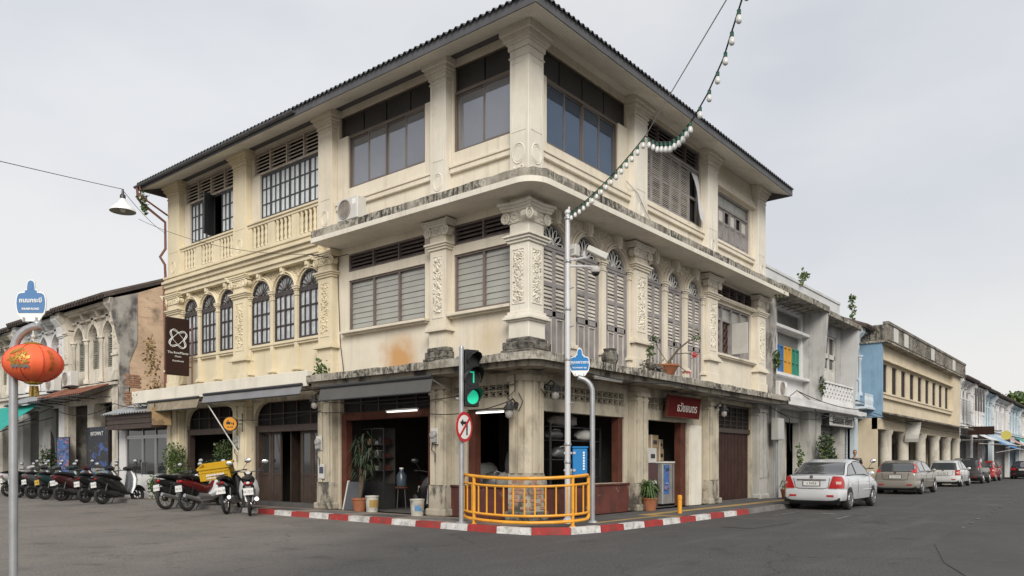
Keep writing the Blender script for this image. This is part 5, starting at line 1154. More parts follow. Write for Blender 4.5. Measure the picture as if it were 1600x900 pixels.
clothawn('dull pink awning between the blue ones', 69,73,-.7,3.7,-2.0,2.9, mat('awning_pink',(.4,.25,.22),.8))
def plate_sign(label, x, y, z, w, h, m, disc=False, txt=None, tm=None):
    t = thing('hanging_sign', label, 'sign', (x,y,z)); b = MB()
    if disc: b.lathe((0,0,0), [(w/2,-.06),(w/2,.06)], 20, 'x')
    else: b.box(-.06,.06,-w/2,w/2,-h/2,h/2)
    b.build('panel', m, t); b = MB(); b.tube([(0,w/2-.1,h/2+.04),(0,w/2+.7,h/2+.04)], .025, 5); b.tube([(0,0,h/2-.02),(0,0,h/2+.05)], .02, 5); b.build('bracket', M_DMETAL, t)
    if txt: text_mesh(txt, h*.35, 'lettering', tm, t, frame((-.066,0,0),(0,-1,0)))
    return t
plate_sign('dark oval-ended hanging board beside the round columns', 46.6,-1.9,3.5,1.5,.55, M_SIGNBR)
plate_sign('round yellow hanging sign in the far terrace', 58.0,-2.0,3.5,.7,.7, mat('sign_yellow',(.5,.42,.09),.5), True)
bn = thing('cloth_banner', 'pale hanging cloth banner between the round columns', 'banner', (30.6,-1.15,2.35)); b = MB(); b.loft([[(.08*math.sin(k),-.34+i*.13+.02*k,1.1-.17*k) for i in range(6)] for k in range(7)], False, False); b.build('cloth', M_OFFW, bn); b = MB(); b.tube([(0,-.4,1.12),(0,.45,1.12)], .02, 5); b.build('rod', M_DMETAL, bn)
# ================================================================ street furniture
R_ = (.633, -.774)                                 # a horizontal direction along the sign faces turned to the crossing
def street_sign(name, label, x, y, zp, side, zs, w, words, en, blue, post_r, arm, text=True):
    t = thing(name, label, 'street sign', (x,y,0)); A = Vector((*R_,0))*side
    e = A*arm; b = MB(); p = [(0,0,0),(0,0,zp-.32)]
    for k in range(1,7): a = k*PI/12; p.append((A.x*.3*(1-math.cos(a)),A.y*.3*(1-math.cos(a)),zp-.32+.3*math.sin(a)))
    p.append((e.x,e.y,zp-.0)); b.tube(p, post_r, 10); b.ball((e.x,e.y,zp), post_r*1.05, 8, 5); b.build('post', M_STEEL, t, smooth=True)
    half = [(0,2.5),(.15,2.47),(.25,2.33),(.29,2.05),(.30,1.86),(.45,1.83),(.46,1.68),(.72,1.66),(.9,1.55),(.99,1.3),(1.02,.9),(.98,.5),(.9,.2),(.74,.02),(.66,-.12),(.52,-.3)]
    out = half + [(-a,c) for a,c in half[:0:-1]]; k = w/2; c0 = Vector((e.x,e.y,zs)) - Vector((*R_,0))*(.075 if side > 0 else 0)
    M = frame((c0.x,c0.y,c0.z), (*R_,0)); P = lambda a,b_,c: tuple(M @ Vector((a*k, c*k, b_)))
    b = MB(P); b.psz(out, -.015, .0) if False else b.prism([(s,-.012,z) for s,z in out],[(s,.0,z) for s,z in out]); b.build('panel', M_WHITE, t)
    ins = [(0,2.42),(.12,2.39),(.2,2.27),(.235,2.03),(.25,1.78),(.39,1.76),(.40,1.60),(.70,1.58),(.85,1.48),(.92,1.26),(.95,.9),(.91,.52),(.82,.26)]
    out = ins + [(-a,c) for a,c in ins[:0:-1]]
    b = MB(P); b.prism([(s,.0005,z) for s,z in out],[(s,.004,z) for s,z in out]); b.build('face', blue, t)
    b = MB(P); b.prism([(-.12,.0045,1.85),(.12,.0045,1.85),(.1,.0045,2.2),(-.1,.0045,2.2)],[(-.12,.006,1.85),(.12,.006,1.85),(.1,.006,2.2),(-.1,.006,2.2)]); b.build('crest', blue, t)
    b = MB(P); b.tube([(-.42,-.02,-.05),(-.42,-.02,-.35)], .06, 5); b.tube([(.42,-.02,-.05),(.42,-.02,-.35)], .06, 5); b.build('clamp', M_STEEL, t)
    text_mesh(words, k*.40, 'lettering', M_WHITE, t, M @ Matrix.Translation((0,k*1.08,.0065)), bold=.0015)
    text_mesh(en, k*.2, 'lettering', M_WHITE, t, M @ Matrix.Translation((0,k*.52,.0065)), bold=.001)
    return t
street_sign('street_sign', 'faded blue street name sign on the bent post above the red lantern', -9.94, -.48, 2.94, 1, 3.02, .335, 'ถนนกระบี่', 'KRABI ROAD', M_BLUE2, .045, .27)
street_sign('street_sign', 'bright blue street name sign on a thin bent post beside the white pole', .66, -1.20, 3.20, -1, 3.29, .42, 'ถนนเยาวราช', 'YAOWARAT RD.', M_BLUE, .055, .27)
b = MB(); b.lathe((.66,-1.20,.12), [(.11,0),(.1,.03),(.06,.05)], 10)
tag(b.build('post_base', M_STEEL), 'round steel foot of the thin bent sign post', 'post base')
# lantern
lt = thing('paper_lantern', 'big oval red paper lantern with gold print hanging from the left sign post', 'lantern', (-9.80,-.655,2.50))
a_, h_ = .30, .21
def lan(t, ph, o=0.): r = (a_+o)*math.sin(t)*(1-.018*abs(math.sin(ph*8))); return (r*math.cos(ph), r*math.sin(ph), (h_+o)*math.cos(t))
b = MB(); b.loft([[lan(.22+(PI-.44)*i/26, 2*PI*k/96, .004*(i%2)) for k in range(96)] for i in range(27)]); b.build('shade', M_LANT, lt, smooth=True)
b = MB()
for k in range(8): b.tube([lan(.2+(PI-.4)*i/16, PI/8*2*k, .004) for i in range(17)], .005, 4)
b.build('rib', mat('lantern_seam',(.5,.03,.02),.5), lt)
b = MB(); b.lathe((0,0,0), [(.085,.20),(.09,.22),(.05,.235)], 14); b.lathe((0,0,0), [(.05,-.235),(.09,-.22),(.085,-.20)], 14); b.build('cap', M_GOLD, lt)
b = MB(); b.tube([(0,0,.25),(.0,0,.42)], .012, 6); b.ball((0,0,.3), .025); b.build('hanger', M_OFFW, lt)
b = MB(); r5 = random.Random(4)
for k in range(40): q = r5.uniform(0,2*PI); r_ = r5.uniform(0,.05); b.tube([(r_*math.cos(q),r_*math.sin(q),-.25),(r_*1.25*math.cos(q),r_*1.25*math.sin(q),-.37)], .006, 3)
b.build('tassel', M_GOLD, lt)
face0 = math.atan2(-9.58, -3.28)                    # side of the lantern turned to the crossing
def wrap(me_o, th0, z0, rot=False):
    for v in me_o.data.vertices:
        x, z = v.co.x, v.co.z+z0; rr_ = a_*math.sqrt(max(.05,1-((z)/(h_))**2))+.010+abs(v.co.y)*.5; th = th0 + x/a_
        v.co = Vector((rr_*math.cos(th), rr_*math.sin(th), z))
b = MB()
for k in range(150):
    q = r5.uniform(0,2*PI); r_ = .105*math.sqrt(r5.random()); c = (r_*math.cos(q)*1.1, 0, r_*math.sin(q)*1.0); s = r5.uniform(.008,.02); a = r5.uniform(0,PI)
    b.poly([(c[0]+s*math.cos(a),0,c[2]+s*math.sin(a)),(c[0]-s*.5*math.sin(a),0,c[2]+s*.5*math.cos(a)),(c[0]-s*math.cos(a),0,c[2]-s*math.sin(a)),(c[0]+s*.5*math.sin(a),0,c[2]-s*.5*math.cos(a))])
o = b.build('gold_print', M_GOLD, lt); wrap(o, face0-.50, .035)
b = MB()
for k in range(26): x = -.09+.18*k/25; b.poly([(x,0,-.075-.02*math.cos(k)),(x+.014,0,-.075),(x+.012,0,-.045+.012*math.sin(k*2)),(x,0,-.05)])
o = b.build('silver_print', mat('silver_print',(.3,.3,.3),.45,.4), lt); wrap(o, face0-.48, 0)
for i, ch in enumerate('招財進寶'):
    o = text_mesh(ch, .062, 'lettering', M_GOLD, lt, frame((0,0,.105-.062*i),(1,0,0)), .0005); wrap(o, face0+.62, 0)
# white pole with camera, box and lamp string
wp = thing('utility_pole', 'slim white pole with blue box and camera rising through the yellow railing', 'pole', (.15,-.92,.12))
b = MB(); b.tube([(0,0,0),(.0,0,3.35),(0,0,6.45)], [.062,.06,.05], 12); b.lathe((0,0,0), [(.14,0),(.13,.03),(.065,.12)], 12); b.ball((0,0,6.5), .07, 10, 6); b.tube([(0,0,6.4),(.03,-.02,6.62)], .025, 6); b.build('pole', M_WPOLE, wp, smooth=True)
for z in (1.25,1.62,3.4,4.45,5.45,6.35): b = MB(); b.lathe((0,0,z), [(.068,0),(.075,.015),(.075,.045),(.068,.06)], 12); b.box(-.02+.07,.09,-.03,.03,z,z+.05); b.build('clamp', M_STEEL, wp)
b = MB()
for i in range(5): z = 2.5+.8*i; b.tube([(0,-.06,z),(.02,-.14,z+.02)], .014, 5)
b.build('step_peg', M_STEEL, wp)
cc = thing('security_camera', 'white bullet camera and dome camera on an arm of the white pole', 'camera', (.15,-.92,5.62))
b = MB(); b.tube([(0,0,.0),(.33,-.32,.08)], .022, 6); b.tube([(0,0,-.12),(.4,-.4,-.12)], .026, 6); b.tube([(.25,-.25,.05),(.25,-.25,.2)], .03, 6); b.build('arm', M_WPOLE, cc)
M2 = Matrix.Translation((.36,-.46,.16)) @ Euler((.0,.42,-.75)).to_matrix().to_4x4()
b = MB(lambda x,y,z: tuple(M2 @ Vector((x,y,z)))); b.prism([(-.2,-.06,-.055),(-.2,.06,-.055),(-.2,.06,.07),(-.2,-.06,.07)],[(.26,-.075,-.06),(.26,.075,-.06),(.26,.075,.08),(.26,-.075,.08)]); b.build('housing', M_OFFW, cc, bev=.015)
b = MB(lambda x,y,z: tuple(M2 @ Vector((x,y,z)))); b.lathe((.262,0,.01), [(.045,0),(.045,.006)], 12, 'x'); b.build('lens', M_BLACK, cc)
b = MB(); b.lathe((.42,-.42,-.24), [(.03,.14),(.1,.1),(.105,.02),(.09,0)], 14); b.build('dome_housing', M_OFFW, cc, smooth=True); b = MB(); b.ball((.42,-.42,-.245), (.085,.085,.075), 12, 6); b.build('dome', M_BLACK, cc, smooth=True)
b = MB(); b.box(.06,.22,-.16,.02,.1,.34); b.build('junction_box', M_OFFW, cc, bev=.01)
bx = thing('cabinet', 'bright blue control box strapped to the white pole', 'box', (.15,-.92,1.15))
bx.rotation_euler = (0,0,-.886)
b = MB(); b.box(.10,.40,-.11,.13,-.02,.54); b.build('casing', M_BLUE, bx, bev=.012); b = MB(); b.box(.09,.42,-.13,.14,.54,.575); b.build('lid', M_BLUE, bx, bev=.008)
b = MB(); b.box(-.08,.10,-.03,.03,.06,.10); b.box(-.08,.10,-.03,.03,.42,.46); b.lathe((.13,-.112,.08),[(.03,-.02),(.03,.0)],10,'y'); b.lathe((.13,-.112,.44),[(.03,-.02),(.03,.0)],10,'y'); b.build('strap', M_STEEL, bx)
b = MB()
for k in range(7): b.box(.31,.345,-.1135,-.111,.09+k*.056,.128+k*.056)
b.build('label_marks', M_WHITE, bx)
# traffic light and no-left-turn sign
tl = thing('traffic_light', 'green traffic light on a grey steel post at the kerb corner', 'traffic light', (-1.3,.76,.115)); 
b = MB(); b.tube([(0,0,0),(0,0,3.66)], .052, 12); b.lathe((0,0,0),[(.12,0),(.12,.03),(.06,.05)],12); b.ball((0,0,3.66),.055,8,4); b.build('post', M_STEEL, tl, smooth=True)
fd = math.radians(-93)+.0                          # facing direction of the lamps
M3 = Matrix.Translation((.20,-.11,3.64)) @ Matrix.Rotation(fd+PI/2-.25, 4, 'Z') @ Matrix.Diagonal((1.2,1.2,1.24,1)) @ Matrix.Translation((0,0,-3.62))
PT = lambda x,y,z: tuple(M3 @ Vector((x,y,z)))
b = MB(PT); b.box(-.14,.14,-.02,.16,2.66,3.62); b.box(-.03,.03,.1,.2,2.9,2.95); b.box(-.03,.03,.1,.2,3.4,3.45); hs = b.build('housing', M_BLACK, tl, bev=.015)
b = MB(PT); b.tube([(-.12,.12,2.8),(-.2,.2,2.8)], .02, 5); b.tube([(-.12,.12,3.5),(-.2,.2,3.5)], .02, 5); b.build('bracket', M_STEEL, tl)
for z, r, m, nm in ((3.44,.10,M_BLACK,'lens'),(3.15,.15,M_BLACK,'lens'),(2.82,.12,M_GRNLIT,'green_lens')):
    b = MB(PT); b.lathe((0,-.022,z), [(r,-.006),(r,.0)], 20, 'y'); b.build(nm, m, tl)
    b = MB(PT); k = 14
    b.loft([[( (r+.02)*math.cos(a), -.02-d, z+(r+.02)*math.sin(a)) for a in [-.5+(PI+1.0)*i/k for i in range(k+1)]] for d in (0,)]+[[((r+.02)*math.cos(a), -.02-.05-.17*max(0,math.sin(a))**.6, z+(r+.02)*math.sin(a)) for a in [-.5+(PI+1.0)*i/k for i in range(k+1)]]], False, False)
    b.build('visor', M_BLACK, tl, smooth=True)
b = MB(PT); b.box(-.055,.03,-.034,-.03,3.225,3.25); b.box(.005,.03,-.034,-.03,3.06,3.225); b.build('countdown_digit', M_GRNLIT, tl)
ns = thing('no_turn_sign', 'round red and white no-left-turn sign on the traffic light post', 'traffic sign', (-1.30,.76,2.13)); ns.rotation_euler = (0,0,.19)
b = MB(); b.lathe((0,-.075,0), [(.315,0),(.315,.012)], 36, 'y'); b.build('rim', M_RED, ns); b = MB(); b.lathe((0,-.079,0), [(.25,0),(.25,.003)], 36, 'y'); b.build('face', M_WHITE, ns)
b = MB(); b.psz([(.06,-.17),(.115,-.17),(.115,.115),(-.06,.115),(-.06,.165),(-.175,.085),(-.06,.005),(-.06,.055),(.06,.055)], -.0825, -.0795); b.build('arrow', M_BLACK, ns)
b = MB(); c45 = .19; b.psz([(-c45-.02,-c45+.02),(-c45+.02,-c45-.02),(c45+.02,c45-.02),(c45-.02,c45+.02)], -.086, -.083); b.build('slash', M_RED, ns)
b = MB(); b.box(-.05,.05,-.07,0,-.02,.02); b.build('clamp', M_STEEL, ns)
# yellow guard railing round the corner
gr = thing('guard_railing', 'curved orange-yellow tubular guard railing on the kerb corner', 'railing', (0,0,.115))
ctrl = [(-1.13,.86),(-1.27,.55),(-1.345,.12),(-1.31,-.4),(-1.16,-.9),(-.88,-1.28),(-.55,-1.5),(-.2,-1.56),(.05,-1.52)]
rp = resample(ctrl, .03); nr = len(rp)
def railpath(z, dz=.0): return [(p.x,p.y,z-dz*math.sin(PI*i/(nr-1))) for i,p in enumerate(rp)]
b = MB(); top = railpath(1.03,.07); low = railpath(.14,.05)
b.tube([low[2],(rp[0].x,rp[0].y,.2),(rp[0].x,rp[0].y,.97),top[2]]+top[3:-3]+[top[-3],(rp[-1].x,rp[-1].y,.97),(rp[-1].x,rp[-1].y,.2),low[-3]]+low[-4:3:-1], .034, 8, True, True); b.build('frame', M_ORANGE, gr, smooth=True)
b = MB(); b.tube(railpath(.86,.06), .024, 7); b.build('rail', M_ORANGE, gr, smooth=True); b = MB(); b.tube(railpath(.27,.05), .026, 7); b.build('rail', M_ORANGE, gr, smooth=True)
for f in (.15,.83): p = rp[int(f*nr)]; b = MB(); b.tube([(p.x,p.y,-.02),(p.x,p.y,.99)], .033, 8); b.lathe((p.x,p.y,-.02),[(.07,0),(.07,.03),(.04,.05)],10); b.build('post', M_ORANGE, gr, smooth=True)
for i in range(1,15):
    f = i/15; p = rp[int(f*(nr-1))]; dz = .055*math.sin(PI*f); b = MB(); b.tube([(p.x,p.y,.27-dz),(p.x,p.y,.86-dz)], .017, 6); b.build('bar', M_ORANGE, gr, smooth=True)
# light strings and cables
def cat(p, q, sag, n=14): return [tuple(Vector(p).lerp(Vector(q), i/n)-Vector((0,0,sag*4*(i/n)*(1-i/n)))) for i in range(n+1)]
K0, K1 = (.17,-.95,6.6), (-1.59,-3.74,6.9)
K3 = (-5.5,-7.5,7.15)
sp = [Vector(p) for p in [K0,(-.62,-2.3,6.70),K1]] 
pth = cat(K0,K1,.10,12) + [(-1.75,-4.05,6.66),(-1.98,-4.4,6.50),(-2.2,-4.7,6.46),(-2.55,-5.1,6.50),(-2.95,-5.5,6.58),(-3.51,-5.98,6.68),(-4.41,-6.61,6.80),(-6.5,-8.1,7.0),(-9,-11.5,7.3),(-12,-18,7.5)]
ls = thing('light_string', 'string of white bulbs in green sockets running from the white pole up across the sky', 'string lights', (0,0,0))
b = MB(); b.tube(pth, .011, 5); b.build('cord', M_CABLE, ls)
pts = [Vector((*p,)) for p in pth]; acc = 0; nxt = .1; bulb = sock = None
for a, c in zip(pts, pts[1:]):
    l = (c-a).length
    while nxt <= acc+l:
        p = a.lerp(c,(nxt-acc)/l)
        if p.x < -5.2: break
        if bulb is None:
            b = MB(); b.lathe((0,0,0),[(.012,0),(.026,-.01),(.026,-.07),(.02,-.075)],8); sock = b.build('socket', M_GRNPL, ls, smooth=True); sock.location = p
            b = MB(); b.loft([[(r*math.cos(k*PI/5),r*math.sin(k*PI/5),z) for k in range(10)] for r,z in ((.02,-.07),(.03,-.09),(.035,-.115),(.038,-.134),(.034,-.153),(.023,-.168),(.004,-.175))]); bulb = b.build('bulb', M_BULB, sock, smooth=True)
        else: s2 = inst(sock, p, ls); inst(bulb, (0,0,0), s2)
        nxt += .15 if (p.y < -3.7 and p.y > -4.9) else (.40 if p.y <= -4.9 else .21)
    acc += l
def cable(label, paths, r=.01, m=None):
    t = thing('cable', label, 'cable'); 
    for p in paths: b = MB(); b.tube(p, r, 5); b.build('wire', m or M_CABLE, t)
    return t
cable('taut steel wire rising from the light string to the top of the picture', [[K1,(-4.04,-6.27,7.12),(-12,-14.5,7.9)]], .008, M_STEEL)
lp0, lp1 = (-14,-.9,6.3), (0.0,16.0,9.6)
cable('thin span wire carrying the enamel street lamp across the left street', [cat((-14.5,.15,4.85),(-5.36,7.19,7.42),.04,10)+cat((-5.36,7.19,7.42),(-.02,15.9,9.3),.1,8), cat((-.9,16,9.6),(-.25,6.9,7.0),.35,14)], .007)
lamp = thing('pendant_lamp', 'white enamel pendant street lamp hanging on the span wire', 'street lamp', (-5.35,7.17,7.0))
b = MB(); b.loft([[(r*math.cos(k*PI/12),r*math.sin(k*PI/12),z) for k in range(24)] for r,z in ((.27,-.08),(.265,-.05),(.2,.02),(.12,.09),(.07,.16),(.06,.2))], False); b.build('shade', M_WHITE, lamp, smooth=True)
b = MB(); b.loft([[(r*math.cos(k*PI/12),r*math.sin(k*PI/12),z) for k in range(24)] for r,z in ((.262,-.078),(.255,-.05),(.19,.015),(.11,.08),(.01,.1))], False); b.build('shade_lining', mat('lamp_lining',(.33,.33,.28),.6), lamp, smooth=True)
b = MB(); b.lathe((0,0,0), [(.06,.19),(.06,.28),(.03,.31),(.02,.42)], 10); b.build('socket', M_DMETAL, lamp); b = MB(); b.ball((0,0,-.02), .07); b.build('bulb', M_BULB, lamp, smooth=True)
# wall lamps of the arcade
def wall_lamp(P, s, d, z, label):
    t = thing('wall_lamp', label, 'wall lamp', P(s,d,z), 0 if P is PR else -PI/2)
    b = MB(); b.tube([(0,.0,.1),(0,-.14,.22),(0,-.26,.14)], .018, 6); b.lathe((0,-.005,.1),[(.06,0),(.06,-.03)],10,'y'); b.build('bracket', M_DMETAL, t)
    b = MB(); b.lathe((0,-.26,-.02), [(.15,0),(.13,.03),(.07,.1),(.05,.16)], 12); b.build('hood', M_DMETAL, t, smooth=True)
    b = MB(); b.lathe((0,-.26,-.02), [(.07,0),(.085,-.08),(.08,-.15),(.04,-.19)], 12); b.build('globe', M_BULBD, t, smooth=True)
M_BULBD = mat('dusty_globe', (.28,.27,.25), .25)
wall_lamp(PL, 7.1, .06, 3.05, 'dark hooded wall lamp between the folding doors and the red-posted shop')
wall_lamp(PL, .28, .06, 2.55, 'dark hooded wall lamp low on the left face of the corner pillar')
wall_lamp(PR, .62, .0, 2.98, 'dark hooded wall lamp by the pierced blocks right of the corner pillar')
wall_lamp(PR, 9.3, .06, 3.0, 'small wall lamp beside the brown folding gate')
# meters and cables on the facades
def meter(P, s, z, label, d=.0, big=1):
    t = thing('meter_box', label, 'meter box', P(s,d,z), 0 if P is PR else -PI/2); t.scale = (big,)*3
    b = MB(); b.box(-.13,.1,-.02,0,-.02,.36); b.build('backboard', M_OFFW, t); b = MB(); b.lathe((0,-.02,.2),[(.09,0),(.09,-.09),(.07,-.11)],14,'y'); b.box(-.08,.08,-.1,-.02,.02,.14); b.build('casing', mat('meter_grey',(.3,.3,.29),.5), t)
    b = MB(); b.tube([(-.04,-.05,.02),(-.08,-.06,-.15),(.03,-.04,-.25),(0,-.02,-.45)], .012, 5); b.build('wire', M_CABLE, t)
meter(PL, 7.2, 1.75, 'electric meter on the yellow pillar beside the folding doors', .07)
meter(PL, 2.75, 1.85, 'electric meter on the stained pillar left of the traffic light', .07)
meter(PL, 11.3, 1.85, 'electric meter on the yellow pillar behind the motorbikes', .07)
t = thing('electric_cabinet', 'grey steel electric cabinet with pipes at the end of the corner building', 'cabinet', PR(14.0,.12,2.2))
b = MB(); b.box(-.3,.28,-.25,0,-.02,.75); b.build('casing', mat('cabinet_grey',(.36,.36,.34),.5,0,.1), t, bev=.01); b = MB(); b.box(-.26,.24,-.258,-.251,.02,.71); b.build('door', mat('cabinet_grey2',(.40,.40,.38),.5,0,.1), t); b = MB(); b.tube([(-.1,-.1,0),(-.1,-.1,-2.1)],.03,6); b.tube([(.05,-.1,0),(.05,-.1,-2.1)],.03,6); b.tube([(-.15,-.1,.75),(-.15,-.1,1.2)],.03,6); b.build('pipe', M_STEEL, t)
cable('bundle of loose black cables hung along the underside of the left canopy', [cat(PL(.3,.1,3.1),PL(7,.1,3.05),.22), cat(PL(2.9,.12,2.55),PL(.35,.12,2.75),.12), cat(PL(7.1,.1,2.75),PL(2.9,.1,2.8),.08), cat(PL(11.3,.1,2.7),PL(7.1,.1,2.8),.1), [PL(.3,.1,3.3),PL(.28,.12,2.95),PL(.5,.12,2.8),PL(.3,.1,2.65),PL(.42,.1,2.4)], [PL(.2,.1,2.9),PL(.06,.12,2.7),PL(.2,.1,2.5)]], .011)
cable('loose black cables strung from the corner pillar along the right facade', [[PR(.3,.1,3.0),PR(.4,.15,2.85),PR(.6,.1,3.1)], cat(PR(.3,.72,3.45),PR(5,.75,3.45),.12), cat(PR(5,.75,3.45),PR(13.6,.72,3.4),.15), cat(PR(13.4,.2,3.3),PR(18.9,.7,3.3),.3), cat(PR(13.5,.75,3.4),PR(24,.75,3.5),.25), cat(PR(18.9,.2,3.2),PR(24,.5,3.6),.3), [PR(13.9,.3,3.4),PR(15.2,.5,4.0),PR(16.5,.6,3.7),PR(17.5,.5,3.2)], [PR(14.2,.15,3.2),PR(15,.3,3.0),PR(15.6,.1,2.2),PR(15.7,.1,1.8)], cat(PR(24,.75,3.5),PR(46,1.7,3.5),.2)], .014)
cable('thin wires on the pilaster at the colour change of the left facade', [[PL(6.72,-.17,6.95),PL(6.70,-.17,6.0),PL(6.6,-.16,4.6),PL(6.45,-.16,3.8)], [PL(7.5,.25,7.1),PL(6.7,.05,6.9),PL(6.2,-.1,6.95)]], .012)
cable('wire looping down the right facade from the light string', [[PR(4.3,-.15,8.7),PR(4.55,.05,8.4),PR(5.0,.05,8.0),PR(5.6,.1,7.55)]], .012, M_STEEL)

# awnings and signs on the main building
def roll_awning(label, s0, s1, d0, z, h, m, P=PL):
    t = thing('awning', label, 'awning'); b = MB(P); k = 10
    b.loft([[(s0+(s1-s0)*i/k, d, zz+(.012*math.sin(i*2.1))) for d, zz in ((d0-.03,z+h),(d0+.05,z+.02),(d0+.05,z),(d0-.04,z+h-.02))] for i in range(k+1)]); b.build('cloth', m, t)
    b = MB(P); b.tube([(s0,d0-.02,z+h+.02),(s1,d0-.02,z+h+.02)], .045, 8); b.tube([(s0,d0+.05,z),(s1,d0+.05,z)], .02, 6); b.build('roller', M_DMETAL, t)
    for s in (s0+.1,s1-.1): b = MB(P); b.tube([(s,.05,z+.1),(s,d0,z+h)], .018, 5); b.build('arm', M_STEEL, t)
    return t
roll_awning('brownish faded rolled awning at the far end of the yellow facade', 12.45, 15.75, .72, 3.08, .32, M_AWN2)
roll_awning('long pale grey rolled awning over the folding doors', 7.1, 12.1, .75, 3.2, .25, M_AWNL)
roll_awning('grey rolled awning over the red-posted shop opening', 2.2, 6.3, .74, 2.98, .34, M_AWN)
cable('leaning white awning pole beside the yellow pillar', [[PL(11.9,.7,3.15),PL(10.9,.3,1.7)]], .02, M_OFFW)
bs = thing('projecting_sign', 'dark brown upright sign with looped white emblem on the yellow facade', 'sign', (-.64,13.9,4.2))
b = MB(); b.box(-.39,.39,-.05,.05,0,1.85); b.build('panel', M_SIGNBR, bs, bev=.03)
b = MB(); cz = 1.17
for ph in (0, .22):
    pr = []
    for k in range(40): a = 2*PI*k/40; r_ = .27+.075*math.cos(4*(a-PI/4+ph*(1 if k%2 else 1))) ; pr.append((r_*math.cos(a), -.058, cz+r_*math.sin(a)))
    b.tube(pr, .011, 4, True, True)
b.tube([(.155*math.cos(2*PI*k/32)*(1+.12*math.cos(4*2*PI*k/32)),-.058,cz+.155*math.sin(2*PI*k/32)*(1+.12*math.cos(4*2*PI*k/32))) for k in range(32)], .008, 4, True, True)
b.build('emblem', M_WHITE, bs)
for tx, sz, zz in (('The RomManee',.108,.72),('Classic',.08,.605),('Guesthouse',.08,.46)): text_mesh(tx, sz, 'lettering', M_WHITE, bs, frame((0,-.0525,zz),(1,0,0)), .002)
b = MB(); b.tube([(.5,.0,-.5),(.5,0,1.72)], .025, 6); b.tube([(.38,0,.3),(.5,0,.3)], .02, 5); b.tube([(.38,0,1.5),(.5,0,1.5)], .02, 5); b.tube([(.5,0,-.5),(.35,.1,-.56)], .022, 5); b.tube([(.5,0,-.5),(.65,.1,-.56)], .022, 5); b.build('bracket', M_PIPE, bs)
os_ = thing('projecting_sign', 'round orange shop sign with black letters on a pillar bracket', 'sign', PL(11.05,.45,2.55)); os_.rotation_euler = (0,0,-.886); os_.scale = (.8,)*3
b = MB(); b.lathe((0,.06,0), [(.27,-.12),(.27,0)], 24, 'y'); b.build('rim', M_BLACK, os_); b = MB(); b.lathe((0,-.062,0), [(.25,-.004),(.25,0)], 24, 'y'); b.build('face', mat('sign_orange',(.60,.25,.015),.4), os_)
b = MB(); b.box(-.14,.02,-.069,-.067,-.02,.08); b.box(.05,.09,-.069,-.067,-.02,.05); b.box(.11,.15,-.069,-.067,-.05,.05); b.box(-.09,-.05,-.07,-.068,.09,.13); b.build('emblem', M_BLACK, os_)
for q0, q1 in ((-.10,-.03),(.0,.03),(.05,.11)): b = MB(); b.box(q0,q1,-.069,-.067,-.14,-.10); b.build('lettering', M_BLACK, os_)
b = MB(); b.tube([(.24,.0,0),(.42,.05,.0)], .02, 5); b.tube([(.42,.05,-.3),(.42,.05,.4)], .022, 5); b.build('bracket', M_DMETAL, os_)
bs2 = thing('hanging_sign', 'square wooden hanging sign under the brownish rolled awning', 'sign', PL(14.95,.62,2.62)); bs2.rotation_euler = (0,0,-.886)
b = MB(); b.box(-.33,.33,-.04,.04,0,.6); b.build('panel', mat('sign_wood',(.26,.17,.075),.7,0,.25,4,[((.1,.06,.03),4,(1,1,1),.52,.6,.8)]), bs2, bev=.01)
for q in (-.25,.25): b = MB(); b.tube([(q,0,.6),(q,0,.75)],.012,4); b.build('hanger', M_CABLE, bs2)
rs = thing('shop_sign', 'dark red board with white Thai lettering over the box-filled shop', 'sign', PR(7.05,.02,2.68)); 
b = MB(); b.box(-.98,.98,-.06,0,0,.58); b.build('panel', mat('board_red',(.085,.009,.008),.8,0,.2,3,spec=.1), rs, bev=.012); b = MB(); frame_box(b,-1.0,1.0,-.02,.60,-.075,.0,.03); b.build('frame', M_REDWOOD, rs)
rs.rotation_euler = (.12,0,0)
text_mesh('ธวัชยนตร', .32, 'lettering', M_OFFW, rs, frame((.2,-.066,.26),(1,0,0)), .003, bold=.002)
b = MB(PL); 
pw = thing('notice_paper', 'white notice with a dark picture pasted on the yellow pillar', 'notice', PL(7.12,.075,1.15), -PI/2); b = MB(); b.box(-.14,.14,-.004,0,-.2,.2); b.build('sheet', M_OFFW, pw); b = MB(); b.box(-.09,.09,-.007,-.0045,-.06,.12); b.build('picture', mat('picture_blue',(.05,.06,.09),.5), pw)
for (P, s, z, l, lb) in ((PL,4.2,2.66,1.1,'lit fluorescent tube over the red-posted opening'),(PL,1.45,2.52,1.0,'lit fluorescent tube over the low opening behind the traffic light')):
    t = thing('tube_light', lb, 'tube light', P(s,-.19 if z > 2.6 else -.3,z+.02), 0 if P is PR else -PI/2); b = MB(); b.tube([(-l/2,0,0),(l/2,0,0)], .017, 8); b.build('tube', M_TUBE, t); b = MB(); b.box(-l/2-.03,l/2+.03,-.03,.03,.02,.06); b.build('fitting', M_WHITE, t)
# unlit tubes under the canopies
t = thing('tube_light', 'unlit tube light under the right canopy near the corner', 'tube light', PR(2.4,.5,3.33)); b = MB(); b.tube([(-.6,0,0),(.6,0,0)], .017, 8); b.build('tube', M_OFFW, t); b = MB(); b.box(-.63,.63,-.03,.03,.02,.07); b.build('fitting', M_OFFW, t)

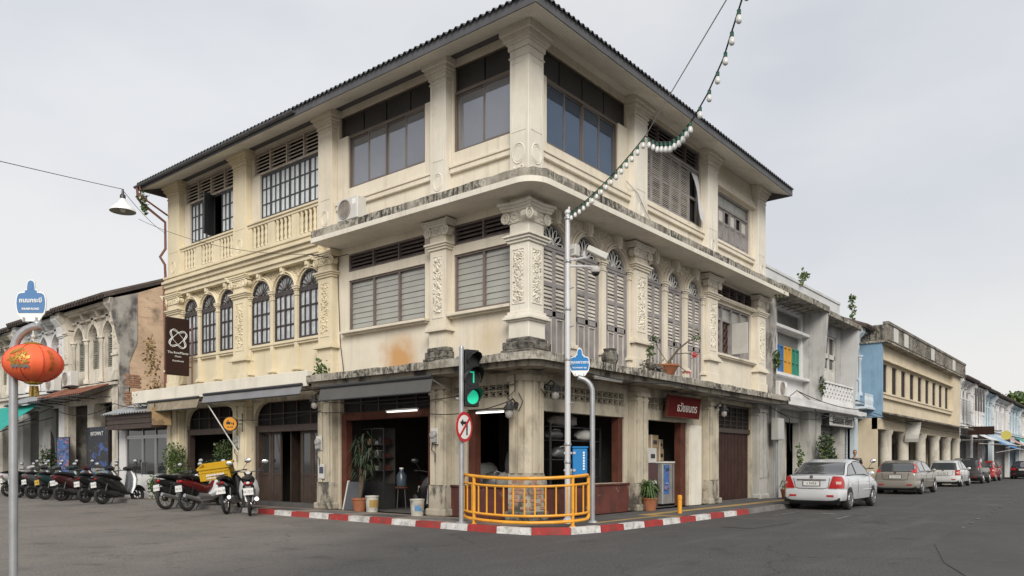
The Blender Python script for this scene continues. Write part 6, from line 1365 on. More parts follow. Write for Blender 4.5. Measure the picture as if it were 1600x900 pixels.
# ---------------------------------------------------------------- goods inside the shops
def carton(label, x, y, z, w, d, h, m, rz=0):
    t = thing('cardboard_box', label, 'box', (x,y,z), rz); b = MB(); b.box(-w/2,w/2,-d/2,d/2,0,h); b.build('carton', m, t, bev=.006)
    b = MB(); b.box(-.03,.03,-d/2-.002,d/2+.002,h*.0+.003,h+.002); b.build('tape', M_OFFW, t)
    b = MB(); b.box(w*.12,w*.4,-d/2-.003,-d/2-.001,h*.3,h*.6); b.build('label_print', M_DMETAL, t)
fr = thing('chest_freezer', 'pale steel cabinet with blue poster beside the potted plant', 'cabinet', (7.45,.75,.12), 0)
b = MB(); b.box(-.62,.40,-.3,.4,.06,1.25); b.build('cabinet', mat('old_steel',(.3,.3,.28),.45,.3,.2,3), fr, bev=.02); b = MB(); b.box(-.64,.42,-.32,.42,1.25,1.3); b.build('top', M_OFFW, fr); b = MB(); b.box(-.55,-.22,-.304,-.301,.35,1.2); b.build('poster', M_POSTB, fr)
b = MB(); b.box(-.02,.0,-.305,-.299,.1,1.22); b.build('door_gap', M_DARK, fr)
fr2 = thing('metal_cabinet', 'dark red cabinet with stickers left of the pale steel cabinet', 'cabinet', (6.2,.85,.12), 0); b = MB(); b.box(-.6,.55,-.3,.3,0,1.25); b.build('cabinet', mat('cab_dark',(.07,.03,.03),.5), fr2, bev=.01); b = MB(); b.box(-.5,-.05,-.304,-.301,.8,1.15); b.build('sticker', M_WHITE, fr2); b = MB(); b.box(-.45,-.1,-.307,-.305,.92,1.1); b.build('sticker', M_GSHUT, fr2); b = MB(); b.box(.1,.45,-.304,-.301,.5,.75); b.build('sticker', M_OFFW, fr2)
carton('white carton on the dark red cabinet', 6.3,.85,1.38,.9,.5,.42,M_OFFW)
carton('brown carton standing on the white carton', 6.55,.9,1.8,.8,.5,.38,M_CARD)
carton('small brown carton at the back of the pile', 7.3,1.0,1.43,.5,.4,.36,M_CARD)
carton('upper small carton of the pile on the steel cabinet', 7.35,1.0,1.79,.4,.35,.28,M_CARD)
carton('carton far back in the box-filled shop', 6.9,1.9,2.0,.6,.5,.5,M_CARD)
rk = thing('metal_shelf', 'dark steel shelf stacked with sacks seen through the corner shop opening', 'shelf', (2.9,1.0,.12))
for x in (-1.1,1.1):
    for y in (-.25,.25): b = MB(); b.box(x-.02,x+.02,y-.02,y+.02,0,2.2); b.build('upright', M_DMETAL, rk)
for z in (.9,1.35,1.82,2.15): b = MB(); b.box(-1.1,1.1,-.27,.27,z-.02,z); b.build('shelf_board', M_DMETAL, rk)
M_SACK = mat('dusty_sack', (.30,.28,.25), .85, 0, .3, 4); M_PART = mat('grey_parts', (.12,.12,.12), .4, .5, .4, 6)
rg = random.Random(9)
def sack(label, x, y, z, r, m=M_SACK, rz=0):
    t = thing('sack', label, 'sack', (x,y,z), rz); b = MB(); n=12
    b.loft([[(r[0]*math.sin(q)**.6*math.cos(a)*(1+.12*math.sin(3*a+q*4)), r[1]*math.sin(q)**.6*math.sin(a), r[2]*(1+math.cos(PI-q)*.98)) for a in [2*PI*k/n for k in range(n)]] for q in [.12+(PI-.24)*i/7 for i in range(8)]]); b.build('bag', m, t, smooth=True); b = MB(); b.tube([(-r[0]*.5,-r[1]*.5,r[2]*1.85),(0,-r[1]*.3,r[2]*2.02),(r[0]*.5,-r[1]*.45,r[2]*1.85)], .012, 4); b.build('seam', M_OFFW, t)
sack('large pale sack lying on top of the steel shelf', 2.6,.95,2.27,(.55,.25,.16)); sack('white bundle on the upper shelf right end', 3.5,.95,1.94,(.28,.22,.15), M_OFFW); sack('grey bundle on the upper shelf left end', 2.2,.95,1.94,(.3,.22,.13), M_PART)
sack('dark bundle of parts in the middle shelf', 2.5,.95,1.47,(.35,.22,.16), M_PART); sack('grey coil of parts right on the middle shelf', 3.3,.95,1.47,(.3,.22,.14), M_PART); sack('pale sack on the lowest shelf', 3.2,.95,1.02,(.35,.22,.12))
sack('dark sack by the left post of the corner shop opening', 1.1,1.2,.7,(.3,.3,.55), M_PART)
for i in range(4): sack(['pile of grey goods behind the low wall, nearest the door post','pale bundle behind the low wall','round bundle behind the low wall','bundle nearest the corner pillar behind the low wall'][i], .9+.05*i, 1.75-.38*i, .62, (.28,.26,.28), M_SACK if i % 2 else M_PART)
def pail(label, x, y, r, h, m, m2=None):
    t = thing('bucket', label, 'bucket', (x,y,.12)); b = MB(); b.loft([[(q*math.cos(k*PI/8),q*math.sin(k*PI/8),z) for k in range(16)] for q,z in ((r*.85,0),(r,h),(r*1.06,h),(r*1.06,h-.03),(r*.98,h-.035),(r*.92,h-.05),(.02,h-.06))]); b.build('pail', m, t, smooth=True)
    b = MB(); b.tube([(r*1.07*math.cos(a),r*1.07*math.sin(a)*.4-.0,h-.04-.14*math.sin(a)) for a in [PI*k/10 for k in range(11)]], .008, 4); b.build('handle', M_STEEL, t)
    if m2: b = MB(); b.loft([[(q*math.cos(k*PI/8),q*math.sin(k*PI/8),z) for k in range(9,15)] for q,z in ((r*.93,h*.3),(r*.985,h*.75))], False, False); b.build('wrapper', m2, t)
M_PAIL = mat('paint_pail_white', (.42,.41,.36), .6, 0, .25, 6, [((.1,.12,.1), 7, (1,1,1), .58, .66, .9)])
pail('stained white paint pail standing by the pillar on the pavement', -.28, 3.15, .17, .4, M_PAIL, M_PRINT)
pail('yellowish white pail next to the tall plant pot', -.05, 5.05, .17, .42, M_PAIL, M_TACT)
# more stock in the dim shops
ws = thing('wooden_shelf', 'wooden shelf of jars and tins in the planted shop behind the motorbikes', 'shelf', PL(13.3,-1.6,.12), -PI/2)
for z in (.5,.95,1.4,1.85): b = MB(); b.box(-.9,.9,-.15,.15,z-.02,z); b.build('shelf_board', M_REDWOOD, ws)
for x in (-.9,.9): b = MB(); b.box(x-.03,x+.03,-.15,.15,0,2.0); b.build('upright', M_REDWOOD, ws)
rj = random.Random(14)
for z in (.5,.95,1.4):
    for k in range(8):
        jt = tag(bpy.data.objects.new('jar', None), ['pale','dark','red','amber','green','grey','white','tall'][k]+' jar on the '+{.5:'lowest',.95:'middle',1.4:'upper'}[z]+' board of the wooden shelf', 'jar', 'jars on the wooden shelf'); COL.objects.link(jt); x, y, _ = PL(13.3-.8+.22*k,-1.6,0); jt.location = (x,y,.12+z)
        h = rj.uniform(.14,.26); b = MB(); b.lathe((0,0,0),[(.06,0),(.065,h*.8),(.04,h*.9)],8); b.build('body', (M_OFFW,M_SACK,M_KRED,M_CARD,M_LEAF3,M_PART,M_WHITE,M_OFFW)[k], jt); b = MB(); b.lathe((0,0,h*.9),[(.048,0),(.048,.03)],8); b.build('lid', M_DMETAL, jt)
gc = thing('glass_cabinet', 'dim glass-fronted cabinet just inside the red-posted opening', 'cabinet', PL(6.0,-.75,.12), -PI/2)
b = MB(); b.box(-.5,.5,0,.4,0,.7); b.build('base', M_DMETAL, gc); b = MB(); b.box(-.5,.5,.38,.4,.7,2.2); b.build('back', M_ROOM, gc); b = MB(); frame_box(b,-.5,.5,.7,2.2,-.01,.03,.03,(0,)); b.build('frame', M_DMETAL, gc)
for z in (1.05,1.4,1.75):
    b = MB(); b.box(-.48,.48,.03,.38,z-.01,z+.01); sf = b.build('shelf', M_DMETAL, gc)
    for k in range(6): b = MB(); b.box(-.44+k*.15,-.33+k*.15,.1,.3,z+.01,z+.1+.12*rj.random()); b.build('goods', (M_PART,M_CARD,M_PART,M_SACK,M_DMETAL,M_REDWOOD)[k], sf)
wd = thing('water_bottle', 'big dark blue-grey water bottle on a stool in the red-posted shop', 'bottle', PL(5.2,-1.1,.75)); b = MB(); b.lathe((0,0,0),[(.13,0),(.14,.05),(.14,.3),(.06,.4),(.05,.46)],14); b.build('body', mat('bottle_blue',(.045,.065,.085),.25), wd, smooth=True); b = MB(); b.lathe((0,0,.46),[(.055,0),(.055,.04)],10); b.build('cap', M_WHITE, wd)
st_ = thing('stool', 'low stool under the big water bottle', 'stool', PL(5.2,-1.1,.12)); b = MB(); b.lathe((0,0,.58),[(.18,0),(.18,.04)],14); b.build('seat', M_REDWOOD, st_)
for k in range(4): b = MB(); b.tube([(.12*math.cos(k*PI/2),.12*math.sin(k*PI/2),.58),(.17*math.cos(k*PI/2),.17*math.sin(k*PI/2),0)],.015,5); b.build('leg', M_DMETAL, st_)
bdn = thing('signboard', 'dark blackboard leaning against the inner post of the red-posted opening', 'board', PL(6.05,-.2,.12), -PI/2); b = MB(); b.prism([(-.32,-.12,0),(.32,-.12,0),(.32,-.09,0),(-.32,-.09,0)],[(-.32,.06,.75),(.32,.06,.75),(.32,.09,.75),(-.32,.09,.75)]); b.build('panel', mat('board_grey',(.07,.075,.085),.5), bdn); b = MB(); b.prism([(-.36,-.13,0),(-.32,-.13,0),(-.32,-.08,0),(-.36,-.08,0)],[(-.36,.05,.78),(-.32,.05,.78),(-.32,.10,.78),(-.36,.10,.78)]); b.build('side_rail', M_OFFW, bdn)
for k, (s_, z_, lb) in enumerate(((3.5,.12,'stack of dark sacks deep inside the red-posted shop'),(4.0,.12,'grey bundle deep inside the red-posted shop'),(3.7,.75,'pale bundle lying on the sacks deep inside the red-posted shop'))): sack(lb, 2.2+.3*k, s_, z_, (.4,.35,.32), (M_PART,M_SACK,M_OFFW)[k])
for k in range(5): carton(['lowest carton of the leaning pile in the red-posted shop','second carton of the leaning pile in the red-posted shop','third carton of the leaning pile in the red-posted shop','fourth carton of the leaning pile in the red-posted shop','topmost carton of the leaning pile in the red-posted shop'][k], 3.6, 5.4+.04*k, .13+.36*k, .5,.6-.04*k,.35, M_CARD, .1*k)
cable('extra power cables looping between the pavement lamp and the far houses', [cat(PR(24,.9,3.6),PR(60,1.4,3.9),.5), cat(PR(14.5,.8,3.9),PR(24,.8,3.75),.2), cat(PL(19.6,.2,4.2),PL(30,.2,4.2),.35), cat(PL(19.6,.15,3.6),PL(24.6,.2,3.5),.3), cat(PL(15.9,.4,3.4),PL(19.6,.15,3.6),.15)], .016)
# plants
def leafy(b, c, r, n, size, rng, droop=.2):
    for i in range(n):
        p = Vector((rng.gauss(0,.5),rng.gauss(0,.5),rng.gauss(0,.5))); 
        if p.length > 1.15: p = p.normalized()*1.1
        b.quadleaf((c[0]+p.x*r[0],c[1]+p.y*r[1],c[2]+p.z*r[2]), size*rng.uniform(.6,1.3), rng, droop)
def bush(name, label, loc, blobs, n, size, m, stem=True, cat='plant', seed=1, m2=None):
    t = thing(name, label, cat, loc); rng = random.Random(seed); b = MB(); b2 = MB()
    for k, (c, r) in enumerate(blobs): leafy(b, c, r, int(n*.7), size, rng); leafy(b2, c, r, int(n*.3), size, rng)
    b.build('foliage', m, t, recalc=False); b2.build('foliage', m2 or M_LEAF2, t, recalc=False)
    if stem:
        b = MB()
        for c, r in blobs: b.tube([(c[0]*.2,c[1]*.2,0),(c[0]*.7+rng.uniform(-.03,.03),c[1]*.7,c[2]*.5),(c[0],c[1],c[2])], [.025,.018,.01], 5)
        b.build('stem', M_BARK, t)
    return t
bush('hedge_plant', 'bright green clipped hedge against the far yellow pillar', PL(15.05,.05,.12), [((0,0,.35),(.35,.45,.4)),((0,0,.95),(.35,.42,.5)),((0,.1,1.5),(.33,.4,.4))], 1300, .075, M_LEAF, seed=3)
bush('hedge_plant', 'darker hedge beside the orange round sign', PL(12.1,.0,.12), [((0,0,.5),(.35,.5,.5)),((0,0,1.15),(.33,.45,.5)),((0,.0,1.6),(.3,.4,.35))], 1300, .075, M_LEAF3, seed=4)
bush('potted_fern', 'dark leafy plants between the two hedges', PL(13.5,-.3,.12), [((0,-.6,.5),(.35,.5,.45)),((0,.5,.6),(.35,.5,.5)),((0,0,.9),(.3,.5,.4))], 500, .12, M_LEAF3, seed=5, m2=M_LEAF3)
bush('small_bush', 'low green bush at the foot of the glass door', PL(16.3,.15,.1), [((0,0,.3),(.25,.3,.3)),((0,.2,.55),(.2,.2,.25))], 180, .1, M_LEAF, seed=6)
bush('green_shrub', 'dark shrub between the white pillars at the far left', PL(26.9,-.2,.1), [((0,0,.8),(.4,.5,.6)),((0,0,1.5),(.35,.45,.5))], 350, .13, M_LEAF3, seed=7)
def dracaena(loc, h, label, seed, pot=True, n=34, L_=.42, heads=((0,0,0),)):
    t = thing('potted_plant', label, 'potted plant', loc); rng = random.Random(seed); b = MB(); s = MB()
    for (hx,hy,dz) in heads:
        top = Vector((hx,hy,h+dz)); s.tube([(0,0,.25),(hx*.3+.02,hy*.3,(h+dz)*.6),tuple(top)], [.03,.025,.018], 6)
        for i in range(n):
            a = rng.uniform(0,2*PI); z = top.z-rng.random()*.75*h*.6; o = Vector((hx*(z/top.z),hy*(z/top.z),z)); l = L_*rng.uniform(.7,1.2); d = Vector((math.cos(a),math.sin(a),0)); sd_ = Vector((-d.y,d.x,0))*.022
            p1 = o+d*l*.5+Vector((0,0,l*.25)); p2 = o+d*l*.95+Vector((0,0,-l*rng.uniform(.1,.6)))
            b.poly([tuple(o-sd_*.5),tuple(o+sd_*.5),tuple(p1+sd_),tuple(p1-sd_)]); b.poly([tuple(p1-sd_),tuple(p1+sd_),tuple(p2)])
    b.build('leaves', M_LEAF3 if h > 1.5 else M_LEAF, t, recalc=False); s.build('stem', M_BARK, t)
    if pot:
        b = MB(); b.loft([[(q*math.cos(k*PI/8),q*math.sin(k*PI/8),z) for k in range(16)] for q,z in ((.15,0),(.2,.3),(.22,.3),(.22,.34),(.19,.34),(.18,.28),(.01,.28))]); b.build('pot', M_TERRA, t, smooth=True)
    return t
dracaena((-.0,5.6,.12), 2.0, 'tall potted dragon plant in front of the red-posted opening', 5, heads=((0,-.15,0),(.05,-.4,-.35),(.1,.15,-.2)), n=44)
dracaena((4.95,-.18,.12), .75, 'bushy potted plant by the pillar beside the pale steel cabinet', 6, n=70, L_=.35, heads=((0,0,0),(.12,.05,-.1),(-.12,0,-.08)))
yb = MB(); yb.lathe((4.55,-1.25,.115),[(.055,0),(.055,.34),(.06,.36),(.06,.44),(.03,.46)],12); tag(yb.build('bollard', M_ORANGE), 'short yellow bollard standing on the right pavement', 'bollard')
yb = MB(); yb.lathe((13.3,-.8,.115),[(.05,0),(.05,.34),(.055,.36),(.055,.44),(.03,.46)],12); tag(yb.build('bollard', M_ORANGE), 'yellow bollard by the wall behind the white sedan', 'bollard')
pl = dracaena((13.75,-.65,.115), .6, 'small potted palm behind the white sedan', 8, n=24, L_=.35)
t = thing('flower_pot', 'terracotta bowl with a bare branching shrub and red flowers on the right canopy', 'potted plant', (5.45,-.42,3.7)); b = MB(); b.loft([[(q*math.cos(k*PI/8),q*math.sin(k*PI/8),z) for k in range(16)] for q,z in ((.16,0),(.3,.24),(.32,.24),(.32,.29),(.28,.29),(.02,.25))]); b.build('bowl', M_TERRA, t, smooth=True)
b = MB(); b.tube([(0,0,.2),(.1,-.05,.45),(.45,-.1,.75),(.9,-.15,1.0),(1.35,-.15,1.15)], [.04,.035,.028,.02,.012], 5); b.tube([(.25,-.08,.6),(.6,-.25,.65),(1.0,-.3,.62)], .012, 4); b.tube([(.1,0,.3),(-.3,.1,.7),(-.5,.1,.95)], .012, 4); b.tube([(.45,-.1,.75),(.6,.1,1.05)], .012, 4); b.tube([(.05,0,.3),(.4,-.15,.3),(.75,-.2,.15)], .012, 4); b.build('branch', M_BARK, t)
rng = random.Random(8); b = MB(); leafy(b,(1.35,-.15,1.15),(.16,.15,.12),40,.08,rng); leafy(b,(-.5,.1,.95),(.12,.1,.12),26,.08,rng); leafy(b,(.0,0,.35),(.3,.2,.08),24,.08,rng); b.build('leaves', M_LEAF, t, recalc=False)
b = MB(); leafy(b,(1.0,-.3,.62),(.16,.12,.08),60,.06,rng); leafy(b,(.75,-.2,.15),(.12,.12,.05),22,.05,rng); b.build('flowers', mat('red_flower',(.55,.03,.04),.6), t, recalc=False)
b = thing('pot', 'mossy round pot on the right canopy below the second arch', 'pot', (2.55,-.45,3.68)); q = MB(); q.lathe((0,0,0),[(.14,0),(.2,.14),(.2,.26),(.14,.34),(.16,.4)],12); q.build('bowl', M_STONE, b)
bush('canopy_weeds', 'dark clump of dead plants at the foot of the middle right pilaster', (4.35,-.5,3.68), [((0,0,.15),(.4,.15,.2)),((.5,0,.1),(.3,.12,.15))], 130, .1, M_STONE, m2=M_STONE, seed=12)
bush('canopy_weeds', 'thin green shoots on the right canopy beside the flower bowl', (4.3,-.5,3.7), [((.1,0,.55),(.12,.1,.25))], 50, .1, M_LEAF, seed=13)
bush('ledge_weeds', 'green weeds growing at the left canopy corner under the colour change', PL(6.7,.4,3.66), [((0,0,.2),(.15,.25,.25)),((0,.7,.1),(.1,.3,.12))], 90, .12, M_LEAF, seed=14)
bush('gutter_weeds', 'small green weeds growing out of the gutter end at the left roof corner', (-.8,15.9,10.35), [((0,0,0),(.15,.15,.25)),((.05,0,-.35),(.1,.1,.2))], 60, .12, M_LEAF, stem=False, seed=15)
bush('ledge_weeds', 'green weeds at the right end of the mouldy ledge', (13.4,-.5,7.3), [((0,0,0),(.5,.2,.22))], 120, .14, M_LEAF3, stem=False, seed=16)
bush('hanging_fern', 'fern hanging on the rough grey wall right of the corner building', (14.3,-.12,5.05), [((0,0,0),(.18,.1,.3))], 130, .13, M_LEAF, stem=False, seed=17)
bush('hanging_fern', 'fern hanging beside the pierced-block balcony', (19.35,-.1,4.5), [((0,0,0),(.16,.1,.4))], 130, .12, M_LEAF3, stem=False, seed=18)
bush('roof_plant', 'spindly plant growing on the parapet of the setback wall', (24.3,2.4,9.9), [((0,0,.2),(.3,.2,.15)),((.5,0,.5),(.3,.2,.18)),((.15,0,.55),(.2,.15,.15))], 40, .17, M_LEAF2, seed=19)
bush('roof_plant', 'tall leafy stem growing from the roof before the tan building', (25.0,.3,7.6), [((0,0,.4),(.1,.1,.25)),((.05,0,.8),(.1,.1,.25)),((0,0,1.2),(.1,.1,.22)),((0,0,1.5),(.07,.07,.1))], 20, .2, M_LEAF, seed=20)
bush('wall_creeper', 'dry brown creeper spilling over the end of the yellow canopy', (-.15,16.3,3.9), [((0,0,.1),(.25,.5,.25)),((.1,.5,.9),(.15,.45,.5)),((.2,.9,1.5),(.1,.35,.5)),((-.3,.6,-.3),(.3,.4,.25))], 110, .12, M_DRY, stem=False, seed=21, m2=M_DRY)
bush('street_shrub', 'green climbing shrub between the pier and the roller shutter', (18.5,-.45,.1), [((0,0,1.2),(.4,.25,.6)),((.1,0,2.0),(.5,.25,.45)),((.6,0,1.5),(.4,.2,.35)),((0,0,.5),(.3,.2,.4))], 330, .13, M_LEAF3, seed=22)
bush('street_shrub', 'thin creeper on the wall behind the white sedan', (15.6,-.42,.1), [((0,0,.6),(.15,.1,.5)),((.1,0,1.4),(.12,.1,.5))], 70, .14, M_LEAF, seed=23)
def tree(label, x, y, h, r, n, seed):
    t = thing('street_tree', label, 'tree', (x,y,0)); rng = random.Random(seed); b = MB(); b2 = MB(); s = MB()
    s.tube([(0,0,0),(.1,0,h*.35),(0,.1,h*.6)], [.4,.3,.2], 8)
    for i in range(16):
        a = rng.uniform(0,2*PI); q = rng.uniform(.2,1)*r; c = (q*math.cos(a), q*math.sin(a), h*rng.uniform(.6,.95)); s.tube([(0,.05,h*.5),(c[0]*.6,c[1]*.6,c[2]*.85),c], [.14,.08,.03], 5)
        leafy(b, c, (r*.4,r*.4,r*.28), n, .55, rng); leafy(b2, c, (r*.36,r*.36,r*.26), n//2, .5, rng)
    s.build('trunk', M_BARK, t); b.build('crown', M_LEAF, t, recalc=False); b2.build('crown', M_LEAF2, t, recalc=False)
tree('broad green tree closing the view at the end of the right street', 104, -.5, 10.4, 3.4, 220, 31)
bd = begin('far_building', 'pale low building at the very end of the right street'); b = MB(); b.box(122,124,-30,20,0,5); b.build('wall', M_HWHITE, bd); b = MB(); b.prism([(121.5,-30,5),(121.5,20,5),(124.5,20,5),(124.5,-30,5)],[(122.8,-30,7),(122.8,20,7),(123.2,20,7),(123.2,-30,7)]); b.build('roof', M_TILE, bd)
# ================================================================ vehicles
def interp(T, x):
    if x <= T[0][0]: return T[0][1]
    for (a,u),(c,v) in zip(T,T[1:]):
        if x <= c:
            f = (x-a)/(c-a); f = f*f*(3-2*f)*.5+f*.5; return u+(v-u)*f
    return T[-1][1]
def car_paint(name, c): return mat(name, c, .28, .25, 0, coat=.6)
def make_car(label, x, y, rz, paint, L=4.3, W=1.7, belt=((0,.95),(.5,1.0),(3.0,.98),(3.4,.94),(4.15,.72),(4.3,.6)), roof=((.5,1.0),(1.2,1.38),(1.9,1.5),(2.4,1.46),(3.25,.97)),
             ro=.78, wb=2.48, R=.305, kind='sedan', lights='tri', zlow=.28, plate=None, glass=None, side=((.62,1.52),(1.58,2.85)), chrome=True):
    t = thing('parked_car', label, 'car', (x,y,0), rz); hw = W/2; xw = (ro, ro+wb)
    wf = ((0,.90),(.12,.955),(.5,.99),(1.4,1.0),(L-1.2,1.0),(L-.5,.95),(L-.12,.85),(L,.75))
    def top(x_): return interp(belt, x_)
    def arch(x_):
        z = 0
        for c in xw:
            q = R+.055; d = abs(x_-c)
            if d < q: z = max(z, R+math.sqrt(q*q-d*d)-.0)
        return z
    st = sorted({*[L*i/34 for i in range(35)], *[c+s*(R+.055)*k for c in xw for s in (-1,1) for k in (0,.3,.55,.75,.9,.985,1.0)]}); st = [s for s in st if 0 <= s <= L]
    def sec(x_, k=1.0):
        w_ = hw*interp(wf,x_)*k; zt = top(x_); zb = zlow+.05*max(0,(x_-L+.5)) ; A = arch(x_); zm = .5*(zt+.45)
        return [(0,zb-.04),(w_*.78,max(zb-.03,A-.02)),(w_*.955,max(zb+.02,A)),(w_*.985,max(zb+.14,A+.004)),(w_*1.0,max(zm-.08,A+.008)),(w_*.995,max(zm+.1,A+.02)),(w_*.965,zt-.05),(w_*.90,zt-.005),(w_*.75,zt+.008),(0,zt+.03)]
    def ring(x_, k=1.0, xs=None, zk=1.0):
        S = sec(x_, k); zc = .62
        f = [(xs if xs is not None else x_, a, zc+(z-zc)*zk) for a, z in S]; return f+[(p[0],-p[1],p[2]) for p in f[-2:0:-1]]
    b = MB(); rings = [ring(0,.92,-.055,.86), ring(0,.975,-.035,.96)]+[ring(s) for s in st]+[ring(L,.94,L+.05,.9)]
    b.loft(rings); body = b.build('body', paint, t, smooth=True)
    g0, g1 = roof[0][0], roof[-1][0]; gw = hw*.93; tw = hw*(.70 if kind != 'suv' else .76)
    def gz(x_): return interp(roof, x_)
    pk = max(z for _, z in roof)
    def gpt(x_, v, sgn=1, o=0.):
        zb = top(x_)-.01; zr = max(zb+.005, gz(x_)-.035); f = max(0,(zr-zb)/(pk-zb)); wt = gw*interp(wf,x_)-(gw-tw)*f; wb_ = gw*interp(wf,x_)
        return (x_, sgn*(wb_+(wt-wb_)*v+o), zb+(zr-zb)*v)
    gs = [g0+(g1-g0)*i/30 for i in range(31)]; b = MB(); rg_ = []
    for s in gs:
        p0, p1 = gpt(s,0), gpt(s,1); zr = max(p1[2], gz(s))
        half = [p0,gpt(s,.5),p1,(s,p1[1]*.93,p1[2]+(zr-p1[2])*.55),(s,p1[1]*.6,zr-.006),(s,0,zr)]
        rg_.append(half+[(q[0],-q[1],q[2]) for q in half[-2::-1]])
    b.loft(rg_); b.build('roof', paint, t, smooth=True)
    gm = glass or M_CGLASS
    for sg in (-1,1):
        for (u0,u1) in side:
            b = MB(); k = 10; xs = [u0+(u1-u0)*i/k for i in range(k+1)]
            b.loft([[gpt(s,v,sg,.006) for v in (.10,.5,.90)] for s in xs], False, False); b.build('side_window', gm, t, smooth=True)
            b = MB(); lo = [gpt(s,.07,sg,.004) for s in xs]; hi = [gpt(s,.93,sg,.004) for s in xs]; b.tube(lo+hi[::-1], .012, 4, True, True); b.build('window_trim', M_BLACK, t)
    xr = [p for p in roof if p[1] > pk-.16][0][0]; xf = [p for p in roof if p[1] > pk-.16][-1][0]
    for nm, u0, u1 in (('rear_window', g0+.04, xr-.02),('windscreen', xf+.08, g1-.05)):
        b = MB(); sx_ = -.013 if nm == 'rear_window' else .013
        def rtop(s, f):
            p1 = gpt(s,1); zr = max(p1[2], gz(s)); a = abs(f)
            return p1[2]+(zr-p1[2])*(.55+(.45*(.93-a)/.33) if a > .6 else 1) - (.006 if a <= .6 else 0)
        xs = [u0]+[s for s in gs if u0+.01 < s < u1-.01]+[u1]
        b.loft([[(s+sx_, f*gpt(s,1)[1], rtop(s,f)+.013) for f in (-.9,-.75,-.6,-.3,0,.3,.6,.75,.9)] for s in xs], False, False); b.build(nm, gm, t, smooth=True)
        b = MB(); lo = [(u0+sx_,f*gpt(u0,1)[1],rtop(u0,f)+.012) for f in (-.9,-.6,0,.6,.9)]; hi = [(u1+sx_,f*gpt(u1,1)[1],rtop(u1,f)+.012) for f in (.9,.6,0,-.6,-.9)]
        rs_ = [(s+sx_,.9*gpt(s,1)[1],rtop(s,.9)+.012) for s in xs[1:-1]]; ls_ = [(s+sx_,-.9*gpt(s,1)[1],rtop(s,.9)+.012) for s in xs[1:-1]][::-1]
        b.tube(lo+rs_+hi+ls_, .012, 4, True, True); b.build('window_seal', M_BLACK, t)
    # wheels
    for c in xw:
        for sg in (-1,1):
            yy = sg*(hw-.10); b = MB(); b.lathe((c,yy,R), [(R*.62,-.09),(R*.9,-.1),(R,-.07),(R,.07),(R*.9,.1),(R*.62,.09)], 22, 'y'); wh = b.build('wheel', M_RUBBER, t, smooth=True)
            b = MB(); b.lathe((c,yy+sg*.075,R), [(R*.66,0),(R*.66,.015)] if sg > 0 else [(R*.66,-.015),(R*.66,0)], 20, 'y'); b.build('hub_disc', M_DMETAL, wh)
            b = MB(); b.ring((c,yy+sg*.095,R), R*.63, .018, n=20, m=5)
            for k in range(7):
                a = 2*PI*k/7+.3; ca, sa = math.cos(a), math.sin(a); b.prism([(c+ca*.03-sa*.03,yy+sg*.095,R+sa*.03+ca*.03),(c+ca*.03+sa*.03,yy+sg*.095,R+sa*.03-ca*.03),(c+ca*R*.62+sa*.02,yy+sg*.1,R+sa*R*.62-ca*.02),(c+ca*R*.62-sa*.02,yy+sg*.1,R+sa*R*.62+ca*.02)],[(c+ca*.03-sa*.03,yy+sg*.112,R+sa*.03+ca*.03),(c+ca*.03+sa*.03,yy+sg*.112,R+sa*.03-ca*.03),(c+ca*R*.62+sa*.02,yy+sg*.112,R+sa*R*.62-ca*.02),(c+ca*R*.62-sa*.02,yy+sg*.112,R+sa*R*.62+ca*.02)])
            b.build('rim', M_ALLOY, wh)
        b = MB(); b.box(c-R-.03,c+R+.03,-hw*.78,hw*.78,.2,R*2+.06); b.build('wheel_well', M_BLACK, t)
    b = MB(); b.box(.12,L-.12,-hw*.80,hw*.80,.165,.34); b.build('underbody', M_BLACK, t)
    b = MB(); zb = zlow; b.loft([[(xx, f*hw*(.93-.0*abs(f)), z) for f in (-1,-.95,-.5,0,.5,.95,1)] for xx, z in ((-.045,zb+.09),(-.06,zb+.02),(-.03,zb-.06))] , False, False); b.build('bumper_lip', M_BLACK, t)
    # shut lines, handles, mirrors
    def hull_y(x_, z):
        S = [p for p in sec(x_)[2:8]]
        for (a,u),(c,v) in zip(S,S[1:]):
            if u <= z <= v and v > u: return a+(c-a)*(z-u)/(v-u)
        return S[-2][0]
    doors = [side[0][0]+.02, (side[0][1]+side[1][0])/2, side[-1][1]-.05]
    for sg in (-1,1):
        b = MB()
        for dx in doors:
            zs_ = [zz for zz in (.36,.5,.65,.8,.9) if zz > arch(dx)+.02 and zz < top(dx)-.04]
            if len(zs_) > 1: b.tube([(dx,sg*(hull_y(dx,z)+.001),z) for z in zs_], .006, 4)
        b.build('door_gap', M_BLACK, t)
        b = MB()
        for dx in doors[1:]: b.box(dx-.28,dx-.10,sg*hull_y(dx,.83)-.02,sg*hull_y(dx,.83)+.02,.80,.825)
        b.build('door_handle', paint, t, bev=.006)
        b = MB(); b.tube([(.5,sg*(hull_y(.9,.6)+.004),.56),(L/2,sg*(hull_y(L/2,.56)+.008),.56),(L-1.3,sg*(hull_y(L-1.3,.56)+.008),.56)][1 if True else 0:], .014, 5); b.build('side_moulding', paint, t)
        mx_ = side[-1][1]-.12; m0 = gpt(mx_,.08,sg); b = MB(); b.ball((mx_,m0[1]+sg*.13,m0[2]+.06), (.06,.10,.07), 10, 6); b.tube([m0,(mx_,m0[1]+sg*.1,m0[2]+.04)], .02, 5); b.build('door_mirror', paint, t, smooth=True)
        # tail lamp wrapping the rear corner
        z0, z1, yi = {'tri':(.64,.99,.56),'tall':(.95,1.36,.80),'box':(.66,.96,.72),'wide':(.72,.92,.50)}[lights]
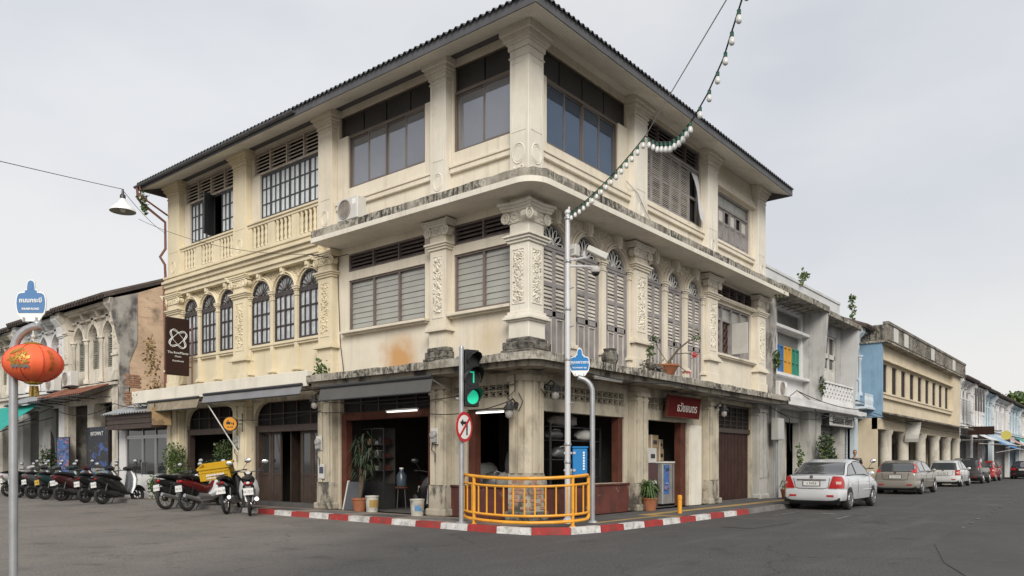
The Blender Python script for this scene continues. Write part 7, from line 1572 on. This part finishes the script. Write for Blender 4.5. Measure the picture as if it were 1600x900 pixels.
        def lamp_ring(z, f):
            if lights == 'tall':
                q0 = [s for s in gs if gz(s) >= top(0)+(pk-.12-top(0))*f]; xe = (q0[0] if q0 else g0)-.01
                zz_ = top(0)+(pk-.14-top(0))*f; yr = gpt(xe+.01,1)[1]
                def ys(x_):
                    p0, p1 = gpt(x_,0), gpt(x_,1); v = max(0,min(1,(zz_-p0[2])/max(.01,p1[2]-p0[2]))); return gpt(x_,v)[1]
                return [(xe-.035,sg*(yr-.15),zz_),(xe-.035,sg*(yr-.01),zz_),(xe+.03,sg*(ys(xe+.03)+.018),zz_),(xe+.16,sg*(ys(xe+.16)+.016),zz_)]
            yy_ = hull_y(0,z); ins = yi+(.18*(f) if lights == 'tri' else 0)*(-1 if lights == 'tri' and f < .5 else 1)*.0
            xr_ = -.05+.02*abs(f-.5); return [(-.078,sg*hw*(yi+(.14*f if lights=='tri' else 0)),z),(-.078,sg*yy_*.90,z),(-.045,sg*(yy_*.985+.006),z),(.05,sg*(hull_y(.05,z)+.016),z),(.26-(.14*abs(f-.35) if lights=='tri' else 0),sg*(hull_y(.26,z)+.012),z)]
        b = MB(); b.loft([lamp_ring(z0+(z1-z0)*i/5, i/5) for i in range(6)], False, False); b.build('tail_lamp', M_TAIL, t, smooth=True)
        if lights in ('tri','box'):
            b = MB(); b.loft([[ (p[0]-.006,p[1]+sg*.004,p[2]) for p in lamp_ring(z0+(z1-z0)*(.35+.22*i),.5)[1:4]] for i in range(2)], False, False); b.build('indicator', mat('lamp_clear',(.55,.38,.33),.2), t)
    zp = .80 if kind == 'sedan' else .78
    ql = [(.40,hull_y(.40,.5)),(.2,hull_y(.2,.5)),(.03,hull_y(.03,.5)*.995),(-.035,hull_y(0,.5)*.955),(-.058,hw*.70),(-.066,hw*.35)]
    ql = ql+[(-.068,0)]+[(a,-c) for a,c in ql[::-1]]
    def offs(i, o):
        a, c = ql[i]; nx, ny = (-1,0) if i in range(4,9) else ((-.6,.6 if c > 0 else -.6) if i in (3,9) else (0,1 if c > 0 else -1)); return a+nx*o, c+ny*o
    b = MB(); rows = ((zlow+.0,-.01),(zlow+.04,.018),(zlow+.12,.026),(.575,.026),(.60,.018),(.61,-.01))
    b.loft([[(*offs(i,o),z) for z,o in rows] for i in range(len(ql))], False, False); b.build('bumper', paint, t, smooth=True)
    b = MB(); b.tube([(-.060,-hw*.60,.93),(-.062,-hw*.54,.66),(-.064,-hw*.4,.63),(-.064,hw*.4,.63),(-.062,hw*.54,.66),(-.060,hw*.60,.93)], .007, 4); b.build('boot_lid_gap', M_BLACK, t)
    for sg in (-1,1): b = MB(); b.box(-.10,-.088,sg*hw*.62-.10,sg*hw*.62+.10,.40,.45); b.build('reflector', M_TAIL, t)
    b = MB(); b.box(-.075,-.055,-.25,.25,zp-.095,zp+.055); b.build('plate_recess', M_BLACK, t)
    b = MB(); b.box(-.084,-.076,-.23,.23,zp-.085,zp+.045); b.build('number_plate', M_PLATE, t)
    if plate: text_mesh(plate, .105, 'plate_lettering', M_BLACK, t, frame((-.0855,0,zp-.02),(0,-1,0)), .0006)
    if chrome: b = MB(); b.box(-.085,-.055,-.42,.42,zp+.075,zp+.105); b.build('lid_trim', M_CHROME, t, bev=.006)
    b = MB(); b.lathe((-.062,0,zp+.17), [(.05,-.008),(.05,0)], 14, 'x'); b.build('badge', M_CHROME, t)
    for sg in (-1,1): b = MB(); b.ball((L-.12,sg*hw*.7,.62), (.14,.16,.09), 10, 6); b.build('headlamp', M_GLASS, t, smooth=True)
    return t
M_CGLASS = mat('car_glass', (.045,.05,.055), .04, 0, 0, spec=1.0, coat=1.0)
HATCH = dict(kind='hatch', chrome=False)
make_car('silver-white sedan parked nearest, red triangular tail lamps', 9.95, -2.75, 0, car_paint('silver_white_paint',(.60,.615,.635)), W=1.72, plate='ว 5453', belt=((0,.98),(.45,1.02),(3.0,.98),(3.4,.94),(4.15,.72),(4.3,.6)))
make_car('taupe hatchback with tall tail lamps behind the silver-white sedan', 23.3, -1.95, 0, car_paint('taupe_paint',(.27,.25,.22)), L=4.35, W=1.8, wb=2.64, ro=.85, R=.32, belt=((0,.95),(.5,.98),(3.1,.97),(3.5,.93),(4.2,.74),(4.35,.6)), roof=((.03,.96),(.42,1.36),(.9,1.47),(1.6,1.50),(2.3,1.45),(3.3,.97)), side=((.62,1.55),(1.62,2.9)), lights='tall', plate='กธ 3210', **HATCH)
make_car('small white hatchback third in the row of parked cars', 36.2, -1.5, 0, car_paint('white_paint_car',(.64,.65,.64)), L=3.75, W=1.68, wb=2.43, ro=.62, R=.29, belt=((0,.9),(.4,.97),(2.7,.97),(3.0,.93),(3.6,.75),(3.75,.6)), roof=((.05,.92),(.35,1.36),(.8,1.5),(1.3,1.51),(1.9,1.45),(2.85,.97)), side=((.5,1.32),(1.38,2.5)), lights='box', plate='กต 842', **HATCH)
make_car('dark grey sport utility car beyond the small white hatchback', 44.2, -1.35, 0, car_paint('dark_grey_paint',(.06,.058,.056)), L=4.55, W=1.82, wb=2.62, ro=.85, R=.36, zlow=.36, belt=((0,1.02),(.5,1.08),(3.2,1.08),(3.6,1.03),(4.4,.85),(4.55,.7)), roof=((.05,1.05),(.35,1.5),(.8,1.66),(1.6,1.68),(2.3,1.6),(3.4,1.07)), side=((.55,1.6),(1.67,3.0)), lights='tall', plate='กม 17', kind='suv', chrome=False)
make_car('red hatchback half hidden behind the dark grey sport utility car', 52.5, -1.1, 0, car_paint('red_paint',(.38,.03,.025)), L=3.9, W=1.68, wb=2.45, ro=.65, R=.3, belt=((0,.9),(.4,.97),(2.7,.97),(3.0,.93),(3.7,.75),(3.9,.6)), roof=((.05,.92),(.35,1.36),(.8,1.5),(1.3,1.51),(1.9,1.45),(2.85,.97)), side=((.5,1.32),(1.38,2.5)), lights='box', **HATCH)
make_car('black sedan farthest along the right street', 62.5, -2.6, .0, car_paint('black_paint',(.02,.02,.022)), L=4.5, W=1.8, belt=((0,.98),(.45,1.02),(3.0,.98),(3.4,.94),(4.35,.72),(4.5,.6)), lights='wide', plate='5 กก 9')
make_car('white sedan cut by the right edge of the picture', 70.5, -2.9, .0, car_paint('white_paint_car',(.64,.65,.64)), lights='wide')

def make_bike(label, x, y, heading, c1, kind='scooter', lean=.14, seatm=None, plate=None, R=.27, c2=None, rack=False, group='motorbikes parked along the left kerb', plm=None, rim=None):
    t = thing('parked_motorbike', label, 'motorbike', (x,y,0), heading, group); t.rotation_euler = (-lean,0,heading); t.scale = (1.12,)*3
    c2 = c2 or c1; sc = kind == 'scooter'; wbx = .62; tw = .05 if sc else .038; rim = rim or M_DMETAL
    def blob(path, name, m, n=10):
        b = MB(); R2 = []
        for i, (px, pz, w_, h_) in enumerate(path):
            a, c = path[max(0,i-1)], path[min(len(path)-1,i+1)]; tx, tz = c[0]-a[0], c[1]-a[1]; l = math.hypot(tx,tz) or 1; nx, nz = -tz/l, tx/l
            R2.append([(px+nx*h_*math.sin(2*PI*k/n), w_*math.cos(2*PI*k/n), pz+nz*h_*math.sin(2*PI*k/n)) for k in range(n)])
        b.loft(R2); return b.build(name, m, t, smooth=True)
    for xx in (-wbx, wbx):
        b = MB(); b.tube([(xx+(R-tw)*math.cos(2*PI*k/22),0,R+(R-tw)*math.sin(2*PI*k/22)) for k in range(22)], tw, 7, True, True); wh = b.build('wheel', M_RUBBER, t, smooth=True)
        b = MB(); b.tube([(xx+(R-tw*2)*math.cos(2*PI*k/20),0,R+(R-tw*2)*math.sin(2*PI*k/20)) for k in range(20)], .016, 5, True, True); b.lathe((xx,0,R),[(.05,-.05),(.06,-.04),(.06,.04),(.05,.05)],10,'y')
        for k in range(6 if sc else 18):
            a = 2*PI*k/(6 if sc else 18); b.tube([(xx+.05*math.cos(a),.03*(-1)**k*(0 if sc else 1),R+.05*math.sin(a)),(xx+(R-tw*2)*math.cos(a+(.0 if sc else .2)),0,R+(R-tw*2)*math.sin(a+(.0 if sc else .2)))], .018 if sc else .005, 4)
        b.build('rim', rim, wh)
        b = MB(); lo, hi = (.35,2.5) if xx > 0 else (.7,2.3); 
        b.loft([[(xx+q*math.cos(a),yy,R+q*math.sin(a)) for yy,q in ((-.065,R+.0),(-.055,R+.045),(0,R+.06),(.055,R+.045),(.065,R+.0))] for a in [lo+(hi-lo)*i/9 for i in range(10)]], False, False); b.build('mudguard', c1 if xx > 0 else M_BLACK, t, smooth=True)
    if sc:
        blob([(-.92,.82,.02,.02),(-.86,.80,.08,.06),(-.65,.73,.15,.13),(-.38,.63,.175,.19),(-.1,.52,.18,.21),(.08,.40,.16,.15),(.18,.33,.13,.07)],'body',c1)
        blob([(.0,.30,.15,.03),(.25,.30,.15,.03),(.38,.36,.15,.04)],'footboard',M_BLACK)
        blob([(.30,.28,.19,.06),(.40,.50,.24,.10),(.46,.70,.24,.11),(.45,.88,.19,.10),(.40,1.0,.09,.05)],'front_cover',c2)
        blob([(.50,.98,.06,.04),(.44,1.03,.15,.08),(.36,1.07,.17,.08),(.25,1.06,.09,.05)],'headlight_cover',c1)
        blob([(-.6,.30,.07,.08),(-.35,.30,.13,.13),(-.1,.30,.12,.12),(.1,.30,.06,.07)],'engine',M_DMETAL)
    else:
        blob([(-.88,.78,.04,.03),(-.78,.75,.09,.06),(-.5,.68,.13,.12),(-.25,.60,.13,.14),(0,.53,.11,.12),(.25,.62,.08,.10),(.40,.80,.07,.07)],'body',c1)
        blob([(.02,.36,.08,.08),(.20,.40,.21,.15),(.34,.56,.24,.15),(.42,.78,.20,.10),(.42,.92,.10,.05)],'leg_shield',c2)
        blob([(-.25,.38,.10,.10),(-.02,.33,.14,.13),(.24,.36,.10,.09)],'engine',M_ALLOY); blob([(-.7,.5,.05,.12),(-.5,.5,.07,.14),(-.3,.46,.08,.12)],'chain_cover',M_BLACK)
        blob([(.48,.95,.05,.05),(.44,.96,.09,.09),(.38,.97,.10,.08),(.28,1.0,.06,.04)],'headlight_cover',c1)
    blob([(-.80,.88,.07,.03),(-.62,.885,.14,.06),(-.3,.83,.155,.075),(-.05,.76,.13,.065),(.08,.72,.06,.03)],'seat',seatm or M_BLACK)
    b = MB(); b.ball((.47,0,.94), (.04,.08,.06), 10, 6); b.build('headlight', M_GLASS, t, smooth=True)
    b = MB(); b.tube([(.38,0,.95),(.50,.06,.62),(wbx,.07,R)], .022, 6); b.tube([(.38,0,.95),(.50,-.06,.62),(wbx,-.07,R)], .022, 6); b.build('fork', M_STEEL if not sc else M_BLACK, t)
    b = MB(); b.tube([(.22,.36,1.02),(.30,.2,1.03),(.34,0,1.0),(.30,-.2,1.03),(.22,-.36,1.02)], .014, 6); b.build('handlebar', M_DMETAL, t)
    b = MB(); b.tube([(.18,.38,1.02),(.28,.27,1.03)], .02, 6); b.tube([(.18,-.38,1.02),(.28,-.27,1.03)], .02, 6); b.build('grip', M_BLACK, t)
    for sg in (-1,1):
        b = MB(); b.tube([(.30,sg*.25,1.03),(.33,sg*.32,1.12),(.31,sg*.40,1.21)], .007, 4); b.ball((.31,sg*.41,1.245), (.025,.09,.06), 10, 6); mr = b.build('mirror', M_BLACK, t, smooth=True)
        b = MB(); b.ball((.292,sg*.41,1.245), (.012,.08,.052), 10, 6); b.build('mirror_glass', M_MIRR, mr, smooth=True)
    b = MB(); b.ball((-.82,0,.76), (.055,.10,.045), 10, 6); b.build('tail_light', M_TAIL, t, smooth=True)
    b = MB(); b.box(-.87,-.855,-.11,.11,.50,.66); pl_ = b.build('number_plate', plm or M_PLATE, t)
    b = MB(); b.prism([(-.80,-.06,.72),(-.80,.06,.72),(-.86,.06,.5),(-.86,-.06,.5)],[(-.78,-.06,.72),(-.78,.06,.72),(-.84,.06,.48),(-.84,-.06,.48)]); b.build('plate_holder', M_BLACK, t)
    if plate: text_mesh(plate, .07, 'plate_lettering', M_BLACK, pl_, frame((-.8712,0,.575),(0,-1,0)), .0005)
    b = MB(); b.tube([(.1,-.12,.27),(-.3,-.15,.24),(-.45,-.16,.30),(-.85,-.17,.40)], [.02,.025,.05,.05], 8); b.build('exhaust', M_DMETAL if sc else M_ALLOY, t, smooth=True)
    b = MB(); b.tube([(-.45,.14,.3),(-.62,.12,R),(-.55,.13,.62)], .022, 5); b.tube([(-.45,-.14,.3),(-.62,-.12,R),(-.5,-.13,.62)], .022, 5); b.build('swing_arm', M_BLACK, t)
    b = MB(); b.tube([(-.05,.10,.28),(-.12,.24,.055)], .014, 5); b.build('side_stand', M_DMETAL, t)
    if rack:
        b = MB()
        for sg in (-1,1): b.tube([(-.5,sg*.12,.8),(-.6,sg*.13,.95),(-.95,sg*.13,.95)], .01, 5)
        for k in range(4): b.tube([(-.62-.1*k,-.13,.95),(-.62-.1*k,.13,.95)], .008, 4)
        b.build('rack', M_CHROME, t)
    return t
M_MIRR = mat('mirror_glass', (.75,.75,.75), .03, 1.)
P_BLK = car_paint('bike_black',(.018,.018,.02)); P_MAR = car_paint('bike_maroon',(.055,.014,.016)); P_WHT = car_paint('bike_white',(.55,.56,.56)); P_SIL = car_paint('bike_silver',(.3,.31,.32)); P_RED = car_paint('bike_red',(.15,.016,.016)); P_GRN = car_paint('bike_dark_teal',(.02,.05,.05)); P_GRY = car_paint('bike_grey',(.09,.095,.10)); P_PNK = car_paint('bike_pink',(.42,.2,.2))
hd = .27
M_YPL = mat('plate_yellow', (.5,.33,.05), .5)
# the row in front of the left shops, rear wheels towards the road
for lb, yy, xx, c, c2, pm, pt_, dh in (
    ('black and silver scooter at the near end of the left row', 16.6, -1.23, P_BLK, P_GRY, None, '1 กข 47', 0),
    ('black scooter with red tail lamp, second from the near end of the left row', 18.0, -1.23, P_BLK, P_BLK, None, 'ขพ 312', .06),
    ('maroon scooter in the middle of the left row', 20.0, -1.23, P_MAR, P_MAR, None, 'กจ 905', .02),
    ('dark teal scooter with yellow plate in the left row', 21.4, -1.23, P_GRN, P_GRN, M_YPL, 'งต 88', -.02),
    ('dark grey scooter with low windshield behind the lantern post', 22.75, -1.23, P_GRY, P_GRY, None, 'คม 640', .03),
    ('grey and black scooter fifth beyond the lantern post', 24.05, -1.25, P_BLK, P_GRY, None, None, 0),
    ('white-tailed scooter at the far end of the left row', 25.4, -1.2, P_WHT, P_BLK, None, 'ฉล 21', .05),
    ('pinkish scooter behind the maroon one near the brochure rack', 20.75, -.9, P_PNK, P_PNK, None, None, .1)):
    make_bike(lb, xx, yy, hd+dh, c, 'scooter', .12, None, pt_, .25, c2, plm=pm)
make_bike('white underbone motorbike with brown tail lamp left of the red one', -1.25, 12.2, hd-.05, P_BLK, 'under', .14, None, 'กว 518', .28, P_WHT)
make_bike('red underbone motorbike with steel carrier behind the yellow crate', -1.25, 11.0, hd, P_RED, 'under', .10, None, 'งข 73', .28, P_WHT, True)
make_bike('black motorbike carrying the yellow crate beside the white one', -1.4, 9.24, .75, P_BLK, 'under', .14, None, '3 กม 20', .29, P_BLK, True, rim=M_CHROME)
make_bike('white motorbike seen straight from behind at the end of the red-white kerb', -1.52, 8.27, 1.0, P_BLK, 'under', .06, None, 'ขจ 7217', .28, P_WHT, rim=M_CHROME)
make_bike('old red motorbike standing inside the red-posted shop', 1.3, 4.5, -2.2, P_RED, 'under', .1, None, None, .28, P_BLK, group=None, rim=M_CHROME)
make_bike('red and white scooter squeezed between the silver-white sedan and the taupe hatchback', 15.5, -2.75, .35, P_RED, 'scooter', .12, None, None, .26, P_BLK, group=None)
cr_ = thing('plastic_crate', 'yellow plastic crate with white lettering tied on the black motorbike', 'crate', (-1.72,9.55,.98)); cr_.rotation_euler = (0,-.0,-.62); cr_.rotation_euler = (.22,-.14,-.75); cr_.scale = (1.12,)*3
b = MB(); frame_box(b,-.36,.36,.0,.34,-.26,-.24,.001) if False else None
for (x0,x1,y0,y1) in ((-.36,.36,-.26,-.24),(-.36,.36,.24,.26),(-.36,-.34,-.24,.24),(.34,.36,-.24,.24)): b.box(x0,x1,y0,y1,0,.32)
b.box(-.34,.34,-.24,.24,0,.02); b.build('tub', M_YELB, cr_)
b = MB(); 
for (x0,x1,y0,y1) in ((-.39,.39,-.29,-.262),(-.39,.39,.262,.29),(-.39,-.362,-.262,.262),(.362,.39,-.262,.262)): b.box(x0,x1,y0,y1,.28,.33)
for i in range(7): b.box(-.33+i*.108,-.31+i*.108,-.272,-.261,.02,.28)
b.box(-.36,.36,-.275,-.262,.2,.22); b.build('rim', M_YELB, cr_)
b = MB(); r6 = random.Random(6)
for i in range(12): x = -.2+.036*i; b.box(x,x+.026,-.2775,-.2755,.10+.006*(i%3),.15+.01*(i%2)); b.box(x,x+.024,-.2775,-.2755,.04,.07+.008*(i%3))
b.build('print', M_WHITE, cr_)

# ---------------------------------------------------------------- the man behind the silver-white sedan
pr = thing('person', 'man in a black top with dark hair and glasses standing behind the silver-white sedan', 'person', (21.6,-.75,.1), PI+.25)
def skin_fig(name, verts, edges, m, root=0, sub=2):
    me = bpy.data.meshes.new(name); me.from_pydata([v[:3] for v in verts], edges, []); o = bpy.data.objects.new(name, me); COL.objects.link(o); o.parent = pr
    md = o.modifiers.new('Skin', 'SKIN'); 
    for i, v in enumerate(verts): me.skin_vertices[0].data[i].radius = (v[3], v[4] if len(v) > 4 else v[3])
    me.skin_vertices[0].data[root].use_root = True
    s = o.modifiers.new('Sub', 'SUBSURF'); s.levels = s.render_levels = sub; me.materials.append(m); return o
V = [(0,0,.95,.15,.11),(0,0,1.15,.14,.10),(0,0,1.35,.17,.11),(0,0,1.46,.10,.08),(.01,0,1.53,.055),(.02,0,1.60,.062),
     (0,.20,1.41,.06),(0,.27,1.15,.045),(.10,.28,.92,.035),(.13,.28,.86,.03),(0,-.20,1.41,.06),(0,-.27,1.15,.045),(.10,-.28,.92,.035),(.13,-.28,.86,.03),
     (0,.10,.9,.095),(.02,.11,.50,.065),(-.02,.11,.10,.045),(.12,.12,.035,.04),(0,-.10,.9,.095),(.02,-.11,.50,.065),(-.02,-.11,.10,.045),(.12,-.12,.035,.04)]
E_ = [(0,1),(1,2),(2,3),(3,4),(4,5),(2,6),(6,7),(7,8),(8,9),(2,10),(10,11),(11,12),(12,13),(0,14),(14,15),(15,16),(16,17),(0,18),(18,19),(19,20),(20,21)]
for sg, root in ((1,9),(-1,13)):
    x0, y0, z0 = V[root][:3]
    for f in range(5):
        oy = (-.03+.02*f) if f < 4 else -.0; k = len(V); ln = (.055,.065,.062,.05,.045)[f]
        if f < 4: V += [(x0+oy*1.0+.01,y0,z0-.045,.009),(x0+oy*1.1+.02,y0-sg*.008,z0-.045-ln*.55,.008),(x0+oy*1.1+.02,y0-sg*.02,z0-.045-ln,.007)]
        else: V += [(x0+.03,y0-sg*.02,z0-.01,.010),(x0+.05,y0-sg*.035,z0-.035,.009),(x0+.055,y0-sg*.04,z0-.06,.008)]
        E_ += [(root,k),(k,k+1),(k+1,k+2)]
skin_fig('body', V, E_, M_SKIN)
b = MB(); n = 16
prof = [(0,.02,.03),(.02,.045,.055),(.06,.062,.068),(.11,.072,.082),(.16,.074,.09),(.205,.06,.075),(.235,.02,.03)]
b.loft([[(.035+d*math.cos(2*PI*k/n)+(.012 if z < .1 and math.cos(2*PI*k/n) > .6 else 0), w_*math.sin(2*PI*k/n), 1.575+z) for k in range(n)] for z,w_,d in prof]); b.ball((.125,0,1.675),(.018,.014,.024),8,5); b.ball((.03,.076,1.685),(.018,.008,.03),8,5); b.ball((.03,-.076,1.685),(.018,.008,.03),8,5); b.build('head', M_SKIN, pr, smooth=True)
b = MB(); b.ball((.106,.03,1.70),(.01,.013,.008),8,5); b.ball((.106,-.03,1.70),(.01,.013,.008),8,5); b.tube([(.118,-.055,1.70),(.124,-.03,1.715),(.122,0,1.705),(.124,.03,1.715),(.118,.055,1.70),(.05,.078,1.70)],.004,4); b.build('glasses', M_BLACK, pr)
b = MB(); b.ball((.118,0,1.635),(.008,.024,.006),8,4); b.build('lips', mat('lips',(.3,.12,.09),.5), pr)
b = MB(); b.loft([[(.022+d*math.cos(2*PI*k/n)-.008, w_*math.sin(2*PI*k/n), 1.575+z+(.03 if math.cos(2*PI*k/n) > .4 and z < .2 else 0)) for k in range(n)] for z,w_,d in ((.12,.074,.075),(.16,.08,.088),(.21,.07,.085),(.25,.03,.04))]); b.build('hair', M_HAIR, pr, smooth=True)
skin_fig('shirt', [(0,0,.88,.165,.125),(0,0,1.15,.155,.115),(0,0,1.35,.185,.125),(0,0,1.47,.09,.075),(0,.21,1.41,.078),(0,.26,1.2,.065),(0,-.21,1.41,.078),(0,-.26,1.2,.065)], [(0,1),(1,2),(2,3),(2,4),(4,5),(2,6),(6,7)], M_BLACK)
skin_fig('trousers', [(0,0,.95,.15,.115),(0,.10,.88,.11),(.02,.11,.5,.085),(-.02,.11,.12,.07),(0,-.10,.88,.11),(.02,-.11,.5,.085),(-.02,-.11,.12,.07)], [(0,1),(1,2),(2,3),(0,4),(4,5),(5,6)], mat('dark_trousers',(.04,.045,.06),.8))
for sg in (-1,1): b = MB(); b.loft([[(x_,sg*.115+w_*math.cos(2*PI*k/10),z_+h_*math.sin(2*PI*k/10)) for k in range(10)] for x_,w_,z_,h_ in ((-.09,.03,.04,.03),(-.05,.045,.05,.045),(.05,.05,.04,.038),(.14,.045,.03,.026),(.19,.02,.025,.015))]); b.build('shoe', M_BLACK, pr, smooth=True)
